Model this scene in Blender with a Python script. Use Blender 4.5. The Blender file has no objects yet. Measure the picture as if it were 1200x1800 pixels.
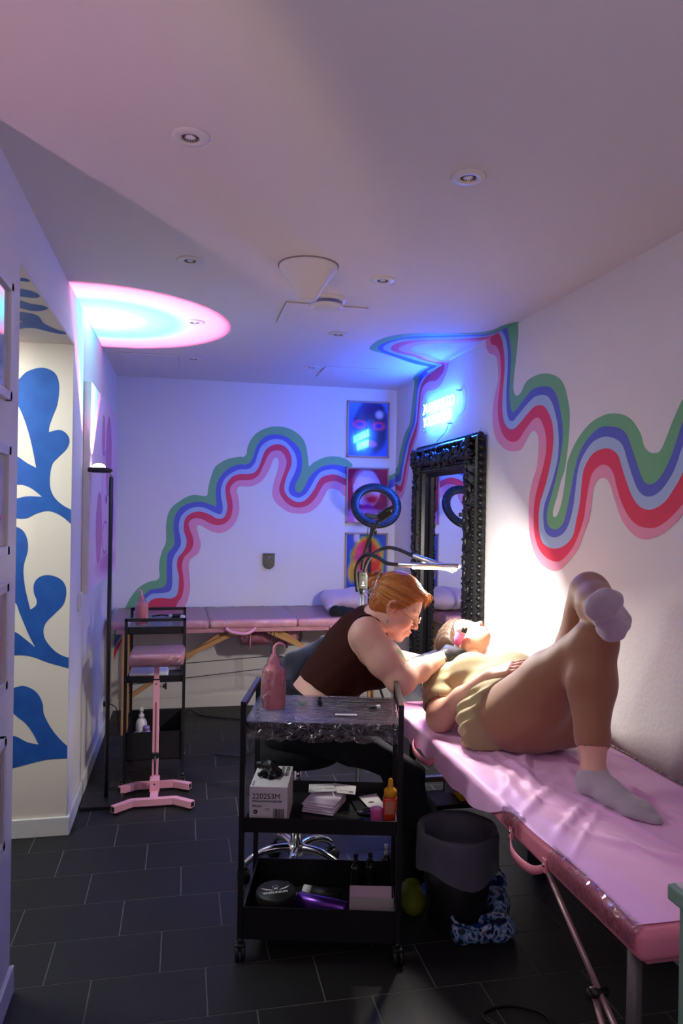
import bpy, bmesh, math, random
import numpy as np
from mathutils import Vector, Matrix, Euler
from mathutils.geometry import tessellate_polygon
random.seed(7)
rng = np.random.default_rng(7)
S = bpy.context.scene
COL = S.collection
PI = math.pi

# ------------------------------------------------------------------ camera
FPX, YAW, PITCH, ROLL = 1293.3, 0.21033, -0.0009, 0.01631
ROOM_B, ROOM_L, ROOM_R, ROOM_H = 5.675, -0.505, 1.649, 2.476
def cam_axes():
    cy, sy, cp, sp = math.cos(YAW), math.sin(YAW), math.cos(PITCH), math.sin(PITCH)
    f = Vector((sy*cp, cy*cp, sp)); r = Vector((cy, -sy, 0)); u = r.cross(f)
    cr, sr = math.cos(ROLL), math.sin(ROLL)
    return cr*r+sr*u, -sr*r+cr*u, f
CR, CU, CF = cam_axes()
CO = Vector((0, 0, 1.5))
def hit(px, axis, val):
    d = CF*FPX + (px[0]-600)*CR - (px[1]-900)*CU
    t = (val-CO[axis])/d[axis]
    return CO + d*t
cam_d = bpy.data.cameras.new('camera'); cam = bpy.data.objects.new('camera', cam_d); COL.objects.link(cam)
cam_d.sensor_fit = 'VERTICAL'; cam_d.sensor_height = 36; cam_d.lens = FPX/1800*36
cam_d.clip_start = 0.02; cam_d.clip_end = 50
M = Matrix((CR, CU, -CF)).transposed().to_4x4(); M.translation = CO
cam.matrix_world = M
S.camera = cam
# ------------------------------------------------------------------ view, world, lights
S.view_settings.view_transform = 'Standard'; S.view_settings.look = 'None'
S.view_settings.gamma = 1; S.view_settings.exposure = 0.0
try: S.view_settings.use_curve_mapping = False
except Exception: pass
W = bpy.data.worlds.new('world'); S.world = W; W.use_nodes = True
W.node_tree.nodes['Background'].inputs[0].default_value = (0.35, 0.25, 0.4, 1)
W.node_tree.nodes['Background'].inputs[1].default_value = 0.02

def light(kind, name, loc, energy, color, target=None, size=0.1, size_y=None, spot=None, blend=0.2, spread=None):
    d = bpy.data.lights.new(name, kind); d.energy = energy; d.color = color
    if kind == 'AREA':
        d.size = size
        if size_y: d.shape = 'RECTANGLE'; d.size_y = size_y
        if spread: d.spread = spread
    else: d.shadow_soft_size = size
    if kind == 'SPOT': d.spot_size = spot; d.spot_blend = blend
    o = bpy.data.objects.new(name, d); COL.objects.link(o); o.location = loc
    if target is not None:
        o.rotation_euler = (Vector(target)-Vector(loc)).to_track_quat('-Z', 'Y').to_euler()
    return o
# fill lights added around the camera, plus lamps of the side rooms
light('AREA', 'rear_fill', (0.7, -0.7, 2.35), 0.6, (1.0, 0.74, 0.86), (0.75, 1.6, 0.6), 1.2, 0.5)  # soft fill added behind the camera, stands for no known fitting
light('AREA', 'ceiling_fill', (0.1, -0.4, 1.2), 5.2, (0.95, 0.74, 0.95), (0.75, 1.1, 2.5), 0.9, 0.5, spread=2.4)  # unseen uplight added to brighten the ceiling
def lens_spot(name, loc, energy, target, half, ramp, size=0.004):
    # lamp whose coloured lens throws a tinted circle: colour depends on the angle from its axis
    o = light('SPOT', name, loc, energy, (1, 1, 1), target, size=size, spot=2*half+0.1, blend=0.0)
    o.data.use_nodes = True; N, L = o.data.node_tree.nodes, o.data.node_tree.links
    em = [n for n in N if n.type == 'EMISSION'][0]
    tc = N.new('ShaderNodeTexCoord'); sp = N.new('ShaderNodeSeparateXYZ'); L.new(tc.outputs['Normal'], sp.inputs[0])
    def mth(op, a, b=None):
        n = N.new('ShaderNodeMath'); n.operation = op
        for i, v in enumerate((a, b)):
            if v is None: continue
            if isinstance(v, (int, float)): n.inputs[i].default_value = v
            else: L.new(v, n.inputs[i])
        return n.outputs[0]
    rad = mth('DIVIDE', mth('SQRT', mth('ADD', mth('MULTIPLY', sp.outputs[0], sp.outputs[0]), mth('MULTIPLY', sp.outputs[1], sp.outputs[1]))), mth('ABSOLUTE', sp.outputs[2]))
    cr = N.new('ShaderNodeValToRGB'); L.new(mth('DIVIDE', rad, math.tan(half)*1.1), cr.inputs[0]); e = cr.color_ramp.elements
    e[0].position = 0; e[0].color = (*ramp[0][1], 1); e[1].position = 1.0; e[1].color = (0, 0, 0, 1)
    for p, c in ramp[1:]: q = e.new(p); q.color = (*c, 1)
    L.new(cr.outputs[0], em.inputs[0]); return o
lens_spot('side_room_lamp', (-1.3, 0.75, 0.90), 48, (-1.6, 1.9, 2.476), math.radians(49.5),
          [(0, (1.0, 0.50, 0.75)), (0.70, (1.0, 0.50, 0.72)), (0.84, (1.0, 0.60, 0.60)), (0.905, (0.80, 0.50, 0.30)), (0.95, (0.22, 0.12, 0.14)), (0.99, (0.06, 0.03, 0.05))], 0.03)
light('AREA', 'right_wall_fill', (-0.35, 0.25, 2.25), 2.2, (1.0, 0.76, 0.95), (1.6, 1.9, 1.7), 0.5, 0.2, spread=2.2)  # fill added above the camera to brighten the right wall and sheet
light('AREA', 'passage_lamp', (-1.25, 2.9, 2.3), 24, (0.92, 1.0, 0.90), (-0.75, 3.5, 1.0), 0.5, 0.5)
# ------------------------------------------------------------------ materials
def nt(m): return m.node_tree.nodes, m.node_tree.links
def mat(name, col, rough=0.6, metal=0.0, spec=0.5, coat=0.0, emit=None, estr=0.0, sheen=0.0, sss=0.0,
        noise=None, bump=None, trans=0.0, alpha=1.0, ior=1.45):
    m = bpy.data.materials.new(name); m.use_nodes = True
    N, L = nt(m); b = N['Principled BSDF']
    b.inputs['Base Color'].default_value = (*col, 1); b.inputs['Roughness'].default_value = rough
    b.inputs['Metallic'].default_value = metal; b.inputs['Specular IOR Level'].default_value = spec
    b.inputs['Coat Weight'].default_value = coat; b.inputs['Coat Roughness'].default_value = 0.08
    b.inputs['Sheen Weight'].default_value = sheen; b.inputs['Transmission Weight'].default_value = trans
    b.inputs['Alpha'].default_value = alpha; b.inputs['IOR'].default_value = ior
    if sss: b.inputs['Subsurface Weight'].default_value = sss; b.inputs['Subsurface Radius'].default_value = (0.01, 0.004, 0.002)
    if emit: b.inputs['Emission Color'].default_value = (*emit, 1); b.inputs['Emission Strength'].default_value = estr
    tc = None
    if noise or bump: tc = N.new('ShaderNodeTexCoord')
    if noise:
        sc, col2, amt = noise
        n = N.new('ShaderNodeTexNoise'); n.inputs['Scale'].default_value = sc; n.inputs['Detail'].default_value = 5
        L.new(tc.outputs['Object'], n.inputs['Vector'])
        mr = N.new('ShaderNodeMapRange'); mr.inputs[1].default_value = 0.35; mr.inputs[2].default_value = 0.7; mr.inputs[4].default_value = amt
        L.new(n.outputs['Fac'], mr.inputs[0])
        mx = N.new('ShaderNodeMix'); mx.data_type = 'RGBA'; mx.inputs[6].default_value = (*col, 1); mx.inputs[7].default_value = (*col2, 1)
        L.new(mr.outputs[0], mx.inputs[0]); L.new(mx.outputs[2], b.inputs['Base Color'])
    if bump:
        sc, st, dist = bump[:3]
        n = N.new('ShaderNodeTexNoise'); n.inputs['Scale'].default_value = sc; n.inputs['Detail'].default_value = 4
        v = tc.outputs['Object']
        if len(bump) > 3:
            mp = N.new('ShaderNodeMapping'); mp.inputs['Scale'].default_value = bump[3]; L.new(v, mp.inputs[0]); v = mp.outputs[0]
        L.new(v, n.inputs['Vector'])
        bn = N.new('ShaderNodeBump'); bn.inputs['Strength'].default_value = st; bn.inputs['Distance'].default_value = dist
        L.new(n.outputs['Fac'], bn.inputs['Height']); L.new(bn.outputs[0], b.inputs['Normal'])
    return m
def film_mat(name, scale=18, tint=(1, 1, 1), gloss=0.16, stretch=(1, 5, 1)):
    m = bpy.data.materials.new(name); m.use_nodes = True
    N, L = nt(m); N.remove(N['Principled BSDF']); out = N['Material Output']
    t = N.new('ShaderNodeBsdfTransparent'); t.inputs[0].default_value = (*tint, 1)
    g = N.new('ShaderNodeBsdfGlossy'); g.inputs['Roughness'].default_value = 0.07
    tc = N.new('ShaderNodeTexCoord'); mp = N.new('ShaderNodeMapping'); mp.inputs['Scale'].default_value = stretch
    mp.inputs['Rotation'].default_value = (0.2, 0.3, 0.7)
    L.new(tc.outputs['Object'], mp.inputs[0])
    n = N.new('ShaderNodeTexNoise'); n.inputs['Scale'].default_value = scale; n.inputs['Detail'].default_value = 6
    n.inputs['Distortion'].default_value = 1.2
    L.new(mp.outputs[0], n.inputs['Vector'])
    bn = N.new('ShaderNodeBump'); bn.inputs['Strength'].default_value = 1.0; bn.inputs['Distance'].default_value = 0.02
    L.new(n.outputs['Fac'], bn.inputs['Height']); L.new(bn.outputs[0], g.inputs['Normal'])
    fr = N.new('ShaderNodeFresnel'); fr.inputs['IOR'].default_value = 1.4; L.new(bn.outputs[0], fr.inputs['Normal'])
    ad = N.new('ShaderNodeMath'); ad.operation = 'ADD'; ad.inputs[1].default_value = gloss; ad.use_clamp = True
    L.new(fr.outputs[0], ad.inputs[0])
    mx = N.new('ShaderNodeMixShader'); L.new(ad.outputs[0], mx.inputs[0]); L.new(t.outputs[0], mx.inputs[1]); L.new(g.outputs[0], mx.inputs[2])
    L.new(mx.outputs[0], out.inputs[0])
    return m
def blob_mat(name, base, blobs, rough=0.25, coat=0.0, plane=(0, 2), spec=0.5):
    """print made of soft ellipses in object coordinates: (u, v, ru, rv, soft, colour)"""
    m = bpy.data.materials.new(name); m.use_nodes = True
    N, L = nt(m); b = N['Principled BSDF']; b.inputs['Roughness'].default_value = rough; b.inputs['Coat Weight'].default_value = coat
    b.inputs['Coat Roughness'].default_value = 0.03; b.inputs['Specular IOR Level'].default_value = spec
    tc = N.new('ShaderNodeTexCoord'); sp = N.new('ShaderNodeSeparateXYZ'); L.new(tc.outputs['Object'], sp.inputs[0])
    nz = N.new('ShaderNodeTexNoise'); nz.inputs['Scale'].default_value = 9; L.new(tc.outputs['Object'], nz.inputs[0])
    def math_(op, a, c=None, d=None):
        n = N.new('ShaderNodeMath'); n.operation = op
        for i, v in enumerate((a, c, d)):
            if v is None: continue
            if isinstance(v, (int, float)): n.inputs[i].default_value = v
            else: L.new(v, n.inputs[i])
        return n.outputs[0]
    U, V = sp.outputs[plane[0]], sp.outputs[plane[1]]
    cur = None
    for (u, v, ru, rv, soft, col) in blobs:
        du = math_('DIVIDE', math_('SUBTRACT', U, u), ru); dv = math_('DIVIDE', math_('SUBTRACT', V, v), rv)
        d = math_('SQRT', math_('ADD', math_('MULTIPLY', du, du), math_('MULTIPLY', dv, dv)))
        d = math_('ADD', d, math_('MULTIPLY', math_('SUBTRACT', nz.outputs['Fac'], 0.5), 0.35))
        mr = N.new('ShaderNodeMapRange'); mr.interpolation_type = 'SMOOTHSTEP'
        mr.inputs[1].default_value = 1+soft; mr.inputs[2].default_value = 1-soft; L.new(d, mr.inputs[0])
        mx = N.new('ShaderNodeMix'); mx.data_type = 'RGBA'
        if cur is None: mx.inputs[6].default_value = (*base, 1)
        else: L.new(cur, mx.inputs[6])
        mx.inputs[7].default_value = (*col, 1); L.new(mr.outputs[0], mx.inputs[0]); cur = mx.outputs[2]
    L.new(cur, b.inputs['Base Color'])
    return m

WALLC = (0.74, 0.72, 0.72)
M_WALL = mat('wall_paint', WALLC, 0.75, bump=(60, 0.12, 0.004))
M_WALLR = mat('rough_wall_paint', WALLC, 0.75, bump=(55, 0.35, 0.006))
M_CEIL = mat('ceiling_paint', (0.72, 0.70, 0.70), 0.8)
M_TRIM = mat('white_trim', (0.7, 0.7, 0.69), 0.5)
M_GREEN = mat('mural_green', (0.16, 0.42, 0.20), 0.65)
M_BLUE = mat('mural_blue', (0.10, 0.13, 0.52), 0.65)
M_LBLUE = mat('mural_light_blue', (0.36, 0.50, 0.72), 0.65)
M_RED = mat('mural_red', (0.68, 0.045, 0.09), 0.65)
M_PINKP = mat('mural_pink', (0.74, 0.30, 0.42), 0.65)
M_MBLUE = mat('leaf_blue', (0.008, 0.075, 0.36), 0.6, noise=(14, (0.01, 0.11, 0.46), 0.8))
M_CREAM = mat('cream_paint', (0.72, 0.67, 0.60), 0.8, bump=(40, 0.1, 0.004))
M_TILE = mat('slate_tile', (0.015, 0.0148, 0.016), 0.5, spec=0.35, noise=(7, (0.018, 0.017, 0.018), 0.8), bump=(40, 0.15, 0.003))
M_GROUT = mat('grout', (0.13, 0.125, 0.12), 0.9)
M_BLACK = mat('black_powder_coat', (0.012, 0.012, 0.014), 0.42)
M_BLKPL = mat('black_plastic', (0.014, 0.014, 0.016), 0.35)
M_RUBBER = mat('black_rubber', (0.01, 0.01, 0.011), 0.6)
M_CHROME = mat('chrome', (0.8, 0.8, 0.82), 0.12, metal=1)
M_STEEL = mat('brushed_steel', (0.6, 0.6, 0.62), 0.3, metal=1)
M_WHITE = mat('white_plastic', (0.75, 0.75, 0.75), 0.4)
M_PAPER = mat('white_paper', (0.72, 0.70, 0.72), 0.8)
M_VINYL = mat('pink_vinyl', (0.80, 0.26, 0.34), 0.35, bump=(30, 0.08, 0.003))
M_VINYLB = mat('light_pink_vinyl', (0.80, 0.34, 0.45), 0.33)
M_PINKM = mat('pink_metal', (0.78, 0.36, 0.46), 0.38)
M_SHEET = mat('pink_sheet', (0.88, 0.46, 0.80), 0.55, sheen=0.3, bump=(14, 0.25, 0.01))
M_WOOD = mat('beech_wood', (0.50, 0.26, 0.10), 0.5, bump=(20, 0.2, 0.003, (1, 1, 8)))
M_FRAMEW = mat('oak_frame', (0.42, 0.27, 0.22), 0.5)
M_FILM = film_mat('cling_film')
M_FILMC = film_mat('crumpled_film', 40, (0.99, 0.98, 0.99), 0.03, (1, 1, 1))
M_MIRROR = mat('mirror_glass', (0.9, 0.9, 0.92), 0.01, metal=1)
M_DARKF = mat('black_fabric', (0.007, 0.007, 0.010), 0.95)
M_DSTEEL = mat('dull_steel', (0.16, 0.15, 0.15), 0.5, metal=0.7)

# ------------------------------------------------------------------ mesh builder
class MB:
    def __init__(s): s.v = []; s.f = []; s.m = []; s.sm = []; s.mats = []
    def mi(s, m):
        if m not in s.mats: s.mats.append(m)
        return s.mats.index(m)
    def add(s, vs, fs, m, smooth=False, M=None):
        o = len(s.v); k = s.mi(m)
        if M is not None: vs = [M @ Vector(v) for v in vs]
        s.v += [tuple(v) for v in vs]
        for f in fs: s.f.append(tuple(o+i for i in f)); s.m.append(k); s.sm.append(smooth)
        return s
    def bm(s, bm, m, smooth=False, M=None):
        bm.verts.index_update()
        s.add([v.co.copy() for v in bm.verts], [[v.index for v in f.verts] for f in bm.faces], m, smooth, M); bm.free(); return s
    def box(s, c, d, m, rot=None, bev=0.0, seg=2, M=None, smooth=False):
        bm = bmesh.new(); bmesh.ops.create_cube(bm, size=1)
        for v in bm.verts: v.co = Vector((v.co.x*d[0], v.co.y*d[1], v.co.z*d[2]))
        if bev: bmesh.ops.bevel(bm, geom=bm.edges[:]+bm.verts[:], offset=bev, segments=seg, affect='EDGES', profile=0.5)
        T = Matrix.Translation(c)
        if rot is not None: T = T @ (rot if isinstance(rot, Matrix) else Euler(rot).to_matrix().to_4x4())
        if M is not None: T = M @ T
        return s.bm(bm, m, smooth or bev > 0 and seg > 2, T)
    def tube(s, pts, r, m, n=10, cap=True, smooth=True, closed=False, M=None):
        pts = [Vector(p) for p in pts]; K = len(pts)
        rr = r if isinstance(r, (list, tuple)) else [r]*K
        T = []
        for i in range(K):
            a = pts[(i-1) % K] if (closed or i > 0) else pts[i]; b = pts[(i+1) % K] if (closed or i < K-1) else pts[i]
            t = (b-a); T.append(t.normalized() if t.length > 1e-9 else Vector((0, 0, 1)))
        up = Vector((0, 0, 1)) if abs(T[0].z) < 0.9 else Vector((1, 0, 0))
        nrm = (up - T[0]*up.dot(T[0])).normalized(); vs = []; fs = []
        for i in range(K):
            nrm = (nrm - T[i]*nrm.dot(T[i])); nrm = nrm.normalized() if nrm.length > 1e-6 else T[i].orthogonal().normalized()
            bn = T[i].cross(nrm)
            for j in range(n):
                a = 2*PI*j/n; vs.append(pts[i]+(nrm*math.cos(a)+bn*math.sin(a))*rr[i])
        for i in range(K if closed else K-1):
            for j in range(n):
                i2 = (i+1) % K; fs.append((i*n+j, i*n+(j+1) % n, i2*n+(j+1) % n, i2*n+j))
        if cap and not closed: fs.append(tuple(range(n))[::-1]); fs.append(tuple((K-1)*n+j for j in range(n)))
        return s.add(vs, fs, m, smooth, M)
    def cyl(s, a, b, r, m, r2=None, n=20, smooth=True):
        a, b = Vector(a), Vector(b); e = (b-a)*1e-3
        r2 = r if r2 is None else r2
        return s.tube([a, b], [r, r2], m, n, True, False if n < 12 else smooth)
    def lathe(s, prof, m, n=28, M=None, smooth=True, cap=True):
        vs = []; fs = []
        for (r, z) in prof:
            for j in range(n): vs.append((r*math.cos(2*PI*j/n), r*math.sin(2*PI*j/n), z))
        for i in range(len(prof)-1):
            for j in range(n): fs.append((i*n+j, i*n+(j+1) % n, (i+1)*n+(j+1) % n, (i+1)*n+j))
        if cap: fs.append(tuple(range(n))[::-1]); fs.append(tuple((len(prof)-1)*n+j for j in range(n)))
        return s.add(vs, fs, m, smooth, M)
    def ell(s, c, r, m, nu=20, nv=12, M=None, rot=None):
        vs = []; fs = []
        for i in range(nv+1):
            a = PI*i/nv
            for j in range(nu): b = 2*PI*j/nu; vs.append((r[0]*math.sin(a)*math.cos(b), r[1]*math.sin(a)*math.sin(b), r[2]*math.cos(a)))
        for i in range(nv):
            for j in range(nu): fs.append((i*nu+j, (i+1)*nu+j, (i+1)*nu+(j+1) % nu, i*nu+(j+1) % nu))
        T = Matrix.Translation(c)
        if rot is not None: T = T @ Euler(rot).to_matrix().to_4x4()
        if M is not None: T = M @ T
        return s.add(vs, fs, m, True, T)
    def poly(s, pts, m, M=None, flip=False):
        """flat polygon, pts 3D"""
        pv = [Vector(p) for p in pts]
        tr = tessellate_polygon([pv])
        return s.add(pv, [tuple(t[::-1]) if flip else tuple(t) for t in tr], m, False, M)
    def prism(s, pts, off, m, M=None):
        pv = [Vector(p) for p in pts]; off = Vector(off); n = len(pv)
        tr = [tuple(t) for t in tessellate_polygon([pv])]
        nn = (pv[tr[0][1]]-pv[tr[0][0]]).cross(pv[tr[0][2]]-pv[tr[0][0]])
        fs = [t if nn.dot(off) < 0 else t[::-1] for t in tr]
        fs += [tuple(i+n for i in (t[::-1] if nn.dot(off) < 0 else t)) for t in tr]
        fs += [(i, (i+1) % n, n+(i+1) % n, n+i) for i in range(n)]
        return s.add(pv+[p+off for p in pv], fs, m, False, M)
    def build(s, name, parent=None, subd=0, fixn=False):
        me = bpy.data.meshes.new(name)
        vs = s.v
        if parent is not None:
            I = WM[parent.name].inverted(); vs = [I @ Vector(v) for v in vs]
        me.from_pydata([tuple(v) for v in vs], [], s.f)
        for m in s.mats: me.materials.append(m)
        me.polygons.foreach_set('material_index', s.m); me.polygons.foreach_set('use_smooth', s.sm)
        me.update()
        if fixn:
            bm = bmesh.new(); bm.from_mesh(me); bmesh.ops.recalc_face_normals(bm, faces=bm.faces); bm.to_mesh(me); bm.free()
        o = bpy.data.objects.new(name, me); COL.objects.link(o)
        WM[o.name] = Matrix.Identity(4)
        if parent is not None: o.parent = parent; WM[o.name] = WM[parent.name].copy()
        if subd:
            md = o.modifiers.new('subdivision', 'SUBSURF'); md.levels = subd; md.render_levels = subd
        return o
WM = {}
def tag(o, label=None, cat=None, group=None, kind=None):
    if label: o['label'] = label
    if cat: o['category'] = cat
    if group: o['group'] = group
    if kind: o['kind'] = kind
    return o
def thing(name, label, cat, loc=(0, 0, 0), rz=0, group=None):
    o = bpy.data.objects.new(name, None); COL.objects.link(o); o.location = loc; o.rotation_euler = (0, 0, rz)
    o.empty_display_size = 0.05
    WM[o.name] = Matrix.Translation(loc) @ Matrix.Rotation(rz, 4, 'Z')
    return tag(o, label, cat, group)
def struct(mb, name, **k):
    return tag(mb.build(name, **k), kind='structure')
def dup_tree(o, parent=None, loc=None):
    c = o.copy(); COL.objects.link(c)
    if parent is not None: c.parent = parent
    if loc is not None: c.location = loc
    for ch in [x for x in bpy.data.objects if x.parent == o]: dup_tree(ch, c)
    return c
def smooth_curve(pts, k=6, closed=False):
    P = [Vector(p) for p in pts]; n = len(P); out = []
    for i in range(n if closed else n-1):
        if closed: p0, p1, p2, p3 = P[i-1], P[i], P[(i+1) % n], P[(i+2) % n]
        else: p0, p1, p2, p3 = P[max(i-1, 0)], P[i], P[i+1], P[min(i+2, n-1)]
        for j in range(k):
            t = j/k
            out.append(0.5*((2*p1)+(p2-p0)*t+(2*p0-5*p1+4*p2-p3)*t*t+(3*p1-p0-3*p2+p3)*t*t*t))
    if not closed: out.append(P[-1])
    return out
def text_mesh(txt, size, m, T, extrude=0.0, mb=None, align='LEFT', bevel=0.0, sx=1.0, offset=0.0):
    cu = bpy.data.curves.new('t', 'FONT'); cu.body = txt; cu.size = size; cu.extrude = extrude; cu.align_x = align
    cu.bevel_depth = bevel; cu.offset = offset; cu.resolution_u = 3
    o = bpy.data.objects.new('t', cu); COL.objects.link(o)
    dg = bpy.context.evaluated_depsgraph_get(); me = bpy.data.meshes.new_from_object(o.evaluated_get(dg))
    vs = [Vector((v.co.x*sx, v.co.y, v.co.z)) for v in me.vertices]; fs = [tuple(p.vertices) for p in me.polygons]
    bpy.data.objects.remove(o); bpy.data.curves.remove(cu); bpy.data.meshes.remove(me)
    mb = mb or MB(); mb.add(vs, fs, m, False, T); return mb
def frame_m(origin, x, y):
    """matrix with given x and y directions"""
    x = Vector(x).normalized(); y = Vector(y); y = (y-x*y.dot(x)).normalized(); z = x.cross(y)
    m = Matrix((x, y, z)).transposed().to_4x4(); m.translation = Vector(origin); return m
# ------------------------------------------------------------------ organic surfaces: distance field + surface nets
class Field:
    def __init__(s, lo, hi, h, fine=()):
        """fine: list of (axis, a, b, step)"""
        s.ax = []
        for k in range(3):
            x = lo[k]; A = [x]
            while x < hi[k]:
                st = h
                for (a_, a, b, q) in fine:
                    if a_ == k and a <= x <= b: st = min(st, q)
                x += st; A.append(x)
            s.ax.append(np.array(A, dtype=np.float32))
        s.F = np.full([len(a) for a in s.ax], 0.2, dtype=np.float32)
    def blk(s, lo, hi):
        sl = []; g = []
        for k in range(3):
            a = max(int(np.searchsorted(s.ax[k], lo[k]))-1, 0); b = min(int(np.searchsorted(s.ax[k], hi[k]))+1, len(s.ax[k]))
            sl.append(slice(a, b)); g.append(s.ax[k][a:b])
        return tuple(sl), g[0][:, None, None], g[1][None, :, None], g[2][None, None, :]
    def merge(s, sl, d, k, op='u'):
        a = s.F[sl]
        if op == 'u':
            h = np.maximum(k-np.abs(a-d), 0)/max(k, 1e-6); s.F[sl] = np.minimum(a, d)-h*h*k*0.25
        else:   # subtract
            d = -d; h = np.maximum(k-np.abs(a-d), 0)/max(k, 1e-6); s.F[sl] = np.maximum(a, d)+h*h*k*0.25
        return s
    def cone(s, a, b, ra, rb, k=0.02, op='u', sq=1.0, dirn=None):
        a = np.array(a, float); b = np.array(b, float); r = max(ra, rb); mg = k+0.03
        lo = np.minimum(a, b)-r-mg; hi = np.maximum(a, b)+r+mg
        sl, X, Y, Z = s.blk(lo, hi)
        ab = b-a; L2 = max(float(ab@ab), 1e-9)
        px, py, pz = X-a[0], Y-a[1], Z-a[2]
        t = np.clip((px*ab[0]+py*ab[1]+pz*ab[2])/L2, 0, 1)
        dx, dy, dz = px-t*ab[0], py-t*ab[1], pz-t*ab[2]
        if dirn is not None:
            n = np.array(dirn, float); n /= np.linalg.norm(n)
            w = (dx*n[0]+dy*n[1]+dz*n[2])*(1/sq-1)
            dx, dy, dz = dx+w*n[0], dy+w*n[1], dz+w*n[2]
        d = np.sqrt(dx*dx+dy*dy+dz*dz)-(ra+t*(rb-ra))
        if dirn is not None: d = d*(0.5+0.5*sq)
        return s.merge(sl, d.astype(np.float32), k, op)
    def chain(s, pts, rs, k=0.02, **kw):
        for i in range(len(pts)-1): s.cone(pts[i], pts[i+1], rs[i], rs[i+1], k, **kw)
        return s
    def ell(s, c, r, k=0.02, op='u', R=None, grow=0.0):
        """R: 3x3 rows = local axes in world"""
        c = np.array(c, float); r = np.array(r, float)+grow; m = r.max()+k+0.03
        sl, X, Y, Z = s.blk(c-m, c+m)
        px, py, pz = X-c[0], Y-c[1], Z-c[2]
        if R is not None:
            R = np.array(R, float)
            px, py, pz = [R[i, 0]*px+R[i, 1]*py+R[i, 2]*pz for i in range(3)]
        k0 = np.sqrt((px/r[0])**2+(py/r[1])**2+(pz/r[2])**2); k1 = np.sqrt((px/r[0]**2)**2+(py/r[1]**2)**2+(pz/r[2]**2)**2)
        d = k0*(k0-1)/np.maximum(k1, 1e-6)
        return s.merge(sl, d.astype(np.float32), k, op)
    def cut(s, p, n, k=0.004):
        """keep the side where (x-p).n < 0"""
        n = np.array(n, float); n /= np.linalg.norm(n)
        d = (s.ax[0][:, None, None]-p[0])*n[0]+(s.ax[1][None, :, None]-p[1])*n[1]+(s.ax[2][None, None, :]-p[2])*n[2]
        h = np.maximum(k-np.abs(s.F-d), 0)/k; s.F = (np.maximum(s.F, d)+h*h*k*0.25).astype(np.float32)
        return s
    def disp(s, fn, lo=None, hi=None):
        sl, X, Y, Z = s.blk(lo if lo is not None else [a[0] for a in s.ax], hi if hi is not None else [a[-1] for a in s.ax])
        s.F[sl] = s.F[sl]+fn(X, Y, Z).astype(np.float32); return s
    def mesh(s, relax=1):
        F = s.F; X, Y, Z = s.ax; S_ = F < 0
        c = np.zeros([n-1 for n in F.shape], np.int8)
        for i in (0, 1):
            for j in (0, 1):
                for k in (0, 1): c += S_[i:F.shape[0]-1+i, j:F.shape[1]-1+j, k:F.shape[2]-1+k]
        act = (c > 0) & (c < 8); I, J, K = np.nonzero(act); n = len(I)
        idx = np.full(act.shape, -1, np.int64); idx[I, J, K] = np.arange(n)
        acc = np.zeros((n, 3)); cnt = np.zeros(n)
        cr = [(i, j, k) for i in (0, 1) for j in (0, 1) for k in (0, 1)]
        P = lambda o: np.stack([X[I+o[0]], Y[J+o[1]], Z[K+o[2]]], 1)
        for a in cr:
            for d in range(3):
                if a[d]: continue
                b = list(a); b[d] = 1
                fa = F[I+a[0], J+a[1], K+a[2]]; fb = F[I+b[0], J+b[1], K+b[2]]
                m = (fa < 0) != (fb < 0)
                t = np.where(m, fa/np.where(m, fa-fb, 1), 0)[:, None]
                p = P(a)*(1-t)+P(b)*t; acc += np.where(m[:, None], p, 0); cnt += m
        V = acc/cnt[:, None]; Q = []
        for d in range(3):
            e, f = (d+1) % 3, (d+2) % 3
            lo = [slice(None)]*3; hi = [slice(None)]*3
            lo[d] = slice(0, -1); hi[d] = slice(1, None)
            for q in (e, f): lo[q] = slice(1, -1); hi[q] = slice(1, -1)
            A, B = S_[tuple(lo)], S_[tuple(hi)]
            g = np.nonzero(A != B); fl = A[g]
            g = list(g); g[e] = g[e]+1; g[f] = g[f]+1
            def at(de, df):
                h = [g[0].copy(), g[1].copy(), g[2].copy()]; h[e] -= de; h[f] -= df; return idx[h[0], h[1], h[2]]
            q = np.stack([at(1, 1), at(0, 1), at(0, 0), at(1, 0)], 1)
            q[~fl] = q[~fl][:, ::-1]; Q.append(q)
        Q = np.concatenate(Q)
        for _ in range(relax):
            s1 = np.zeros_like(V); c1 = np.zeros(len(V))
            for a, b in ((0, 1), (1, 2), (2, 3), (3, 0)):
                for u, v in ((a, b), (b, a)):
                    np.add.at(s1, Q[:, u], V[Q[:, v]]); np.add.at(c1, Q[:, u], 1)
            V = V*0.5+0.5*s1/np.maximum(c1, 1)[:, None]
        return V, Q
def field_obj(name, F, mats, parent=None, matfn=None, relax=1):
    V, Q = F.mesh(relax)
    me = bpy.data.meshes.new(name)
    if parent is not None:
        I = np.array(WM[parent.name].inverted()); V2 = V@I[:3, :3].T+I[:3, 3]
    else: V2 = V
    me.vertices.add(len(V2)); me.vertices.foreach_set('co', V2.astype(np.float32).ravel())
    me.loops.add(Q.size); me.loops.foreach_set('vertex_index', Q.astype(np.int32).ravel())
    me.polygons.add(len(Q)); me.polygons.foreach_set('loop_start', np.arange(0, Q.size, 4, dtype=np.int32))
    me.polygons.foreach_set('loop_total', np.full(len(Q), 4, np.int32))
    for m in mats: me.materials.append(m)
    if matfn is not None:
        C_ = V[Q].mean(1); me.polygons.foreach_set('material_index', matfn(C_).astype(np.int32))
    me.polygons.foreach_set('use_smooth', np.ones(len(Q), bool))
    me.update(calc_edges=True); me.validate()
    o = bpy.data.objects.new(name, me); COL.objects.link(o); WM[o.name] = Matrix.Identity(4)
    if parent is not None: o.parent = parent; WM[o.name] = WM[parent.name].copy()
    return o
A3 = lambda v: np.array(v, float)
def unit(v): v = A3(v); return v/np.linalg.norm(v)
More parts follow.
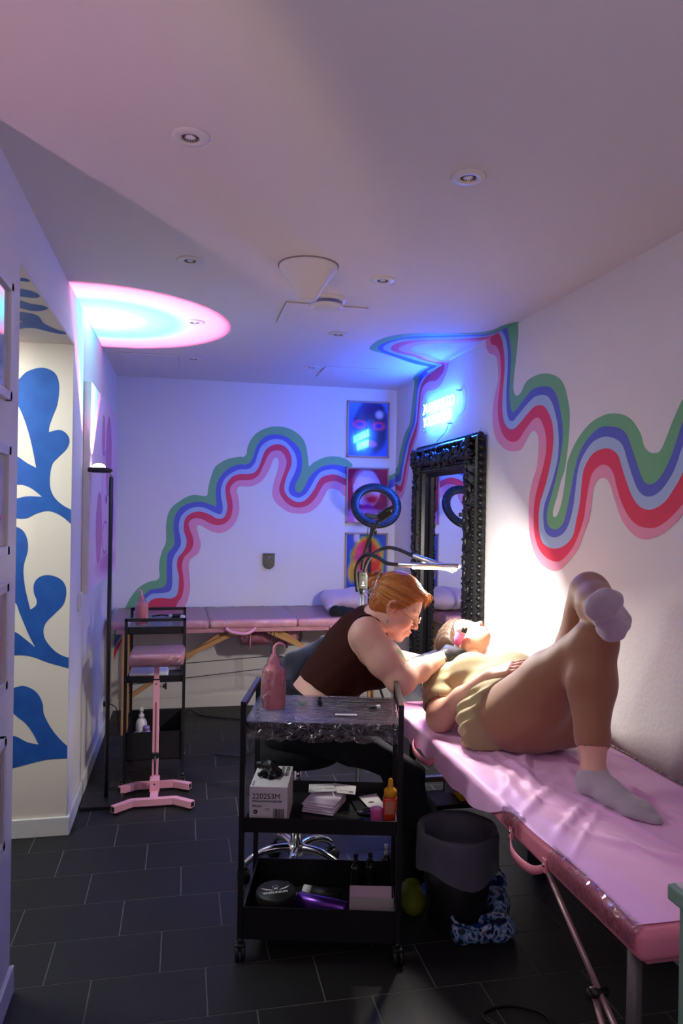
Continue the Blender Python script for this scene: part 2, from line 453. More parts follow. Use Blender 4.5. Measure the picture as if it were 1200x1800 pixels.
def hand(F, wrist, fdir, ndir, side, curl=(0.3, 0.35, 0.4, 0.45), spread=0.12, grow=0.0, sc=1.0, thumb=(0.5, 0.5, 0.2), k=0.006, thumbcurl=0.3):
    """fdir finger direction, ndir back-of-hand normal, side=+1: thumb on cross(fdir, ndir) side"""
    f = unit(fdir); n = unit(ndir); n = unit(n-f*(n@f)); t = np.cross(f, n)*side
    w = A3(wrist); g = grow
    L = 0.085*sc
    for i in range(5):     # palm: metacarpals
        q = (-0.5+i/4)
        F.cone(w+t*(q*0.035*sc), w+f*L*(0.98-0.10*abs(q-0.15))+t*(q*0.070*sc), 0.0155*sc+g, 0.0115*sc+g, 0.014)
    ln = [(0.020, 0.014), (0.024, 0.017), (0.026, 0.018), (0.024, 0.016)]   # placeholder scaling below
    lens = (0.062, 0.074, 0.082, 0.075)       # little .. index
    for i in range(4):
        q = -0.5+0.09+i*0.273
        base = w+f*L*0.93+t*(q*0.072*sc)
        d = unit(f+t*(q*spread*2)); c = curl[i]
        r = (0.0075, 0.0085, 0.009, 0.0085)[i]*sc+g
        p = base; ang = 0.0
        for sgm, fr in enumerate((0.45, 0.30, 0.25)):
            ang += c*(0.7, 1.0, 0.7)[sgm]
            dd = d*math.cos(ang)-n*math.sin(ang); p2 = p+dd*lens[i]*fr*sc
            F.cone(p, p2, r*(1, 0.93, 0.87)[sgm], r*(0.93, 0.87, 0.76)[sgm], 0.003); p = p2
    a, b, c = thumb
    d = unit(t*a+f*b-n*c); p = w+f*0.018*sc+t*0.014*sc; p2 = p+d*0.048*sc
    F.cone(p, p2, 0.0155*sc+g, 0.0115*sc+g, 0.010)
    d2 = unit(d+f*thumbcurl); p3 = p2+d2*0.030*sc; F.cone(p2, p3, 0.0108*sc+g, 0.0098*sc+g, 0.003)
    d3 = unit(d2+f*thumbcurl*0.6-n*0.1); F.cone(p3, p3+d3*0.024*sc, 0.0098*sc+g, 0.0082*sc+g, 0.003)
# ------------------------------------------------------------------ room shell
B, LX, RX, H = ROOM_B, ROOM_L, ROOM_R, ROOM_H
YF = -1.1; XS = -2.3; OY0, OY1, OZ = 2.425, 3.56, 2.25; WT = 0.42; YN = 1.95
# floor: slate tiles laid in a stepped bond on grout
fb = MB(); fb.box((( XS+RX)/2, (YF+B)/2, -0.06), (RX-XS+0.4, B-YF+0.4, 0.118), M_GROUT)
TL, TW = 0.3555, 0.2365
r0 = 3.388
for n in range(-10, 20):
    y1 = r0-n*TW; y0 = y1-TW
    if y1 > B or y0 < YF: 
        if y0 > B or y1 < YF: continue
    y0c, y1c = max(y0, YF), min(y1, B)
    off = (0.22+0.1455*n) % TL
    x = XS-TL+off
    k0 = math.floor((XS-off)/TL)
    k = k0
    while off+k*TL < RX:
        xa, xb = max(off+k*TL, XS), min(off+(k+1)*TL, RX); k += 1
        if xb-xa < 0.01: continue
        fb.box(((xa+xb)/2, (y0c+y1c)/2, -0.002), (xb-xa-0.004, y1c-y0c-0.004, 0.004), M_TILE)
struct(fb, 'floor')
# ---- mural tracing (photo pixels on their wall plane)
def C4(*p): return [(820+x/3.158, 540+y/3.158) for x, y in p]
def C3(*p): return [(550+x/3.4286, 560+y/3.4286) for x, y in p]
def CB1(*p): return [(220+x/5.295, 730+y/5.295) for x, y in p]
def CB2(*p): return [(420+x/5.4545, 730+y/5.4545) for x, y in p]
MCOL = [M_GREEN, M_BLUE, M_LBLUE, M_RED, M_PINKP]
def mural(mb, bounds, axis, val, sgn, k=5, clampf=None):
    C = [[hit(p, axis, val) for p in b] for b in bounds]
    C = [smooth_curve(c, k) for c in C]
    for i in range(5):
        pts = C[i]+C[5][::-1]
        out = []
        for p in pts:
            p = p.copy(); p[axis] = val+sgn*(0.0006+0.0003*i)
            if clampf: clampf(p)
            if not out or (p-out[-1]).length > 0.002: out.append(p)
        n0 = len(mb.f); mb.poly(out, MCOL[i])
        d = Vector((0, 0, 0)); d[axis] = sgn
        for q in range(n0, len(mb.f)):
            f = mb.f[q]; a, b, c = [Vector(mb.v[t]) for t in f]
            if (b-a).cross(c-a).dot(d) < 0: mb.f[q] = f[::-1]
rw = [
 C4((285,83),(287,150),(275,280),(262,400),(261,460),(275,490),(300,475),(330,415),(380,380),(430,368),(480,375),(525,405),(550,460),(570,560),(572,650),(562,780),(545,900),(525,960),(505,1040),(490,1090),(479,1135),(483,1164),(500,1158),(520,1110),(535,1040),(548,950),(560,860),(590,780),(630,710),(690,640),(760,600),(810,590),(870,597),(920,630),(965,700),(985,770),(1010,800),(1040,810),(1075,795),(1105,730),(1140,640),(1170,570),(1200,510),(1260,420),(1330,380),(1420,400),(1500,520),(1570,720),(1700,800),(1850,640),(2050,400),(2300,420),(2600,760)),
 C4((226,115),(240,190),(247,280),(240,400),(238,500),(245,560),(258,585),(280,565),(320,510),(370,455),(430,438),(470,448),(500,490),(520,570),(533,680),(525,800),(500,930),(475,1030),(452,1110),(445,1170),(455,1215),(480,1232),(510,1228),(540,1190),(560,1110),(580,1010),(600,900),(630,800),(680,720),(740,668),(790,662),(850,672),(890,710),(920,790),(950,880),(975,950),(1005,983),(1050,970),(1090,920),(1130,840),(1165,740),(1200,635),(1260,500),(1330,450),(1420,470),(1500,604),(1570,808),(1700,896),(1850,744),(2050,516),(2300,550),(2600,907)),
 C4((195,132),(215,165),(228,240),(228,350),(222,450),(222,550),(232,615),(255,633),(285,600),(330,545),(380,497),(430,488),(460,505),(485,560),(505,650),(512,740),(505,850),(480,950),(455,1030),(430,1110),(427,1190),(440,1250),(480,1277),(530,1262),(565,1210),(590,1120),(605,1010),(620,900),(650,820),(700,750),(760,720),(820,728),(865,765),(890,840),(915,920),(950,1010),(990,1048),(1040,1045),(1090,1005),(1140,930),(1170,860),(1200,770),(1260,640),(1330,560),(1420,560),(1500,678),(1570,886),(1700,980),(1850,836),(2050,617),(2300,664),(2600,1036)),
 C4((175,143),(190,165),(205,220),(212,330),(205,430),(198,540),(205,620),(225,665),(255,678),(290,650),(340,590),(380,550),(420,545),(450,575),(475,640),(483,720),(478,800),(460,900),(435,1000),(408,1090),(400,1180),(405,1250),(425,1310),(480,1340),(540,1325),(590,1270),(610,1180),(630,1080),(640,970),(655,890),(700,815),(760,785),(800,788),(840,820),(860,880),(885,960),(920,1050),(960,1105),(1010,1125),(1060,1110),(1110,1070),(1150,1010),(1180,960),(1200,920),(1260,820),(1330,740),(1420,740),(1500,794),(1570,1007),(1700,1112),(1850,979),(2050,777),(2300,843),(2600,1239)),
 C4((130,168),(140,205),(165,215),(185,260),(192,350),(185,440),(175,540),(178,620),(195,690),(220,730),(255,748),(290,735),(320,690),(360,635),(395,612),(420,640),(440,710),(442,800),(425,890),(400,980),(378,1080),(373,1180),(380,1270),(405,1345),(450,1395),(505,1413),(545,1390),(590,1335),(620,1270),(650,1180),(665,1080),(680,990),(700,920),(740,880),(780,878),(815,920),(835,1000),(860,1080),(900,1160),(950,1210),(1010,1226),(1060,1220),(1120,1180),(1170,1130),(1200,1095),(1260,1030),(1330,960),(1420,960),(1500,964),(1570,1185),(1700,1304),(1850,1189),(2050,1009),(2300,1104),(2600,1534)),
 C4((105,182),(112,230),(130,258),(160,270),(172,310),(175,400),(155,500),(145,590),(150,680),(170,740),(210,785),(255,800),(300,790),(330,740),(355,695),(378,685),(398,720),(400,790),(390,890),(365,970),(348,1060),(345,1160),(350,1250),(365,1330),(390,1390),(430,1440),(500,1465),(560,1420),(620,1340),(650,1260),(680,1180),(695,1080),(705,1000),(735,955),(770,950),(795,980),(820,1060),(850,1150),(880,1210),(930,1265),(980,1288),(1040,1280),(1100,1250),(1160,1200),(1200,1150),(1260,1090),(1330,1030),(1420,1030),(1500,1048),(1570,1273),(1700,1400),(1850,1293),(2050,1125),(2300,1234),(2600,1681))]
cl = [
 C3((1235,18),(1150,38),(1080,68),(1000,82),(850,88),(700,88),(560,92),(450,110),(380,140),(340,178),(370,197),(420,210),(500,235),(560,258),(610,272),(660,283),(690,290),(650,310),(620,335),(603,366)),
 C3((1170,54),(1080,88),(950,98),(750,103),(600,108),(500,125),(420,150),(390,172),(400,192),(430,206),(500,231),(560,253),(620,272),(680,283),(700,291),(665,316),(645,335),(634,349)),
 C3((1137,72),(1050,100),(900,108),(700,113),(560,120),(470,142),(425,168),(430,188),(480,208),(540,226),(600,245),(660,262),(720,277),(745,286),(700,308),(686,320)),
 C3((1116,84),(1060,108),(900,120),(700,126),(580,132),(500,150),(468,175),(485,196),(550,215),(610,228),(640,242),(690,258),(740,268),(770,274)),
 C3((1067,111),(1040,120),(900,132),(750,135),(620,142),(540,160),(515,180),(540,198),(600,212),(650,228),(690,248),(740,260),(790,263)),
 C3((1040,126),(1010,133),(900,145),(750,150),(650,155),(600,170),(592,185),(620,203),(670,212),(730,236),(790,255),(818,248))]
rl = [
 C3((603,366),(613,375),(607,430),(598,500),(590,580),(580,640),(555,690),(535,760),(520,830),(510,890),(490,908),(462,915)),
 C3((634,349),(628,400),(620,480),(612,560),(600,630),(578,690),(555,760),(540,840),(525,900),(515,938),(500,940),(462,947)),
 C3((686,320),(655,370),(632,430),(625,500),(620,580),(612,640),(590,700),(568,770),(550,850),(537,920),(530,970),(510,985),(462,988)),
 C3((770,274),(735,310),(690,345),(655,395),(640,460),(633,540),(625,620),(600,700),(580,760),(565,840),(550,910),(540,970),(525,1010),(500,997),(462,1018)),
 C3((790,263),(790,310),(770,345),(740,375),(700,380),(665,410),(650,460),(642,540),(635,620),(622,700),(600,760),(580,830),(565,900),(552,980),(540,1030),(525,1045),(505,1032),(462,1052)),
 C3((818,248),(812,300),(790,360),(765,405),(730,428),(690,437),(668,470),(650,540),(642,640),(630,710),(600,790),(585,860),(575,930),(562,1000),(548,1055),(530,1085),(510,1085),(462,1125))]
bw = [
 [(697,829),(680,838),(645,838),(620,824)]+CB2((1085,470),(1010,412),(900,393),(800,410),(710,455),(672,486),(660,400),(640,290),(600,210),(500,135),(380,107),(270,120),(170,170),(110,240),(80,310),(70,370),(40,400))+CB1((1070,385),(960,405),(880,445),(830,490),(800,570),(775,660),(765,735),(740,752),(640,740),(560,765),(490,810),(430,860),(395,930),(380,1030),(378,1180),(345,1260),(320,1350),(315,1440),(320,1500),(290,1535),(220,1550),(130,1600),(60,1680),(15,1760))+[(212,1085),(200,1112)],
 [(697,838),(680,846),(650,852),(622,838)]+CB2((1100,530),(1010,490),(900,473),(800,490),(720,545),(670,600),(630,680),(590,735),(560,738),(535,705),(545,650),(580,580),(602,500),(600,390),(570,310),(500,240),(440,200),(360,183),(270,195),(200,250),(160,320),(135,400),(100,455),(50,475))+CB1((1080,455),(1000,475),(930,520),(880,580),(850,650),(842,740),(850,815),(838,848),(780,825),(700,806),(610,815),(530,850),(480,905),(455,970),(450,1070),(458,1200),(400,1280),(390,1340),(385,1440),(385,1550),(360,1595),(300,1612),(230,1625),(170,1680))+[(238,1064),(222,1090),(200,1128)],
 [(697,852),(680,860),(650,862),(625,850)]+CB2((1100,590),(1010,560),(930,522),(870,520),(790,540),(740,590),(700,660),(650,740),(600,780),(560,790),(500,765),(475,715),(490,640),(530,560),(553,480),(545,390),(500,310),(440,250),(370,228),(290,240),(220,290),(180,370),(155,450),(110,505),(60,518))+CB1((1090,502),(1040,512),(970,550),(920,600),(892,680),(892,760),(908,850),(900,905),(875,920),(820,900),(750,865),(680,852),(600,870),(540,915),(508,970),(500,1060),(520,1180),(500,1240),(460,1300),(438,1370),(438,1500),(435,1590),(410,1640),(340,1655),(260,1660),(210,1690))+[(246,1066),(226,1094),(200,1137)],
 [(697,862),(680,870),(650,872),(625,862)]+CB2((1100,650),(1010,605),(940,572),(880,568),(800,590),(755,640),(720,710),(660,790),(610,825),(550,830),(480,790),(440,735),(435,670),(460,580),(500,480),(500,400),(470,330),(420,290),(365,277),(300,295),(250,340),(220,410),(190,490),(150,545),(90,562))+CB1((1060,548),(1000,570),(950,625),(932,690),(940,780),(950,850),(935,925),(900,960),(850,960),(790,925),(720,900),(660,897),(590,925),(552,980),(545,1070),(570,1150),(565,1220),(530,1280),(490,1330),(482,1410),(498,1500),(495,1600),(480,1670),(430,1705),(340,1700),(280,1705),(230,1730))+[(255,1070),(232,1098),(200,1142)],
 [(697,870),(680,880),(650,880),(625,876)]+CB2((1100,715),(1010,672),(950,640),(890,632),(820,655),(780,710),(740,780),(690,840),(630,875),(560,885),(490,865),(430,810),(390,745),(390,670),(430,550),(455,460),(440,390),(400,345),(360,337),(310,350),(270,400),(230,490),(190,570),(130,615),(70,622))+CB1((1070,605),(1030,615),(985,660),(975,710),(995,790),(998,880),(975,960),(920,1010),(850,1023),(790,1005),(720,970),(660,957),(610,975),(590,1010),(600,1060),(630,1140),(632,1210),(600,1270),(550,1320),(528,1400),(540,1500),(545,1600),(525,1690),(490,1740))+[(300,1080),(262,1098),(228,1106),(200,1157)],
 [(697,889),(680,900),(650,900),(626,895)]+CB2((1100,830),(1000,770),(960,725),(900,702),(850,715),(820,770),(780,840),(720,900),(650,938),(560,943),(480,930),(400,880),(340,820),(318,750),(330,660),(360,560),(380,470),(375,420),(350,406),(325,430),(300,500),(250,590),(190,650),(110,683))+CB1((1080,662),(1050,672),(1040,710),(1055,770),(1062,860),(1050,940),(1010,1020),(940,1080),(860,1096),(790,1075),(720,1035),(680,1022),(665,1045),(685,1120),(703,1200),(680,1280),(610,1340),(592,1400),(600,1520),(605,1600),(590,1690),(565,1760))+[(312,1084),(270,1102),(230,1110),(212,1130),(200,1166)]]
rw = [[(b[0][0], b[0][1]-8)]+b for b in rw]; rl = [[(b[0][0], b[0][1]-8)]+b for b in rl]
cl = [[(b[0][0]+9, b[0][1]+6)]+b+[(b[-1][0]+9, b[-1][1]+6)] for b in cl]
# back wall
mb = MB(); mb.box(((LX+RX)/2, B+0.06, H/2), (RX-LX+0.6, 0.12, H+0.2), M_WALL)
def clb(p):
    p.x = min(max(p.x, LX+0.001), RX-0.001)
mural(mb, bw, 1, B, -1, clampf=clb)
struct(mb, 'wall_back')
# right wall
mb = MB(); mb.box((RX+0.06, (YF+B)/2, H/2), (0.12, B-YF+0.3, H+0.2), M_WALLR)
def clr(p): p.y = min(p.y, B-0.001); p.z = min(p.z, H-0.0005)
mural(mb, rw, 0, RX, -1, clampf=clr); mural(mb, rl, 0, RX, -1, clampf=clr)
struct(mb, 'wall_right')
# ceiling with flush hatches drawn as thin gaps
mb = MB(); mb.box(((XS+RX)/2, (YF+B)/2, H+0.06), (RX-XS+0.4, B-YF+0.4, 0.12), M_CEIL)
def clc(p): p.x = min(p.x, RX-0.0005)
mural(mb, cl, 2, H, -1, clampf=clc)
struct(mb, 'ceiling')
# left wall: far piece, lintel, near piece (0.42 thick), with the painted opening between
def quadmural(mb, pts_px, axis, val, sgn, m, k=5, clampf=None):
    c = smooth_curve([hit(p, axis, val) for p in pts_px], k, closed=True) if pts_px else []
    out = []
    for p in c:
        p[axis] = val+sgn*0.0008
        if clampf: clampf(p)
        if not out or (p-out[-1]).length > 0.001: out.append(p)
    n0 = len(mb.f); mb.poly(out, m); d = Vector((0, 0, 0)); d[axis] = sgn
    for q in range(n0, len(mb.f)):
        f = mb.f[q]; a, b, c_ = [Vector(mb.v[t]) for t in f]
        if (b-a).cross(c_-a).dot(d) < 0: mb.f[q] = f[::-1]
def sharp(mb, pts_px, axis, val, sgn, m, clampf=None):
    """segments: list of point lists, each smoothed, joined with sharp corners"""
    out = []
    for seg in pts_px:
        c = smooth_curve([hit(p, axis, val) for p in seg], 5)
        for p in c:
            p[axis] = val+sgn*0.0008
            if clampf: clampf(p)
            if not out or (p-out[-1]).length > 0.001: out.append(p)
    n0 = len(mb.f); mb.poly(out, m); d = Vector((0, 0, 0)); d[axis] = sgn
    for q in range(n0, len(mb.f)):
        f = mb.f[q]; a, b, c_ = [Vector(mb.v[t]) for t in f]
        if (b-a).cross(c_-a).dot(d) < 0: mb.f[q] = f[::-1]
mb = MB()
mb.box((LX-WT/2, (OY1+B)/2+0.05, H/2), (WT, B-OY1+0.1, H), M_WALL)
mb.box((LX-WT/2, (OY0+OY1)/2, (OZ+H)/2), (WT, OY1-OY0, H-OZ), M_WALL)
mb.box((LX-WT/2, (YN+OY0)/2, H/2), (WT, OY0-YN, H), M_WALL)
# painted lining of the opening: far reveal and soffit in cream with blue leaves
mb.box((LX-WT/2-0.0005, OY1-0.004, OZ/2), (WT-0.001, 0.008, OZ), M_CREAM)
mb.box((LX-WT/2-0.0005, (OY0+OY1)/2, OZ-0.004), (WT-0.001, OY1-OY0, 0.008), M_CREAM)
RY = OY1-0.008
def D3(*p): return [(20+x/3.533, 470+y/3.529) for x, y in p]
def D4(*p): return [(20+x/3.158, 900+y/3.158) for x, y in p]
def clo(p): p.x = min(max(p.x, LX-WT+0.002), LX-0.002)
X0 = -60
sharp(mb, [D3((X0,800),(10,720),(50,690),(100,645),(185,622),(250,640),(285,680),(297,750),(285,850),(255,930),(236,985),(232,1022)),
           D3((232,1022),(300,1008),(345,1035),(361,1080),(340,1130),(290,1180),(255,1220),(240,1290),(242,1370),(270,1430),(320,1475),(375,1505)),
           D3((375,1505),(375,1597)),
           D3((375,1597),(320,1550),(265,1520),(215,1512),(150,1530),(100,1555),(40,1558),(X0,1530)),
           D3((X0,1460),(40,1432),(100,1420),(190,1423)),
           D3((190,1423),(130,1375),(80,1352),(40,1348),(X0,1345)),
           D3((X0,1110),(0,1150),(50,1180),(100,1215),(154,1243)),
           D3((154,1243),(130,1120),(108,1030),(75,930),(42,860),(0,820),(X0,800))], 1, RY, -1, M_MBLUE, clo)
sharp(mb, [D4((X0,120),(0,85),(34,84),(70,110),(90,160),(90,220),(72,280),(67,340),(78,430),(105,542)),
           D4((105,542),(135,520),(140,490),(125,450),(125,400),(150,365),(195,350),(250,360),(290,390),(305,440),(290,510),(240,565),(195,610),(178,655),(190,710),(240,770),(290,800),(334,810)),
           D4((334,810),(334,872)),
           D4((334,872),(270,855),(200,835),(130,808),(80,797),(34,795),(X0,800)),
           D4((X0,640),(0,660),(33,672),(70,700),(132,750)),
           D4((132,750),(100,690),(70,620),(45,560),(20,500),(X0,420))], 1, RY, -1, M_MBLUE, clo)
sharp(mb, [D4((X0,1000),(0,980),(34,970),(70,965),(120,985),(155,1020),(175,1070),(180,1120),(215,1190),(260,1250),(300,1290),(326,1308)),
           D4((326,1308),(326,1367)),
           D4((326,1367),(250,1370),(180,1378),(110,1395),(36,1415),(X0,1440)),
           D4((X0,1230),(0,1240),(36,1250),(90,1278),(150,1290)),
           D4((150,1290),(120,1230),(80,1175),(36,1140),(0,1110),(X0,1080))], 1, RY, -1, M_MBLUE, clo)
def cls(p): p.x = min(max(p.x, LX-WT+0.002), LX-0.002); p.y = min(p.y, OY1-0.01)
ZS = OZ-0.008
quadmural(mb, D3((20,60),(53,63),(100,70),(112,88),(60,84),(20,80)), 2, ZS, -1, M_MBLUE, clampf=cls)
quadmural(mb, D3((0,128),(60,133),(120,145),(160,160),(176,180),(150,188),(90,184),(0,165)), 2, ZS, -1, M_MBLUE, clampf=cls)
quadmural(mb, D3((0,190),(50,203),(120,225),(190,235),(228,252),(190,268),(120,268),(50,250),(0,240)), 2, ZS, -1, M_MBLUE, clampf=cls)
sharp(mb, [D3((0,270),(50,275),(120,285),(170,305),(200,345),(270,380),(330,398),(360,402)), D3((360,402),(355,415)), D3((355,415),(300,412),(220,395),(150,378),(90,375),(48,383),(0,400)),
           D3((0,325),(40,335),(75,342)), D3((75,342),(40,320),(0,300))], 2, ZS, -1, M_MBLUE, clampf=cls)
struct(mb, 'wall_left')
# rooms beyond
mb = MB(); mb.box((XS-0.06, (YF+B)/2, H/2), (0.12, B-YF+0.3, H+0.2), M_CREAM); struct(mb, 'wall_far_left')
mb = MB(); mb.box(((XS+RX)/2, YF-0.06, H/2), (RX-XS+0.4, 0.12, H+0.2), M_WALL); struct(mb, 'wall_front')
# baseboards
def bboard(name, x0, y0, x1, y1, nx, ny, h=0.085, t=0.014):
    mb = MB(); p = [(x0, y0), (x1, y1)]
    c = ((x0+x1)/2+nx*t/2, (y0+y1)/2+ny*t/2, h/2)
    mb.box(c, (abs(x1-x0)+(t if nx else 0), abs(y1-y0)+(t if ny else 0), h), M_TRIM, bev=0.003)
    struct(mb, name)
bboard('baseboard_back', LX, B, RX, B, 0, -1)
bboard('baseboard_left', LX, OY1-0.008, LX, B-0.014, 1, 0)
bboard('baseboard_left_near', LX, YN, LX, OY0, 1, 0)
bboard('baseboard_opening', LX-WT, OY1-0.008, LX+0.014, OY1-0.008, 0, -1)
bboard('baseboard_right', RX, YF, RX, B-0.014, -1, 0)
# thin gaps of the flush ceiling hatches
M_GAP = mat('hatch_gap', (0.30, 0.28, 0.28), 0.9)
def hatch(name, x0, y0, x1, y1, lab):
    t = thing(name, lab, 'hatch', ((x0+x1)/2, (y0+y1)/2, H))
    m = MB(); m.box(((x0+x1)/2, (y0+y1)/2, H-0.0035), (x1-x0, y1-y0, 0.005), M_CEIL, bev=0.001); m.build('panel', t)
    m = MB(); g = 0.0022
    for c, d in ((((x0+x1)/2, y0-g/2), (x1-x0, g)), (((x0+x1)/2, y1+g/2), (x1-x0, g)), ((x0-g/2, (y0+y1)/2), (g, y1-y0)), ((x1+g/2, (y0+y1)/2), (g, y1-y0))):
        m.box((c[0], c[1], H-0.001), (d[0], d[1], 0.001), M_GAP)
    m.build('gap', t)
hatch('ceiling_hatch', 0.45, 3.42, 0.845, 3.81, 'white square flush hatch in the ceiling beside the cone')
hatch('ceiling_hatch', 0.915, 4.87, 1.29, 5.25, 'white flush hatch in the ceiling near the neon sign corner')
hatch('ceiling_hatch', -0.42, 4.80, -0.05, 5.18, 'white flush hatch in the far left corner of the ceiling')
# ------------------------------------------------------------------ ceiling fittings
M_REFL = mat('lamp_reflector', (0.62, 0.56, 0.50), 0.3, metal=0.35)
spots = [((0.0, 1.974), 'nearest left, largest ring in the photo'), ((0.79, 2.015), 'nearest right, above the long white ceiling'), ((0.007, 2.951), 'second row left, before the cone'),
         ((0.80, 2.995), 'second row right, beside the cone'), ((0.04, 3.921), 'inside the coloured light circle'), ((0.812, 3.97), 'right of the square hatch'),
         ((0.043, 4.872), 'faint one beyond the coloured light circle'), ((0.827, 4.929), 'farthest right, next to the far hatch')]
dl = None
for (x, y), lab in spots:
    if dl is None:
        dl = thing('downlight', 'x', 'ceiling light', (x, y, H), 0, 'recessed ceiling spotlights'); c0 = Vector((x, y, H))
        T = Matrix.Translation(c0)
        m = MB(); m.lathe([(0.024, -0.001), (0.026, -0.006), (0.034, -0.007), (0.048, -0.004), (0.052, 0.0), (0.024, 0.0)], M_TRIM, 32, T, cap=False); m.build('ring', dl)
        m = MB(); m.lathe([(0.025, -0.0045), (0.017, -0.001), (0.014, -0.0003)], M_REFL, 24, T, cap=False)
        for k in range(16):
            a = k*PI/8; m.box((math.cos(a)*0.020, math.sin(a)*0.020, -0.0032), (0.008, 0.0016, 0.002), M_BLKPL, rot=(0, 0, a), M=T)
        m.build('reflector', dl)
        m = MB(); m.lathe([(0.014, -0.001), (0.012, -0.004), (0.004, -0.006)], mat('lamp_glass', (0.8, 0.8, 0.85), 0.1, coat=1), 16, T); m.build('bulb', dl)
        o = dl
    else: o = dup_tree(dl, loc=(x, y, H))
    o['label'] = 'round white recessed downlight, ' + lab
# inverted cone fitting
cn = thing('ceiling_cone', 'smooth white inverted cone hanging from the ceiling', 'ceiling fitting', (0.468, 2.90, H))
m = MB(); c = Vector((0.468, 2.90, H)); T = Matrix.Translation(c)
m.lathe([(0.116, 0.0), (0.117, -0.006), (0.108, -0.022), (0.088, -0.048), (0.062, -0.085), (0.042, -0.122), (0.034, -0.135), (0.028, -0.137)], M_TRIM, 48, T)
cnb = m.build('body', cn); md = cnb
m = MB(); m.lathe([(0.122, 0.0), (0.122, -0.003), (0.116, -0.003), (0.116, 0.0)], mat('shadow_gap', (0.25, 0.22, 0.22), 0.8), 48, T, cap=False); m.build('rim', cn)
dv = thing('ceiling_vent', 'round white disc vent hanging just under the ceiling behind the cone', 'vent', (0.625, 3.33, H))
T = Matrix.Translation((0.625, 3.33, H))
m = MB(); m.lathe([(0.085, 0), (0.085, -0.012), (0.075, -0.016), (0.07, -0.012), (0.055, 0)], M_TRIM, 40, T, cap=False); m.build('ring', dv)
m = MB(); m.lathe([(0.001, -0.030), (0.06, -0.046), (0.074, -0.042), (0.078, -0.034), (0.074, -0.029), (0.02, -0.022), (0.015, 0.0)], M_TRIM, 40, T); m.build('disc', dv)

# ------------------------------------------------------------------ floor lamp with coloured sunset lens
LPX, LPY = -0.368, 3.93
fl = thing('floor_lamp', 'slim black floor lamp with a glowing domed lens throwing a coloured circle on the ceiling', 'floor lamp', (LPX, LPY, 0))
m = MB(); m.box((LPX-0.015, LPY-0.02, 0.009), (0.20, 0.20, 0.018), M_BLACK, bev=0.004); m.build('base', fl)
m = MB(); m.cyl((LPX, LPY, 0.018), (LPX, LPY, 1.655), 0.0105, M_BLACK); m.build('pole', fl)
m = MB(); m.cyl((LPX, LPY, 1.655), (LPX, LPY, 1.688), 0.006, M_STEEL); m.build('joint', fl)
m = MB(); T = Matrix.Translation((LPX-0.062, LPY, 1.690))
m.lathe([(0.05, -0.012), (0.056, -0.010), (0.056, 0.010), (0.052, 0.012)], M_BLACK, 36, T); m.box((LPX-0.005, LPY, 1.690), (0.02, 0.016, 0.014), M_BLACK, bev=0.002); m.build('head', fl)
M_LENS = mat('glowing_lens', (1, 0.9, 0.95), 0.2, emit=(1.0, 0.85, 0.95), estr=5.0)
m = MB(); m.lathe([(0.034, 0.012), (0.033, 0.019), (0.026, 0.029), (0.013, 0.034), (0.001, 0.035)], M_LENS, 30, T); m.build('lens', fl)
lens_spot('sunset_lens_light', (LPX-0.062, LPY+0.03, 1.735), 120, (LPX-0.062, LPY+0.06, 2.4), math.radians(42.3),
          [(0.0, (0.75, 1.0, 1.0)), (0.14, (0.62, 0.95, 1.0)), (0.30, (0.16, 0.76, 0.90)), (0.50, (0.10, 0.54, 0.66)), (0.62, (0.38, 0.32, 0.60)), (0.74, (0.80, 0.30, 0.60)), (0.835, (0.95, 0.24, 0.50)), (0.868, (1.0, 0.09, 0.22)), (0.888, (0.03, 0.0, 0.01)), (0.90, (0, 0, 0))])

# ------------------------------------------------------------------ things on the walls
# canvas
cv = thing('canvas_print', 'large white-edged canvas with rounded pink figures on the left wall', 'picture', (LX, 4.66, 1.60))
m = MB(); m.box((LX+0.018, 4.66, 1.60), (0.034, 1.50, 1.08), M_PAPER, bev=0.002); m.build('canvas', cv)
PK = (0.62, 0.22, 0.42); PD = (0.35, 0.07, 0.22); PL = (0.80, 0.50, 0.66)
figs = [(0.0, 0.0, 5, 5, 0.01, (0.80, 0.62, 0.72)), (0.25, -0.15, 0.55, 0.75, 0.5, (0.82, 0.55, 0.68))]
def outl(u, v, a, b, c): return [(u, v, a, b, 0.03, PD), (u, v, a-0.012, b-0.012, 0.04, c)]
figs += outl(0.12, -0.08, 0.34, 0.36, PL)+outl(0.16, 0.22, 0.17, 0.25, PK)+outl(-0.15, 0.32, 0.08, 0.12, PK)+outl(-0.32, -0.22, 0.14, 0.20, PK)+outl(0.02, -0.28, 0.16, 0.10, PL)+outl(0.38, -0.18, 0.15, 0.22, PK)
figs += [(0.05, -0.05, 0.05, 0.03, 0.1, PD), (0.26, -0.02, 0.05, 0.03, 0.1, PD), (0.14, -0.44, 0.5, 0.06, 0.6, PK)]
M_CANV = blob_mat('canvas_print_art', (0.80, 0.60, 0.72), figs, 0.6, plane=(1, 2))
m = MB(); m.box((LX+0.0355, 4.66, 1.60), (0.001, 1.49, 1.07), M_CANV); m.build('print', cv)
# switch
sw = thing('light_switch', 'square white double light switch on the left wall below the canvas', 'switch', (LX, 3.86, 1.03))
m = MB(); m.box((LX+0.005, 3.86, 1.03), (0.010, 0.115, 0.085), M_WHITE, bev=0.003); m.build('plate', sw)
for k in (-1, 1):
    m = MB(); m.box((LX+0.0125, 3.86+k*0.026, 1.03), (0.005, 0.046, 0.06), M_WHITE, bev=0.001); m.build('rocker', sw)
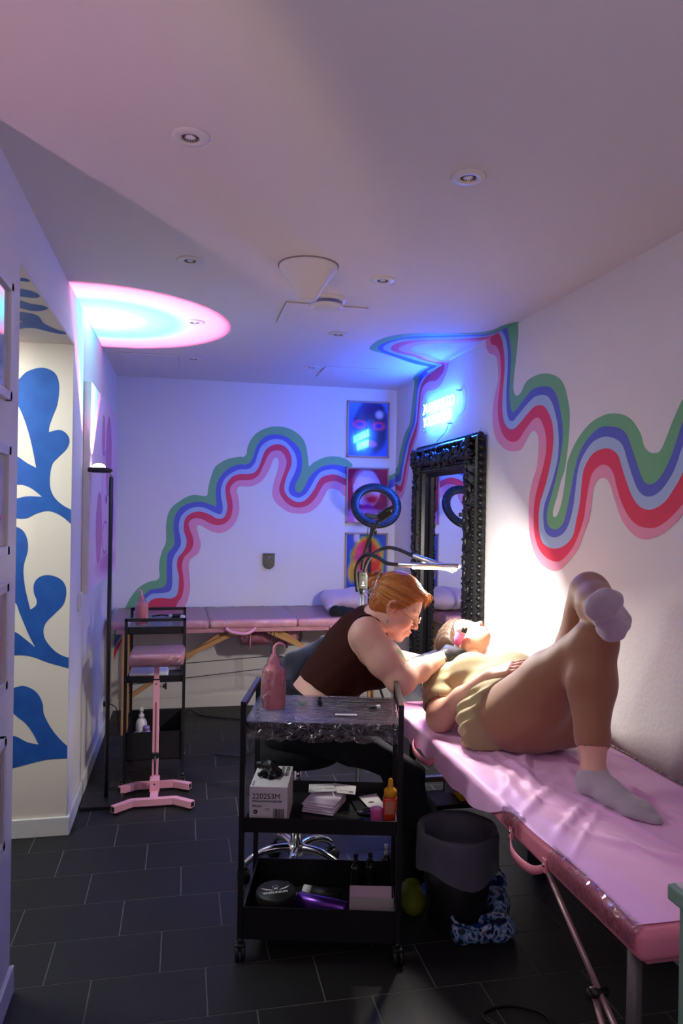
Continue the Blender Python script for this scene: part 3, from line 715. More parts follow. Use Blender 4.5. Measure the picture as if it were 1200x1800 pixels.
# plug at left wall near floor
pl = thing('wall_plug', 'black plug in a socket low on the left wall', 'plug', (LX, 5.0, 0.22))
m = MB(); m.box((LX+0.005, 5.0, 0.22), (0.010, 0.08, 0.08), M_WHITE, bev=0.003); m.build('socket_plate', pl)
m = MB(); m.cyl((LX+0.010, 5.0, 0.22), (LX+0.05, 5.0, 0.22), 0.019, M_BLKPL, r2=0.014); m.tube(smooth_curve([(LX+0.05, 5.0, 0.22), (LX+0.09, 5.0, 0.19), (LX+0.10, 5.02, 0.1), (LX+0.12, 5.05, 0.012), (LX+0.2, 5.1, 0.006)]), 0.0035, M_RUBBER, 8); m.build('cord', pl)
# wall dispenser / holder on the back wall
sn = thing('wall_holder', 'small black rounded holder fixed to the back wall', 'holder', (0.643, B, 1.117))
m = MB(); out = [Vector((0.600, B, 1.165)), Vector((0.686, B, 1.165)), Vector((0.686, B, 1.09))]+[Vector((0.643+0.043*math.cos(a), B, 1.09+0.043*math.sin(a))) for a in [-k*PI/12 for k in range(1, 12)]]+[Vector((0.600, B, 1.09))]
m.prism(out, (0, -0.028, 0), M_BLKPL); m.build('body', sn)
m = MB(); m.box((0.643, B-0.030, 1.163), (0.088, 0.03, 0.010), M_BLKPL, bev=0.003); m.build('lid', sn)
m = MB(); m.cyl((0.640, B-0.034, 1.135), (0.640, B-0.028, 1.135), 0.008, M_STEEL); m.build('button', sn)
# posters on the back wall
def poster(z0, z1, lab, base, blobs):
    x0, x1 = 1.243, 1.588; cx, cz = (x0+x1)/2, (z0+z1)/2
    t = thing('poster', lab, 'poster', (cx, B, cz), 0, 'framed thermal portraits on the back wall')
    m = MB(); w = 0.012
    for c, d in (((cx, z1-w/2), (x1-x0, w)), ((cx, z0+w/2), (x1-x0, w)), ((x0+w/2, cz), (w, z1-z0)), ((x1-w/2, cz), (w, z1-z0))):
        m.box((c[0], B-0.011, c[1]), (d[0], 0.022, d[1]), M_FRAMEW, bev=0.001)
    m.build('frame', t)
    m = MB(); m.box((cx, B-0.008, cz), (x1-x0-2*w, 0.004, z1-z0-2*w), blob_mat('poster_print', base, blobs, 0.12, 1.0)); m.build('print', t)
poster(1.93, 2.374, 'top framed poster, dark blue face with red glowing eyes, catching the neon sign', (0.05, 0.16, 0.75),
       [(0.02, 0.03, 0.14, 0.22, 0.12, (0.03, 0.03, 0.16)), (0.02, -0.02, 0.11, 0.16, 0.3, (0.02, 0.02, 0.08)), (-0.07, 0.04, 0.055, 0.035, 0.3, (0.55, 0.03, 0.2)), (-0.07, 0.04, 0.03, 0.016, 0.3, (0.1, 0.02, 0.3)),
        (0.085, 0.03, 0.055, 0.035, 0.3, (0.60, 0.03, 0.2)), (0.085, 0.03, 0.028, 0.016, 0.3, (0.05, 0.02, 0.4)), (0.09, 0.12, 0.03, 0.03, 0.6, (0.5, 0.5, 0.7)), (0.0, -0.02, 0.02, 0.07, 0.6, (0.08, 0.08, 0.5)), (0.01, -0.115, 0.06, 0.03, 0.3, (0.6, 0.05, 0.22)), (0.01, -0.155, 0.05, 0.02, 0.5, (0.02, 0.02, 0.1))])
poster(1.408, 1.850, 'middle framed poster, pale head on a red ground behind the ring light', (0.42, 0.01, 0.06),
       [(0.0, -0.22, 0.19, 0.12, 0.2, (0.62, 0.12, 0.45)), (0.0, 0.05, 0.112, 0.145, 0.06, (0.62, 0.42, 0.72)), (-0.02, 0.12, 0.07, 0.07, 0.7, (0.78, 0.60, 0.80)), (-0.03, 0.02, 0.06, 0.03, 0.6, (0.30, 0.22, 0.08)), (0.04, -0.03, 0.07, 0.04, 0.7, (0.6, 0.02, 0.06)), (0.0, -0.09, 0.05, 0.025, 0.5, (0.4, 0.02, 0.3)), (-0.02, -0.15, 0.15, 0.04, 0.5, (0.65, 0.25, 0.60))])
poster(0.888, 1.333, 'bottom framed poster, red and orange heat face on blue behind the gooseneck lamp', (0.03, 0.10, 0.50),
       [(0.01, 0.0, 0.140, 0.20, 0.10, (0.15, 0.42, 0.10)), (0.01, 0.0, 0.126, 0.185, 0.12, (0.80, 0.42, 0.02)), (0.01, -0.01, 0.110, 0.175, 0.2, (0.75, 0.05, 0.03)), (-0.03, 0.09, 0.06, 0.05, 0.6, (0.78, 0.04, 0.12)), (-0.03, 0.02, 0.06, 0.03, 0.6, (0.45, 0.02, 0.20)), (0.05, 0.02, 0.05, 0.03, 0.6, (0.80, 0.20, 0.05)), (-0.04, -0.08, 0.04, 0.03, 0.5, (0.80, 0.10, 0.30)), (-0.11, -0.09, 0.035, 0.08, 0.4, (0.85, 0.50, 0.05))])
# frames on the near left wall
FB = [(1.80, 2.135, (0.25, 0.55, 0.75), 'topmost white frame on the near left wall, its glass catching pink and turquoise light'),
      (1.36, 1.67, (0.40, 0.35, 0.62), 'second white frame from the top on the near left wall, pale violet print'),
      (0.975, 1.28, (0.62, 0.18, 0.36), 'third white frame from the top on the near left wall, pink print'),
      (0.515, 0.84, (0.30, 0.08, 0.28), 'lowest white frame on the near left wall, dark pink and blue print')]
for z0, z1, col, lab in FB:
    y0, y1 = 1.965, 2.262; cy, cz = (y0+y1)/2, (z0+z1)/2
    t = thing('picture_frame', lab, 'picture frame', (LX, cy, cz), 0, 'white frames on the near left wall'); m = MB(); w = 0.026
    for c, d in (((cy, z1-w/2), (y1-y0, w)), ((cy, z0+w/2), (y1-y0, w)), ((y0+w/2, cz), (w, z1-z0)), ((y1-w/2, cz), (w, z1-z0))):
        m.box((LX+0.009, c[0], c[1]), (0.018, d[0], d[1]), M_TRIM, bev=0.002)
    m.build('frame', t)
    m = MB(); m.box((LX+0.006, cy, cz), (0.004, y1-y0-2*w, z1-z0-2*w), blob_mat('print', (0.55, 0.5, 0.6), [(0, 0, 0.11, 0.12, 0.5, col), (0.03, -0.03, 0.05, 0.06, 0.5, tuple(c*0.5 for c in col)), (-0.02, 0.05, 0.04, 0.03, 0.5, (0.7, 0.4, 0.55))], 0.08, 1.0, plane=(1, 2))); m.build('print', t)
    m = MB()
    for k in range(3): m.box((LX+0.0085, cy+0.02, z0+0.055-k*0.010), (0.0006, 0.10-0.03*k, 0.003), M_BLKPL)
    m.build('caption', t)
# neon sign
M_NEON = mat('neon_tube', (0.5, 0.8, 1.0), 0.3, emit=(0.10, 0.42, 1.0), estr=26.0)
M_NEONC = mat('neon_core', (0.9, 1, 1.0), 0.3, emit=(0.016, 0.115, 1.0), estr=390.0)
M_ACR = bpy.data.materials.new('clear_acrylic'); M_ACR.use_nodes = True; N, L = nt(M_ACR); N.remove(N['Principled BSDF']); _t = N.new('ShaderNodeBsdfTransparent'); _t.inputs[0].default_value = (0.97, 0.98, 1, 1); L.new(_t.outputs[0], N['Material Output'].inputs[0])
ns = thing('neon_sign', 'blue neon lettering glowing on the right wall above the mirror', 'neon sign', (RX, 4.58, 2.17))
T1 = frame_m((RX-0.035, 4.895, 2.178), (0, -1, -0.02), (0, 0, 1)); T2 = frame_m((RX-0.035, 4.885, 2.085), (0, -1, 0.0), (0, 0, 1))
def neon_text(txt, T, sx, name):
    m = text_mesh(txt, 0.108, M_NEONC, T, extrude=0.003, sx=sx, offset=-0.0055); tp = Matrix.Translation((0, 0, 0.0))
    return m.build(name, ns)
neon_text('24.ALWAYS DO', T1, 0.80, 'lettering'); neon_text('YOUR BEST', T2, 0.80, 'lettering')
m = MB(); m.box((RX-0.028, 4.60, 2.205), (0.003, 0.70, 0.115), M_ACR, bev=0.001); m.box((RX-0.028, 4.66, 2.11), (0.003, 0.52, 0.10), M_ACR, bev=0.001)
for y, z in ((4.93, 2.25), (4.27, 2.255), (4.93, 2.07), (4.42, 2.07)): m.cyl((RX, y, z), (RX-0.031, y, z), 0.005, M_STEEL, n=12)
m.build('backing', ns)
m = MB(); m.tube(smooth_curve([(RX-0.01, 4.42, 2.09), (RX-0.008, 4.52, 2.02), (RX-0.008, 4.66, 1.98), (RX-0.008, 4.70, 1.93), (RX-0.008, 4.72, 1.7)]), 0.002, M_RUBBER, 6); m.build('cord', ns)
m = MB(); m.tube(smooth_curve([(RX-0.01, 4.28, 2.25), (RX-0.008, 4.20, 2.27), (RX-0.008, 4.16, 2.22), (RX-0.008, 4.18, 2.13), (RX-0.008, 4.30, 2.10), (RX-0.008, 4.36, 2.13)]), 0.0018, mat('clear_wire', (0.5, 0.5, 0.6), 0.3), 6); m.build('wire_loop', ns)

# ------------------------------------------------------------------ ornate mirror
mr = thing('wall_mirror', 'tall black ornate carved frame mirror on the right wall under the neon sign', 'mirror', (RX, 4.42, 0.34))
my0, my1, mz0, mz1 = 3.845, 4.985, 0.34, 1.94
M_FRB = mat('black_lacquer', (0.007, 0.007, 0.008), 0.33)
prof = [(0.0, 0.010), (0.0, 0.060), (0.010, 0.070), (0.022, 0.066), (0.034, 0.055), (0.052, 0.068), (0.085, 0.092), (0.110, 0.096), (0.125, 0.084), (0.136, 0.060), (0.150, 0.056), (0.160, 0.066), (0.172, 0.062), (0.178, 0.040), (0.20, 0.022)]
m = MB(); vs = []; fs = []
for (d, h) in prof:
    for (yy, zz) in ((my0+d, mz0+d), (my1-d, mz0+d), (my1-d, mz1-d), (my0+d, mz1-d)): vs.append((RX-h, yy, zz))
for i in range(len(prof)-1):
    for j in range(4): fs.append((i*4+j, i*4+(j+1) % 4, (i+1)*4+(j+1) % 4, (i+1)*4+j))
m.add(vs, fs, M_FRB); m.build('frame', mr, fixn=True)
# carved leaves and beads following the frame
orn = MB(); rr = random.Random(3)
def along(k):
    pts = []
    P = [(my0, mz0), (my1, mz0), (my1, mz1), (my0, mz1)]
    for i in range(4):
        a, b = P[i], P[(i+1) % 4]; Ln = math.hypot(b[0]-a[0], b[1]-a[1]); n = int(Ln/k)
        for q in range(n):
            t = (q+0.5)/n; yield (a[0]+(b[0]-a[0])*t, a[1]+(b[1]-a[1])*t, i, t)
inw = [(0, 1), (-1, 0), (0, -1), (1, 0)]; tdir = [(1, 0), (0, 1), (-1, 0), (0, -1)]
for (y, z, i, t) in along(0.036):
    d = 0.022; ok = (0.02 < t < 0.98)
    orn.ell((RX-0.072, y+inw[i][0]*d, z+inw[i][1]*d), (0.010, 0.011, 0.011), M_FRB, 8, 6)
for (y, z, i, t) in along(0.030):
    d = 0.158
    y2, z2 = y+inw[i][0]*d, z+inw[i][1]*d
    if my0+0.15 < y2 < my1-0.15 and mz0+0.15 < z2 < mz1-0.15 or True:
        if my0+0.155 <= y2 <= my1-0.155 and mz0+0.155 <= z2 <= mz1-0.155:
            orn.ell((RX-0.066, y2, z2), (0.010, 0.012, 0.012), M_FRB, 8, 6)
for (y, z, i, t) in along(0.017):
    d = 0.045+rr.random()*0.085
    y2, z2 = y+inw[i][0]*d, z+inw[i][1]*d
    if not (my0+0.02 <= y2 <= my1-0.02 and mz0+0.02 <= z2 <= mz1-0.02): continue
    a = rr.random()*PI; edge = min(t, 1-t)
    h = 0.080+0.014*math.sin((d-0.045)/0.085*PI)
    orn.ell((RX-h, y2, z2), (0.012, 0.032, 0.010), M_FRB, 8, 6, rot=(a, 0, 0))
# corner shells and wavy outer crest
for (cy, cz) in ((my0+0.07, mz0+0.07), (my1-0.07, mz0+0.07), (my1-0.07, mz1-0.07), (my0+0.07, mz1-0.07)):
    for k in range(9):
        a = k*2*PI/9; orn.ell((RX-0.094, cy+0.04*math.cos(a), cz+0.04*math.sin(a)), (0.014, 0.034, 0.012), M_FRB, 10, 6, rot=(a, 0, 0))
    orn.ell((RX-0.100, cy, cz), (0.014, 0.018, 0.018), M_FRB, 10, 8)
for (y, z, i, t) in along(0.044):
    orn.ell((RX-0.035, y-inw[i][0]*0.002, z-inw[i][1]*0.002), (0.024, 0.020, 0.020), M_FRB, 8, 6)
orn.build('carving', mr)
m = MB(); m.box((RX-0.016, (my0+my1)/2, (mz0+mz1)/2), (0.006, my1-my0-0.36, mz1-mz0-0.36), M_MIRROR); m.build('glass', mr)
m = MB(); m.tube([(RX-0.05, my0+0.05, mz1), (RX-0.02, my0+0.055, mz1+0.04), (RX-0.05, my0+0.07, mz1)], 0.002, M_STEEL, 6); m.build('hanger', mr)

# ------------------------------------------------------------------ massage table at the back
def cushion(mb, c, d, m, bev=0.02, rot=0.0):
    mb.box(c, d, m, rot=(0, 0, rot), bev=bev, seg=4)
bt = thing('massage_table', 'pink padded folding massage table along the back wall on wooden legs', 'massage table', (0.47, 5.36, 0))
RT = math.radians(1.0); T = Matrix.Translation((0.47, 5.33, 0)) @ Matrix.Rotation(RT, 4, 'Z')
m = MB(); zt = 0.76
for x0, x1 in ((-0.93, -0.30), (-0.296, 0.30), (0.304, 0.93)):
    m.box(((x0+x1)/2, 0, zt-0.032), (x1-x0, 0.64, 0.064), M_VINYLB, bev=0.020, seg=4, M=T)
m.build('cushion', bt)
m = MB(); m.box((0, 0, zt-0.077), (1.80, 0.60, 0.03), M_VINYLB, bev=0.004, M=T); m.build('frame', bt)
for sx in (-1, 1):
    for sy in (-1, 1):
        m = MB(); a = Vector((sx*0.84, sy*0.27, zt-0.09)); b = Vector((sx*0.84, sy*0.27, 0.0))
        m.box(((a+b)/2), (0.045, 0.03, (a-b).length), M_WOOD, M=T, bev=0.003)
        for q in range(4): m.box((sx*0.84, sy*0.27-0.0155, 0.30-0.05*q), (0.007, 0.001, 0.007), M_BLKPL, M=T)
        m.build('leg', bt)
    for k, (xa, za) in enumerate(((0.12, zt-0.095), (0.20, zt-0.095))):
        m = MB(); a = Vector((sx*(xa-0.02), -0.23+0.03*k, za)); b = Vector((sx*0.80, -0.23+0.03*k, 0.34-0.10*k)); mid = (a+b)/2; d = b-a
        m.box(mid, (0.022, 0.030, d.length), M_WOOD, rot=d.to_track_quat('Z', 'Y').to_matrix().to_4x4(), M=T, bev=0.002); m.build('brace', bt)
m = MB()
for (a, b) in (((-0.82, -0.27, 0.44), (0.12, -0.30, 0.50)), ((0.12, -0.30, 0.50), (0.82, -0.27, 0.42)), ((-0.82, -0.27, 0.33), (0.14, -0.3, 0.42)), ((0.14, -0.3, 0.42), (0.82, -0.27, 0.36)), ((0.12, -0.30, 0.67), (0.12, -0.30, 0.42)), ((0.14, -0.30, 0.67), (0.15, -0.30, 0.42))):
    m.tube([T @ Vector(a), T @ Vector(b)], 0.0028, M_BLKPL, 6)
m.build('tension_cord', bt)
for x in (-0.10, 0.62):
    m = MB(); m.tube(smooth_curve([T @ Vector((x-0.09, -0.324, zt-0.060)), T @ Vector((x-0.05, -0.338, zt-0.085)), T @ Vector((x+0.05, -0.345, zt-0.095)), T @ Vector((x+0.11, -0.324, zt-0.062))]), 0.011, M_VINYLB, 8)
    m.build('carry_strap', bt)
m = MB(); m.cyl(T @ Vector((0.66, -0.324, zt-0.04)), T @ Vector((0.66, -0.316, zt-0.04)), 0.014, M_BLKPL); m.build('rivet', bt)
m = MB()
n = 50
vs = []; fs = []
for i in range(n+1):
    for j, (yy, zz) in enumerate(((0.328, zt-0.05), (0.326, zt+0.001), (0.30, zt+0.004), (0, zt+0.005), (-0.30, zt+0.004), (-0.328, zt+0.0), (-0.331, zt-0.035), (-0.329, zt-0.08))):
        x = -0.94+1.88*i/n; w = 0.002*math.sin(i*1.7+j*2.1); vs.append((x, yy+w, zz+abs(w)*0.4))
for i in range(n):
    for j in range(7): fs.append((i*8+j, i*8+j+1, (i+1)*8+j+1, (i+1)*8+j))
m.add(vs, fs, M_FILM, True, T); m.build('film_wrap', bt)
# pillow on the back table
FP = Field((0.98, 5.10, 0.72), (1.60, 5.64, 0.98), 0.012)
FP.ell((1.31, 5.38, 0.845), (0.30, 0.22, 0.085), 0.02)
FP.cone((1.04, 5.20, 0.80), (1.08, 5.56, 0.86), 0.035, 0.04, 0.06).cone((1.56, 5.20, 0.80), (1.56, 5.56, 0.85), 0.03, 0.03, 0.06)
FP.disp(lambda X, Y, Z: 0.006*np.sin(X*34+Y*9)*np.cos(Y*22-X*11)); FP.cut((0, 0, 0.764), (0, 0, -1))
pw = field_obj('pillow', FP, [mat('lilac_cotton', (0.50, 0.38, 0.58), 0.9, sheen=0.3, bump=(25, 0.2, 0.006))]); tag(pw, 'lilac pillow lying on the right end of the back massage table', 'pillow')
# dark folded thing beside the pillow
FP = Field((0.98, 5.0, 0.74), (1.24, 5.2, 0.88), 0.008); FP.ell((1.11, 5.09, 0.785), (0.10, 0.06, 0.04)).ell((1.06, 5.07, 0.80), (0.05, 0.04, 0.035)); FP.disp(lambda X, Y, Z: 0.004*np.sin(X*80+Y*60)); FP.cut((0, 0, 0.7655), (0, 0, -1))
bg = field_obj('cloth_bag', FP, [M_DARKF]); tag(bg, 'small crumpled black bag in front of the lilac pillow', 'bag')
# wrapped bolster hanging under the back table
bo = thing('bolster', 'pink bolster wrapped in clear film slung under the back massage table', 'bolster', (0.62, 5.30, 0.58))
m = MB(); m.tube([(0.40, 5.30, 0.595), (0.42, 5.30, 0.595), (0.80, 5.30, 0.595), (0.82, 5.30, 0.595)], [0.05, 0.072, 0.072, 0.05], M_VINYLB, 24); m.build('roll', bo)
m = MB(); m.tube([(0.38, 5.30, 0.595), (0.41, 5.30, 0.595), (0.83, 5.30, 0.595), (0.85, 5.30, 0.595)], [0.03, 0.077, 0.077, 0.03], M_FILMC, 24); m.build('film_wrap', bo)
for x in (0.47, 0.74):
    m = MB(); m.tube(smooth_curve([(x, 5.215, 0.665), (x, 5.21, 0.60), (x, 5.25, 0.525), (x, 5.30, 0.508), (x, 5.35, 0.525), (x, 5.39, 0.60), (x, 5.385, 0.665)]), 0.006, M_VINYLB, 8)
    m.build('strap', bo)
# power cords on the floor
for nm, pts, lab in (('power_cord', [(-0.25, 5.25, 0.006), (0.0, 5.45, 0.006), (0.06, 5.52, 0.02), (0.14, 5.42, 0.006), (0.35, 5.30, 0.006), (0.6, 5.2, 0.006), (0.85, 5.25, 0.006)], 'thin black power cord along the floor under the back table'),
                     ('power_cord', [(0.2, 4.55, 0.005), (0.35, 4.5, 0.005), (0.5, 4.62, 0.005), (0.7, 4.7, 0.005), (0.9, 4.9, 0.005)], 'thin black power cord on the tiles before the back table'),
                     ('power_cord', [(0.90, 2.05, 0.004), (0.95, 1.95, 0.004), (1.05, 1.93, 0.004), (1.08, 2.02, 0.004), (0.98, 2.08, 0.004), (0.9, 2.02, 0.004), (1.2, 1.75, 0.004), (1.45, 1.9, 0.004)], 'black cord looped on the tiles under the client table')):
    m = MB(); m.tube(smooth_curve(pts), 0.0042, M_RUBBER, 8); tag(m.build(nm), lab, 'cord')
# ------------------------------------------------------------------ back trolley, seen end on
def rim_tray(mb, T, hx, hy, z0, z1, m, t=0.003):
    mb.box((0, 0, z0+t/2), (2*hx, 2*hy, t), m, M=T)
    for sx in (-1, 1): mb.box((sx*(hx-t/2), 0, (z0+z1)/2), (t, 2*hy, z1-z0), m, M=T)
    for sy in (-1, 1): mb.box((0, sy*(hy-t/2), (z0+z1)/2), (2*hx, t, z1-z0), m, M=T)
def caster(parent, p, name='caster'):
    m = MB(); x, y, z = p
    m.cyl((x, y, 0.075), (x, y, 0.055), 0.010, M_BLKPL, n=14)
    for s in (-1, 1):
        m.cyl((x+s*0.004, y, 0.026), (x+s*0.016, y, 0.026), 0.026, M_BLKPL, n=24)
    m.box((x, y, 0.045), (0.036, 0.03, 0.026), M_BLKPL, bev=0.006)
    return m.build(name, parent)
bcT = Matrix.Translation((-0.140, 4.29, 0))
bc = thing('utility_trolley', 'black three-tier trolley behind the pink armrest stand', 'trolley', (-0.140, 4.29, 0))
hx, hy = 0.152, 0.225
for sx in (-1, 1):
    for sy in (-1, 1):
        m = MB(); m.box((sx*hx, sy*hy, 0.49), (0.016, 0.016, 0.84), M_BLACK, M=bcT, bev=0.001); po = m.build('post', bc); p = bcT @ Vector((sx*hx, sy*hy, 0)); caster(po, p)
for sy in (-1, 1):
    m = MB(); m.box((0, sy*hy, 0.902), (2*hx+0.016, 0.016, 0.016), M_BLACK, M=bcT, bev=0.001); m.build('handle', bc)
for z0, z1 in ((0.825, 0.862), (0.565, 0.60), (0.15, 0.30)):
    m = MB(); rim_tray(m, bcT, hx-0.008, hy-0.004, z0, z1, M_BLACK); m.build('tray', bc)
m = MB(); m.box((-0.140, 4.29, 0.866), (0.29, 0.44, 0.003), M_FILM); m.build('film_wrap', bc)
# wash bottle
M_LIQ = mat('pink_bottle_plastic', (1.0, 0.36, 0.44), 0.3, coat=0.5, sss=0.5, noise=(20, (1.0, 0.46, 0.52), 0.6))
def wash_bottle(loc, s, lab, bend):
    t = thing('wash_bottle', lab, 'bottle', loc); x, y, z = loc
    T = Matrix.Translation(loc) @ Matrix.Scale(s, 4)
    m = MB(); m.lathe([(0.032, 0.0), (0.038, 0.003), (0.0392, 0.012), (0.0392, 0.115), (0.0375, 0.124), (0.030, 0.134), (0.020, 0.141), (0.0165, 0.150)], M_LIQ, 32, T); m.build('body', t)
    m = MB(); m.lathe([(0.0175, 0.146), (0.0185, 0.150), (0.0175, 0.160), (0.012, 0.168), (0.0075, 0.176)], M_LIQ, 24, T); m.build('cap', t)
    m = MB(); p = [(0, 0, 0.172), (0, 0, 0.192), (0.003*bend, 0, 0.204), (0.014*bend, 0, 0.212), (0.026*bend, 0, 0.210), (0.036*bend, 0, 0.202)]
    c = smooth_curve([T @ Vector(q) for q in p]); m.tube(c, [0.006*s-(0.003*s)*i/(len(c)-1) for i in range(len(c))], M_LIQ, 10); m.build('spout', t)
    m = MB(); m.lathe([(0.0398, 0.001), (0.0402, 0.05), (0.0400, 0.118), (0.034, 0.134), (0.024, 0.146), (0.020, 0.164), (0.010, 0.180)], M_FILMC, 32, T, cap=False); m.build('film_wrap', t)
    return t
wash_bottle((-0.218, 4.13, 0.868), 0.88, 'pink wash bottle wrapped in film on the back trolley', -0.8)
# small tools on the back trolley
tm = thing('tattoo_machine', 'black pen tattoo machine lying on the back trolley', 'tattoo machine', (-0.08, 4.36, 0.868))
m = MB(); m.tube([(-0.06, 4.36, 0.880), (0.005, 4.37, 0.880)], 0.012, M_BLKPL, 16); m.build('grip', tm)
m = MB(); m.tube([(-0.08, 4.357, 0.880), (-0.06, 4.36, 0.880)], [0.010, 0.012], M_STEEL, 16); m.build('tip', tm)
m = MB(); m.tube(smooth_curve([(-0.08, 4.357, 0.880), (-0.11, 4.35, 0.888), (-0.15, 4.37, 0.880), (-0.17, 4.42, 0.872)]), 0.004, M_RUBBER, 8); m.build('cord', tm)
m = MB(); m.box((-0.04, 4.43, 0.872), (0.09, 0.03, 0.008), M_BLKPL, bev=0.002); tag(m.build('tool_case'), 'flat black case at the back of the back trolley top', 'case')
FP = Field((-0.02, 4.28, 0.86), (0.02, 4.36, 0.90), 0.003); FP.ell((0, 4.32, 0.879), (0.015, 0.02, 0.011)); FP.disp(lambda X, Y, Z: 0.003*np.sin(X*400)*np.sin(Y*300)); FP.cut((0, 0, 0.8685), (0, 0, -1), 0.002)
tag(field_obj('tissue', FP, [M_PAPER]), 'crumpled white tissue at the right end of the back trolley top', 'tissue')
# middle tray: stack of wipes and two boxes
for i in range(3):
    m = MB(); m.box((-0.175+0.003*(i % 2), 4.16, 0.574+0.0165*i+0.002), (0.20, 0.18, 0.014), M_PAPER, bev=0.004, seg=3)
    tag(m.build('wipe_pack'), ('bottom', 'middle', 'top')[i]+' pack of the folded white wipes on the back trolley', 'wipes', 'white wipe packs on the back trolley')
def label_box(nm, c, d, lab, txts, rz=0):
    t = thing(nm, lab, 'box', (c[0], c[1], c[2]-d[2]/2), rz)
    T = Matrix.Translation(c) @ Matrix.Rotation(rz, 4, 'Z')
    m = MB(); m.box((0, 0, 0), d, M_PAPER, M=T, bev=0.001); m.build('carton', t)
    return t, T
t, T = label_box('glove_box', (-0.175, 4.34, 0.633), (0.17, 0.09, 0.13), 'white glove box lettered NITR under the armrest pad on the back trolley', None)
m = text_mesh('NITRILE', 0.026, M_BLKPL, T @ frame_m((-0.075, -0.0462, 0.035), (1, 0, 0), (0, 0, 1))); m.build('lettering', t)
t, T = label_box('glove_box', (-0.045, 4.40, 0.622), (0.075, 0.10, 0.106), 'smaller pale box with dark lettering at the right of the back trolley shelf', None)
m = text_mesh('VITAGUARD', 0.010, M_BLKPL, T @ frame_m((-0.033, -0.0512, -0.042), (1, 0, 0), (0, 0, 1))); m.build('lettering', t)
# bottom tray bottles
M_LILAC = mat('lilac_metal', (0.34, 0.25, 0.5), 0.3, metal=0.4)
def can(x, y, z, r, h, m_, lab, grp, nm='spray_can'):
    t = thing(nm, lab, 'can', (x, y, z), 0, grp); T = Matrix.Translation((x, y, z))
    m = MB(); m.lathe([(r*0.9, 0), (r, 0.004), (r, h*0.78), (r*0.85, h*0.84), (r*0.5, h*0.87)], m_, 24, T); m.build('body', t)
    m = MB(); m.lathe([(r*0.72, h*0.84), (r*0.72, h*0.98), (r*0.62, h)], M_LILAC, 20, T); m.build('cap', t)
can(-0.235, 4.12, 0.153, 0.022, 0.135, M_LILAC, 'leftmost lilac can in the bottom tray of the back trolley', 'lilac cans in the back trolley')
can(-0.185, 4.14, 0.153, 0.026, 0.16, M_LILAC, 'taller lilac can in the bottom tray of the back trolley', 'lilac cans in the back trolley')
can(-0.13, 4.15, 0.153, 0.022, 0.15, M_LILAC, 'rightmost lilac can in the bottom tray of the back trolley', 'lilac cans in the back trolley')
def spray_bottle(x, y, z, r, h, mb_, mc, lab, grp=None):
    t = thing('spray_bottle', lab, 'spray bottle', (x, y, z), 0, grp); T = Matrix.Translation((x, y, z))
    m = MB(); m.lathe([(r*0.9, 0), (r, 0.004), (r, h*0.62), (r*0.8, h*0.70), (r*0.4, h*0.74), (r*0.4, h*0.76)], mb_, 24, T); m.build('body', t)
    m = MB(); m.lathe([(r*0.5, h*0.75), (r*0.5, h*0.82), (r*0.25, h*0.84), (r*0.25, h*0.90), (r*0.42, h*0.91), (r*0.42, h), (0.001, h)], mc, 20, T); m.box((0, -r*0.5, h*0.95), (r*0.4, r*0.6, h*0.05), mc, M=T, bev=0.001); m.build('pump', t)
    m = MB(); m.lathe([(r*1.01, h*0.15), (r*1.01, h*0.5)], M_PAPER if mb_ is not M_PAPER else M_LBLUE, 24, T, cap=False); 
    return t
spray_bottle(-0.215, 4.24, 0.153, 0.030, 0.24, M_WHITE, M_WHITE, 'white foam pump bottle in the bottom tray of the back trolley')
FP = Field((-0.12, 4.2, 0.14), (0.0, 4.34, 0.25), 0.004); FP.ell((-0.06, 4.27, 0.185), (0.045, 0.05, 0.035)); FP.disp(lambda X, Y, Z: 0.004*np.sin(X*150)*np.sin(Y*130)); FP.cut((0, 0, 0.1535), (0, 0, -1), 0.002)
tag(field_obj('cloth', FP, [mat('pale_cloth', (0.45, 0.42, 0.5), 0.9)]), 'crumpled pale cloth in the bottom tray of the back trolley', 'cloth')

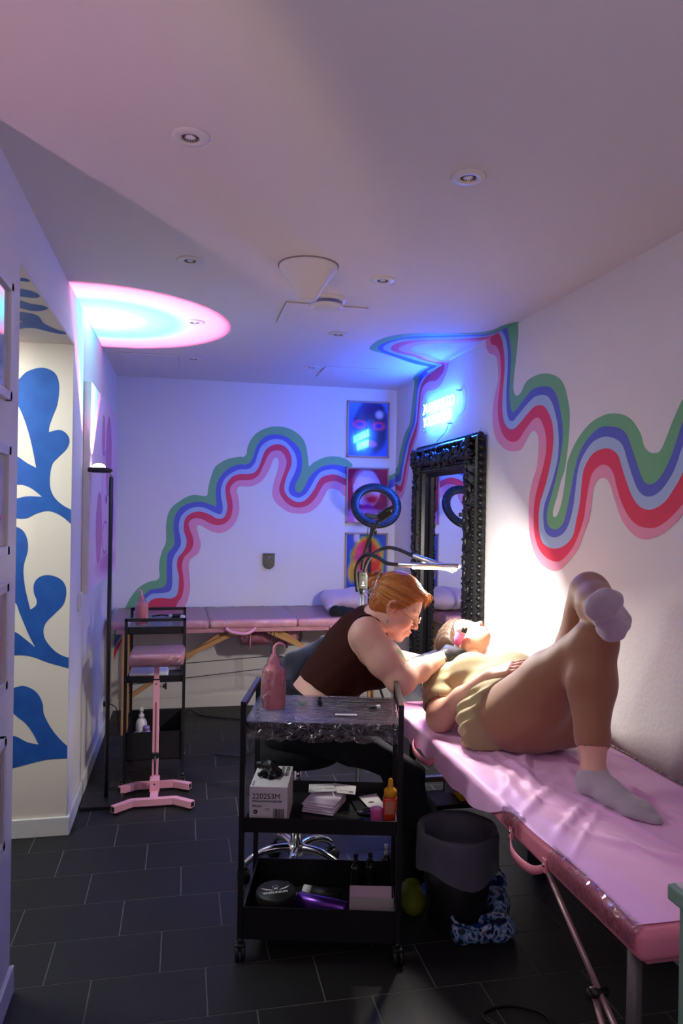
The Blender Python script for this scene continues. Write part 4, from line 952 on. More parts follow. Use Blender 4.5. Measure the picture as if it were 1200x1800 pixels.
# ------------------------------------------------------------------ armrest stand
ax, ay = -0.128, 3.96
ar = thing('armrest_stand', 'pink tattoo armrest stand with film-wrapped pad and two angled feet', 'armrest', (ax, ay, 0))
def sqbar(mb, a, b, w, m_, h=None):
    a, b = Vector(a), Vector(b); d = b-a
    q = d.to_track_quat('X', 'Z').to_matrix().to_4x4(); mb.box((a+b)/2, (d.length, w, h or w), m_, rot=q, bev=0.002)
FYs = (3.80, 4.03)
m = MB(); sqbar(m, (ax, FYs[0], 0.034), (ax, FYs[1], 0.034), 0.040, M_PINKM, 0.030); m.build('base_beam', ar)
for i, yy in enumerate(FYs):
    w = 0.105 if i == 0 else 0.095; e = 0.085; sy = -0.07 if i == 0 else -0.05
    m = MB(); bw_ = 0.032
    P = [(ax-w-e, yy+sy, 0.03), (ax-w, yy, 0.03), (ax+w, yy, 0.03), (ax+w+e, yy+sy, 0.03)]
    # mitred square tube as one prism
    def off(P, s):
        out = []
        for k, p in enumerate(P):
            d1 = Vector((P[k][0]-P[k-1][0], P[k][1]-P[k-1][1])).normalized() if k else Vector((P[1][0]-P[0][0], P[1][1]-P[0][1])).normalized()
            d2 = Vector((P[k+1][0]-P[k][0], P[k+1][1]-P[k][1])).normalized() if k < len(P)-1 else d1
            n = Vector((-(d1+d2).y, (d1+d2).x)).normalized(); c = max(n.dot(Vector((-d1.y, d1.x))), 0.5)
            out.append(Vector((p[0]+n.x*s/c, p[1]+n.y*s/c, 0.014)))
        return out
    m.prism(off(P, bw_/2)+off(P, -bw_/2)[::-1], (0, 0, 0.032), M_PINKM)
    for k, p in ((0, P[0]), (3, P[3])):
        q = Vector(P[1])-Vector(P[0]) if k == 0 else Vector(P[2])-Vector(P[3]); q.normalize()
        c_ = Vector((p[0], p[1], 0.030))-q*0.0006
        m.box(c_, (0.0016, bw_*0.72, 0.022), M_BLKPL, rot=q.to_track_quat('X', 'Z').to_matrix().to_4x4())
        m.cyl((p[0]+q.x*0.02, p[1]+q.y*0.02, 0.001), (p[0]+q.x*0.02, p[1]+q.y*0.02, 0.014), 0.014, M_RUBBER, n=16)
    m.build('foot', ar)
m = MB(); m.box((ax, ay-0.04, 0.075), (0.050, 0.075, 0.06), M_PINKM, bev=0.003); m.box((ax, ay, 0.33), (0.032, 0.032, 0.56), M_PINKM, bev=0.002)
m.box((ax, ay-0.0165, 0.34), (0.007, 0.001, 0.30), mat('slot_dark', (0.2, 0.06, 0.09), 0.6)); m.cyl((ax, ay-0.0782, 0.085), (ax, ay-0.077, 0.085), 0.005, M_BLKPL, n=12); m.cyl((ax, ay-0.0175, 0.585), (ax, ay-0.016, 0.585), 0.004, M_BLKPL, n=12); m.build('post', ar)
m = MB(); m.box((ax, ay, 0.652), (0.026, 0.026, 0.09), M_PINKM, bev=0.002); m.box((ax, ay, 0.608), (0.034, 0.034, 0.006), M_BLKPL); m.build('inner_post', ar)
def knob(mb, p, d):
    p = Vector(p); d = Vector(d).normalized(); mb.cyl(p, p+d*0.022, 0.004, M_STEEL, n=10); mb.cyl(p+d*0.016, p+d*0.026, 0.010, M_BLKPL, n=14)
    mb.box(p+d*0.031, (0.010, 0.016, 0.034) if abs(d.x) > 0.5 else (0.034, 0.012, 0.014), M_BLKPL, bev=0.003)
m = MB(); knob(m, (ax+0.016, ay, 0.57), (1, 0, 0)); m.build('knob', ar)
m = MB(); m.box((ax, ay-0.024, 0.215), (0.034, 0.018, 0.03), M_BLKPL, bev=0.004); m.cyl((ax, ay-0.034, 0.215), (ax, ay-0.034, 0.12), 0.0055, M_BLKPL, n=12); m.build('clamp_lever', ar)
PT = Matrix.Translation((ax+0.004, ay+0.02, 0.727)) @ Euler((math.radians(4), 0, math.radians(-3))).to_matrix().to_4x4()
m = MB(); m.box((0, 0, 0), (0.275, 0.22, 0.066), M_VINYLB, M=PT, bev=0.022, seg=5); m.build('pad', ar)
m = MB(); m.box((0, 0, 0), (0.281, 0.226, 0.071), film_mat('pad_film', 26, (1, 0.97, 0.98), 0.13, (1, 3, 1)), M=PT, bev=0.024, seg=5); m.build('film_wrap', ar)
m = MB(); m.box((ax, ay, 0.690), (0.12, 0.10, 0.006), M_PINKM); m.build('mount_plate', ar)

# ------------------------------------------------------------------ client massage table against the right wall
ct = thing('massage_table', 'pink folding massage table with metal legs by the right wall, carrying the reclining client', 'massage table', (1.255, 2.27, 0))
tx0, tx1, ty0, ty1, tz = 0.932, 1.580, 1.345, 3.22, 0.640
m = MB(); ys = [ty0, ty0+0.625, ty0+1.25, ty1]
for a, b in zip(ys[:-1], ys[1:]):
    m.box(((tx0+tx1)/2, (a+b)/2, tz-0.033), (tx1-tx0, b-a-0.004, 0.066), M_VINYL, bev=0.018, seg=4)
m.build('cushion', ct)
m = MB(); m.box(((tx0+tx1)/2, (ty0+ty1)/2, tz-0.078), (tx1-tx0-0.08, ty1-ty0-0.08, 0.026), M_VINYL, bev=0.004); m.build('frame', ct)
for sx in (0.975, 1.535):
    for yy in (1.46, 3.08):
        m = MB(); m.cyl((sx+0.02, yy, 0.57), (sx+0.02, yy, 0.02), 0.0165, M_DSTEEL if yy < 2 else M_BLACK); m.cyl((sx+0.02, yy, 0.02), (sx+0.02, yy, 0.0), 0.022, M_RUBBER); m.build('leg', ct)
M_ROD = mat('pale_pink_rod', (0.62, 0.42, 0.42), 0.35, metal=0.6)
m = MB(); m.cyl((0.95, 1.80, 0.575), (0.965, 1.545, 0.385), 0.0075, M_ROD, n=14); m.cyl((0.965, 1.545, 0.385), (0.985, 1.40, 0.27), 0.0075, M_ROD, n=14); m.build('stay_rod', ct)
m = MB(); m.cyl((0.955, 1.565, 0.392), (0.97, 1.44, 0.18), 0.0075, M_ROD, n=14); m.build('stay_rod', ct)
m = MB(); m.cyl((0.940, 1.55, 0.386), (0.985, 1.55, 0.386), 0.011, M_BLKPL, n=14); m.ell((0.937, 1.55, 0.386), (0.008, 0.014, 0.014), M_BLKPL); m.build('hinge', ct)
m = MB(); m.box((1.25, 3.0, 0.36), (0.56, 0.022, 0.022), M_STEEL); m.build('crossbar', ct)
m = MB(); m.box((1.25, 2.62, 0.475), (0.56, 0.02, 0.05), M_STEEL, bev=0.002); m.build('crossbar', ct)
# strap handle on the near side
def strap(y0, y1, drop, w=0.024, zt_=0.585, name='carry_strap'):
    c = smooth_curve([(tx0-0.002, y1, zt_), (tx0-0.010, y1-0.012, zt_-0.012), (tx0-0.024, y1-0.05, zt_-drop*0.85), (tx0-0.026, (y0+y1)/2, zt_-drop), (tx0-0.022, y0+0.04, zt_-drop*0.8), (tx0-0.010, y0+0.012, zt_-0.012), (tx0-0.002, y0, zt_)], 6)
    mb = MB(); n = len(c); vs = []; fs = []
    for p in c:
        for dz, dx in ((w/2, -0.002), (-w/2, -0.002), (-w/2, 0.003), (w/2, 0.003)): vs.append((p.x+dx, p.y, p.z+dz))
    for i in range(n-1):
        for j in range(4): fs.append((i*4+j, i*4+(j+1) % 4, (i+1)*4+(j+1) % 4, (i+1)*4+j))
    mb.add(vs, fs, M_VINYL, True)
    for yy in (y0, y1):
        mb.box((tx0-0.003, yy, zt_+0.004), (0.006, 0.022, 0.036), M_VINYL, bev=0.002); mb.cyl((tx0-0.009, yy, zt_+0.006), (tx0-0.004, yy, zt_+0.006), 0.0055, M_CHROME, n=12)
    return mb.build(name, ct)
strap(1.755, 1.955, 0.030)
strap(2.60, 2.86, 0.035)
# film on the side of the cushion
def film_strip(y0, y1, nm):
    mb = MB(); n = 60; vs = []; fs = []; r_ = random.Random(int(y0*100))
    sec = [(0.018, 0.006), (0.008, 0.006), (-0.002, -0.006), (-0.005, -0.020), (-0.005, -0.034), (-0.004, -0.046)]
    for i in range(n+1):
        y = y0+(y1-y0)*i/n
        for dx, dz in sec: vs.append((tx0+dx-abs(r_.gauss(0, 0.0016)), y, tz+dz+abs(r_.gauss(0, 0.0012))))
    k = len(sec)
    for i in range(n):
        for j in range(k-1): fs.append((i*k+j, (i+1)*k+j, (i+1)*k+j+1, i*k+j+1))
    mb.add(vs, fs, M_FILMC, True); return mb.build(nm, ct)
film_strip(1.36, 1.74, 'film_wrap'); film_strip(1.90, 2.02, 'film_wrap')
# film along the wall edge
m = MB(); m.tube([(tx1-0.004, 1.4, tz+0.002), (tx1-0.004, 2.0, tz+0.003), (tx1-0.006, 2.4, tz+0.002), (tx1-0.004, 3.1, tz+0.002)], 0.004, M_FILMC, 6); m.build('film_edge', ct)
# disposable sheet
def sheet():
    nx, ny = 90, 230; y0, y1 = 1.375, 3.05
    R_ = np.random.default_rng(11)
    ph = R_.uniform(0, 6.28, (26,)); vs = []; fs = []
    fold = [(R_.uniform(0.95, 1.5), R_.uniform(1.5, 2.6), R_.uniform(-0.9, 0.9), R_.uniform(0.005, 0.014), R_.uniform(0.009, 0.020), R_.uniform(0.10, 0.35)) for _ in range(34)]
    def wr(x, y):
        z = 0.0016*math.sin(y*17+x*9+ph[0])*math.sin(x*13-y*5+ph[1])
        for (cx, cy, an, am, wd, ln) in fold:
            dx, dy = x-cx, y-cy; u = dx*math.cos(an)+dy*math.sin(an); v = -dx*math.sin(an)+dy*math.cos(an)
            z += am*math.exp(-(u/wd)**2)*math.exp(-(v/ln)**2)
        return abs(z)
    for i in range(ny+1):
        y = y0+(y1-y0)*i/ny
        s = min(max((y-1.92)/0.28, 0), 1); s = s*s*(3-2*s)
        over = -0.010*(1-s)+0.085*s+0.006*math.sin(y*11)+0.004*math.sin(y*31+1)*s
        Lh = (1.555-tx0)+over
        for j in range(nx+1):
            q = Lh*j/nx; x = 1.555-q
            if x >= tx0+0.012: vs.append((x, y, tz+0.0025+wr(x, y)*min(1, 0.35+(x-tx0)*9)))
            else:
                e = (tx0+0.012)-x; a = min(e/0.026, 1)*PI/2; rr_ = 0.0165
                xx = tx0+0.012-math.sin(a)*rr_-(0.003*math.sin(y*40)+0.004)*min(max(e-0.02, 0)/0.05, 1); zz = tz+0.0025-(1-math.cos(a))*rr_-max(e-0.026, 0)
                vs.append((xx, y, zz))
    for i in range(ny):
        for j in range(nx): fs.append((i*(nx+1)+j, i*(nx+1)+j+1, (i+1)*(nx+1)+j+1, (i+1)*(nx+1)+j))
    mb = MB(); mb.add(vs, fs, M_SHEET, True)
    return mb.build('disposable_sheet')
sh = sheet(); tag(sh, 'wrinkled pink disposable sheet spread over the client massage table', 'sheet')
# head pillow for the client
FP = Field((1.0, 2.94, 0.63), (1.52, 3.26, 0.86), 0.009); FP.ell((1.26, 3.11, 0.715), (0.22, 0.13, 0.085), 0.02); FP.cut((0, 0, 0.6465), (0, 0, -1), 0.003)
tag(field_obj('head_pillow', FP, [mat('dark_pillow', (0.05, 0.05, 0.06), 0.8)]), 'dark pillow under the client\'s head', 'pillow')

# side unit at the right edge
su = thing('side_cabinet', 'grey-white cabinet with pale green edges cut by the right edge of the photo', 'cabinet', (0.99, 0.98, 0))
M_PGREEN = mat('pale_green', (0.22, 0.42, 0.30), 0.4)
m = MB(); m.box((0.995, 0.985, 0.42), (0.30, 0.24, 0.84), mat('cabinet_grey', (0.50, 0.50, 0.56), 0.5, bump=(20, 0.2, 0.003)), bev=0.004); m.build('body', su)
m = MB(); m.box((0.990, 0.985, 0.8555), (0.335, 0.27, 0.028), M_PGREEN, bev=0.004); m.box((0.990, 0.985, 0.871), (0.315, 0.25, 0.004), M_WHITE); m.build('lid', su)
m = MB(); m.box((0.845, 1.103, 0.42), (0.010, 0.010, 0.82), M_PGREEN); m.build('edge_strip', su)

# ------------------------------------------------------------------ front trolley
cx, cy, ca = 0.500, 2.575, math.radians(-13.5)
CT = Matrix.Translation((cx, cy, 0)) @ Matrix.Rotation(ca, 4, 'Z')
fc = thing('utility_trolley', 'black three-tier trolley in the foreground with a film-wrapped top', 'trolley', (cx, cy, 0), ca)
HX, HY = 0.262, 0.178
for sx in (-1, 1):
    for sy in (-1, 1):
        m = MB(); m.box((sx*HX, sy*HY, 0.462), (0.018, 0.018, 0.78), M_BLACK, M=CT, bev=0.001); po = m.build('post', fc); caster(po, CT @ Vector((sx*HX, sy*HY, 0)))
    m = MB(); m.box((sx*HX, 0, 0.853), (0.018, 2*HY+0.018, 0.018), mat('handle_black', (0.03, 0.03, 0.035), 0.25), M=CT, bev=0.001); m.build('handle', fc)
for z0, z1 in ((0.755, 0.792), (0.425, 0.473), (0.068, 0.175)):
    m = MB(); rim_tray(m, CT, HX-0.009, HY-0.002, z0, z1, M_BLACK); m.build('tray', fc)
# film over the top tray: taut top and hanging crumpled skirt
m = MB(); nx, ny = 40, 24; vs = []; fs = []
for i in range(nx+1):
    for j in range(ny+1):
        u, v = -1+2*i/nx, -1+2*j/ny
        vs.append((u*(HX-0.006), v*(HY+0.002), 0.796-0.003*(1-u*u)*(1-v*v)))
for i in range(nx):
    for j in range(ny): fs.append((i*(ny+1)+j, (i+1)*(ny+1)+j, (i+1)*(ny+1)+j+1, i*(ny+1)+j+1))
m.add(vs, fs, film_mat('taut_film', 9, (0.97, 0.97, 1), 0.42, (1.0, 7, 1)), True, CT)
vs = []; fs = []; r_ = random.Random(5); ring = []
for k in range(160):
    t = k/160*4; s = int(t); q = t-s; a = HX-0.005; b = HY+0.004
    P = [(-a, -b), (a, -b), (a, b), (-a, b)]; p0, p1 = P[s], P[(s+1) % 4]; ring.append((p0[0]+(p1[0]-p0[0])*q, p0[1]+(p1[1]-p0[1])*q))
lv = [0.797, 0.785, 0.772, 0.758, 0.742]
for li, z in enumerate(lv):
    for (x, y) in ring:
        o_ = r_.uniform(-0.001, 0.004)*(li > 0)+0.001*li; Lr = math.hypot(x, y); vs.append((x+x/Lr*o_, y+y/Lr*o_, z-(r_.uniform(0, 0.012) if li == 4 else 0)))
for li in range(4):
    for k in range(160): fs.append((li*160+k, li*160+(k+1) % 160, (li+1)*160+(k+1) % 160, (li+1)*160+k))
m.add(vs, fs, film_mat('skirt_film', 30, (0.9, 0.9, 0.92), 0.06, (1, 1, 1)), True, CT); m.build('film_wrap', fc)
m = MB(); m.box((0, 0, 0.760), (2*HX-0.03, 2*HY-0.012, 0.002), mat('tray_liner', (0.34, 0.34, 0.42), 0.16, metal=0.9), M=CT); m.build('liner', fc)
def on(px, z):
    p = hit(px, 2, z); return p
p = on((482, 1248), 0.797)
wash_bottle((p.x, p.y+0.03, 0.797), 1.08, 'large pink wash bottle with hooked spout on the front trolley', 1.0)
p = on((531, 1240), 0.80)
FP = Field((p.x-0.02, p.y-0.02, 0.79), (p.x+0.02, p.y+0.02, 0.825), 0.0025); FP.ell((p.x, p.y, 0.808), (0.014, 0.012, 0.010)); FP.disp(lambda X, Y, Z: 0.002*np.sin(X*500)*np.sin(Y*450)); FP.cut((0, 0, 0.797), (0, 0, -1), 0.002)
tag(field_obj('gel_blob', FP, [mat('mint_gel', (0.35, 0.62, 0.45), 0.3)]), 'small mint green blob on the front trolley film', 'gel')
def small(nm, px, lab, cat, kind):
    p = on(px, 0.800)
    if kind == 'cap':
        t = thing(nm, lab, cat, (p.x, p.y, 0.797)); T = Matrix.Translation((p.x, p.y, 0.797))
        m = MB(); m.lathe([(0.006, 0), (0.008, 0.008), (0.010, 0.014), (0.008, 0.014)], M_BLKPL, 16, T); m.build('cup', t)
        m = MB(); m.cyl((p.x-0.008, p.y-0.010, 0.801), (p.x+0.010, p.y-0.014, 0.801), 0.004, M_BLKPL, n=10); m.cyl((p.x, p.y+0.006, 0.804), (p.x+0.004, p.y+0.006, 0.822), 0.004, M_BLKPL, n=10); m.build('plug', t)
    else:
        t = thing(nm, lab, cat, (p.x, p.y, 0.797))
        m = MB(); m.tube([(p.x-0.020, p.y-0.006, 0.804), (p.x-0.012, p.y-0.004, 0.805), (p.x+0.008, p.y, 0.806)], [0.002, 0.006, 0.006], M_BLKPL, 14); m.build('tip', t)
        m = MB(); m.tube([(p.x+0.008, p.y, 0.806), (p.x+0.022, p.y+0.003, 0.806)], 0.0075, M_STEEL, 14); m.build('barrel', t)
small('ink_cup', (561, 1236), 'tiny black ink cup standing in the middle of the front trolley top', 'ink cup', 'cap')
small('needle_cartridge', (657, 1246), 'small black and steel needle cartridge on the right of the front trolley top', 'needle cartridge', 'cart')
p = on((608, 1256), 0.799); m = MB(); m.box((p.x, p.y, 0.7985), (0.075, 0.018, 0.0015), M_PAPER, rot=(0, 0, -0.22)); tag(m.build('paper_strip'), 'narrow white paper strip lying on the front trolley film', 'paper')

# middle tray
ZM = 0.430
gx = CT @ Vector((-0.178, -0.045, 0)); gb_d = (0.128, 0.205, 0.137)
t, T = label_box('glove_box', (gx.x, gx.y, ZM+gb_d[2]/2), gb_d, 'white and lilac glove box lettered 220253M on the front trolley', None, ca)
fx = lambda x, z: T @ frame_m((x, -gb_d[1]/2-0.0008, z), (1, 0, 0), (0, 0, 1))
m = text_mesh('220253M', 0.026, M_BLKPL, fx(-0.056, 0.028), sx=0.98)
text_mesh('NITRILE GLOVE POWDER FREE', 0.0085, M_BLKPL, fx(-0.056, 0.017), mb=m, offset=0.0003, sx=0.86)
text_mesh('200 pcs', 0.011, M_BLKPL, fx(-0.056, 0.000), mb=m, offset=0.0002); text_mesh('CE', 0.013, M_BLKPL, fx(-0.012, -0.012), mb=m)
m.build('lettering', t)
m = MB(); m.lathe([(0.0, 0), (0.0075, 0)], M_BLKPL, 20, T @ frame_m((-0.044, -gb_d[1]/2-0.0006, -0.016), (1, 0, 0), (0, 0, 1)), cap=False)
text_mesh('M', 0.010, M_PAPER, T @ frame_m((-0.0485, -gb_d[1]/2-0.0014, -0.0195), (1, 0, 0), (0, 0, 1)), mb=m); m.build('size_mark', t)
m = MB(); r_ = random.Random(2); x = 0.016
while x < 0.052:
    w = r_.choice([0.0007, 0.0012, 0.002]); m.box((x+w/2, -gb_d[1]/2-0.0006, -0.020), (w, 0.0005, 0.030), M_BLKPL, M=T); x += w+r_.choice([0.0008, 0.0014])
m.build('barcode', t)
tp = lambda x, y: T @ frame_m((x, y, gb_d[2]/2+0.0006), (0, -1, 0), (1, 0, 0))
m = text_mesh('NITRILE GLOVE', 0.0165, M_BLKPL, tp(0.044, 0.095), sx=0.8, offset=0.0004); text_mesh('BLACK POWDER FREE', 0.0145, M_BLKPL, tp(0.027, 0.095), mb=m, sx=0.75, offset=0.0004)
text_mesh('Tensomed', 0.013, M_BLKPL, T @ frame_m((-0.058, -0.05, gb_d[2]/2+0.0006), (0, -1, 0), (1, 0, 0)), mb=m, sx=0.8); m.build('top_lettering', t)
m = MB(); m.ell((-0.005, 0.02, gb_d[2]/2), (0.035, 0.055, 0.0015), M_BLKPL, M=T); m.build('opening', t)
# glove poking out
g0 = T @ Vector((-0.008, 0.015, gb_d[2]/2)); FP = Field(tuple(g0-Vector((0.07, 0.09, 0.0))), tuple(g0+Vector((0.07, 0.07, 0.06))), 0.003)
for a, b, ra, rb in (((0, 0, 0.004), (0.0, 0, 0.03), 0.016, 0.022), ((0, 0, 0.026), (-0.035, 0.02, 0.030), 0.016, 0.014), ((0, 0, 0.022), (0.012, -0.045, 0.010), 0.014, 0.009), ((0, 0, 0.026), (0.035, -0.012, 0.016), 0.013, 0.008),
                     ((-0.005, 0, 0.020), (-0.042, -0.025, 0.010), 0.010, 0.007), ((0.0, -0.02, 0.02), (-0.012, -0.05, 0.008), 0.010, 0.007)):
    FP.cone(tuple(g0+Vector(a)), tuple(g0+Vector(b)), ra, rb, 0.008)
FP.disp(lambda X, Y, Z: 0.0025*np.sin(X*220+Z*150)*np.cos(Y*190)); FP.cut((0, 0, g0.z+0.002), (0, 0, -1), 0.002)
tag(field_obj('nitrile_glove', FP, [mat('black_nitrile', (0.012, 0.012, 0.015), 0.4)]), 'crumpled black nitrile glove pulled half out of the glove box', 'glove')
# paper towels
M_TOWEL = mat('lilac_towel', (0.86, 0.76, 0.88), 0.9, bump=(90, 0.3, 0.002))
pc = [on(q, 0.445) for q in ((533, 1437), (596, 1444), (609, 1391), (546, 1381))]; ce = sum(pc, Vector())/4
u = ((pc[1]+pc[2])-(pc[0]+pc[3])).normalized(); ang = math.atan2(u.y, u.x)
for i in range(5):
    m = MB(); m.box((ce.x+0.0015*(i % 3-1)+0.004*(i == 4), ce.y+0.006, ZM+0.005+i*0.0082), (0.118, 0.150, 0.0072), M_TOWEL, rot=(0, 0, ang+0.02*(i % 3-1)), bev=0.0025, seg=3)
    tag(m.build('paper_towel'), ['lowest', 'second lowest', 'middle', 'second highest', 'topmost'][i]+' folded lilac paper towel in the stack on the front trolley', 'paper towel', 'folded paper towels on the front trolley')
def flat(nm, pxs, z, mtl, lab, cat, th=0.0012, extra=None):
    P = [on(q, z) for q in pxs]; t = thing(nm, lab, cat, tuple(sum(P, Vector())/len(P)-Vector((0, 0, 0))))
    m = MB(); m.prism([Vector((p.x, p.y, z)) for p in P], (0, 0, th), mtl); m.build('sheet', t)
    c = sum(P, Vector())/4; X = (P[1]-P[0]); Y = (P[3]-P[0]); T = frame_m((P[0].x, P[0].y, z+th+0.0004), X, Y)
    return t, T, X.length, Y.length
t, T, a, b = flat('leaflet', [(542, 1393), (590, 1391), (586, 1378), (543, 1379)], ZM+0.055, M_PAPER, 'left grey printed leaflet behind the towels on the front trolley', 'leaflet')
m = text_mesh('DA VINCI', 0.016, M_BLKPL, T @ Matrix.Translation((0.03, 0.02, 0))); m.build('lettering', t)
t, T, a, b = flat('leaflet', [(592, 1394), (624, 1397), (626, 1382), (586, 1377)], ZM+0.052, M_PAPER, 'right grey printed leaflet with a dark emblem on the front trolley', 'leaflet')
m = text_mesh('DA VINCI', 0.010, M_BLKPL, T @ Matrix.Translation((0.005, 0.022, 0)))
for k in range(8): m.box((0.048+0.006*math.cos(k*PI/4), 0.018+0.006*math.sin(k*PI/4), 0), (0.007, 0.0016, 0.0003), M_BLKPL, rot=(0, 0, k*PI/4), M=T)
m.build('lettering', t)
t, T, a, b = flat('stencil_pad', [(630, 1432), (668, 1435), (655, 1398), (610, 1396)], ZM+0.001, M_BLKPL, 'black flat pad under the scissors on the front trolley', 'pad', 0.004)
t, T, a, b = flat('design_card', [(651, 1424), (678, 1420), (661, 1395), (630, 1401)], ZM+0.010, M_PAPER, 'white card with a small lotus drawing on the front trolley', 'card')
m = MB()
lc = Vector((a*0.5, b*0.45, 0))
for k in range(7):
    an = PI/2+(k-3)*0.42; d = Vector((math.cos(an), math.sin(an), 0)); n_ = Vector((-d.y, d.x, 0))
    m.poly([lc, lc+d*0.007+n_*0.003, lc+d*0.016, lc+d*0.007-n_*0.003], mat('ink_grey', (0.1, 0.12, 0.1), 0.8), M=T)
m.build('drawing', t)
# scissors
s0, s1 = on((597, 1429), ZM+0.02), on((628, 1427), ZM+0.02); d = (s1-s0).normalized(); n_ = Vector((-d.y, d.x, 0))
sc = thing('scissors', 'slim steel scissors with dark loops lying on the front trolley', 'scissors', tuple(s1))
m = MB(); m.prism([s0, s1+n_*0.003, s1-n_*0.003], (0, 0, 0.002), M_STEEL); m.prism([s0+n_*0.003, s1+n_*0.005, s1-n_*0.001], (0, 0, -0.0015), M_STEEL); m.build('blade', sc)
for sg in (-1, 1):
    m = MB(); c_ = s1+d*0.042+n_*0.014*sg; m.tube([s1, s1+d*0.022+n_*0.005*sg], 0.0025, M_STEEL, 8)
    m.tube([c_+d*0.020*math.cos(q)+n_*0.011*math.sin(q) for q in [k*PI/10 for k in range(20)]], 0.003, M_BLKPL, 8, closed=True); m.build('handle', sc)
m = MB(); m.cyl(s1+Vector((0, 0, -0.002)), s1+Vector((0, 0, 0.004)), 0.003, M_STEEL, n=12); m.build('pivot', sc)
# tape roll
p = on((661, 1444), ZM); tr = thing('tape_roll', 'small bright pink tape roll standing beside the orange bottle', 'tape', (p.x, p.y, ZM)); T = Matrix.Translation((p.x, p.y, ZM))
m = MB(); m.lathe([(0.012, 0), (0.020, 0), (0.0205, 0.003), (0.0205, 0.043), (0.020, 0.046), (0.012, 0.046)], mat('hot_pink', (0.85, 0.13, 0.42), 0.7), 28, T, cap=False); m.build('tape', tr)
m = MB(); m.lathe([(0.0118, 0.0), (0.0118, 0.046), (0.009, 0.046), (0.009, 0.0)], mat('tape_core', (0.75, 0.5, 0.6), 0.7), 28, T, cap=False); m.build('core', tr)
p = on((685, 1442), ZM); ob = thing('squeeze_bottle', 'red-orange squeeze bottle with yellow nozzle cap on the front trolley', 'bottle', (p.x, p.y, ZM)); T = Matrix.Translation((p.x, p.y, ZM)) @ Matrix.Rotation(ca, 4, 'Z')
m = MB(); m.box((0, 0, 0.042), (0.050, 0.036, 0.084), mat('orange_plastic', (0.80, 0.06, 0.02), 0.3, coat=0.5), M=T, bev=0.009, seg=4); m.build('body', ob)
m = MB(); m.box((-0.002, -0.0185, 0.050), (0.034, 0.001, 0.045), mat('bottle_label', (0.72, 0.28, 0.16), 0.5), M=T, bev=0.0003); m.build('label_patch', ob)
M_YEL = mat('yellow_plastic', (0.85, 0.42, 0.01), 0.4)
m = MB(); m.lathe([(0.020, 0.084), (0.0225, 0.086), (0.0225, 0.104), (0.019, 0.110), (0.011, 0.114), (0.010, 0.118), (0.0075, 0.142), (0.005, 0.146)], M_YEL, 26, T); m.build('cap', ob)
# bottom tray
ZB = 0.073
p = on((485, 1562), 0.165); jx, jy = p.x, p.y; jr = thing('jar', 'big black round jar lettered VASELINIUM with white wings on the bottom tray', 'jar', (jx, jy, ZB)); T = Matrix.Translation((jx, jy, ZB))
M_JAR = mat('jar_black', (0.012, 0.012, 0.013), 0.5)
m = MB(); m.lathe([(0.060, 0), (0.066, 0.004), (0.067, 0.05), (0.066, 0.055)], M_JAR, 40, T); m.build('body', jr)
m = MB(); m.lathe([(0.070, 0.052), (0.071, 0.056), (0.071, 0.082), (0.067, 0.088), (0.0, 0.0885)], M_JAR, 40, T); jl_ = m.build('lid', jr)
JT = T @ Matrix.Translation((0, 0, 0.0892)) @ Matrix.Rotation(math.radians(2), 4, 'Z')
m = text_mesh('VASELINIUM', 0.017, M_PAPER, JT @ Matrix.Translation((-0.050, -0.024, 0)), sx=0.95, offset=0.0006)
for sg in (-1, 1):
    m.poly([(sg*0.010, -0.002, 0), (sg*0.052, 0.020, 0), (sg*0.044, 0.010, 0), (sg*0.036, 0.002, 0), (sg*0.014, -0.004, 0)], M_PAPER, M=JT)
m.lathe([(0.009, 0), (0.0105, 0)], M_PAPER, 20, JT @ Matrix.Translation((0, 0.018, 0)), cap=False)
m.poly([(-0.009, -0.004, 0), (0, 0.016, 0), (0.009, -0.004, 0), (0, 0.004, 0)], M_PAPER, M=JT); m.build('print', jl_)
m = MB()
for sg in (-1, 1): 
    for q in range(5):
        an = -PI/2+ca*0+sg*(0.20+0.11*q); c_ = Vector((jx+0.0672*math.cos(an), jy+0.0672*math.sin(an), ZB+0.034-0.002*q))
        m.box(c_, (0.0006, 0.0075, 0.018-0.003*q), M_PAPER, rot=(0, 0, an))
m.build('side_print', jr)
a_, b_ = on((524, 1587), ZB+0.03), on((612, 1606), ZB+0.03)
pc_ = thing('spray_can', 'metallic purple can lying on its side in the bottom tray of the front trolley', 'can', tuple((a_+b_)/2)); d = (b_-a_).normalized(); zc = ZB+0.031
a_ = Vector((a_.x, a_.y+0.012, zc+0.004)); b_ = Vector((b_.x, b_.y+0.012, zc+0.004))
m = MB(); m.tube([a_, a_+d*0.006, b_-d*0.01, b_], [0.024, 0.029, 0.029, 0.024], mat('purple_metal', (0.16, 0.05, 0.42), 0.25, metal=0.7), 28); m.build('body', pc_)
m = MB(); m.tube([a_-d*0.018, a_], [0.020, 0.024], M_PAPER, 24); m.build('cap', pc_)
a_, b_ = on((535, 1570), ZB+0.03), on((600, 1580), ZB+0.03); wt = thing('tube', 'black and white tube lying behind the purple can', 'tube', tuple((a_+b_)/2)); d = (b_-a_).normalized()
a_ = Vector((a_.x, a_.y+0.02, ZB+0.026)); b_ = Vector((b_.x, b_.y+0.02, ZB+0.026))
m = MB(); m.tube([a_, a_+(b_-a_)*0.22], 0.024, M_PAPER, 22); m.build('cap', wt)
m = MB(); m.tube([a_+(b_-a_)*0.22, b_], 0.024, M_JAR, 22); m.build('body', wt)
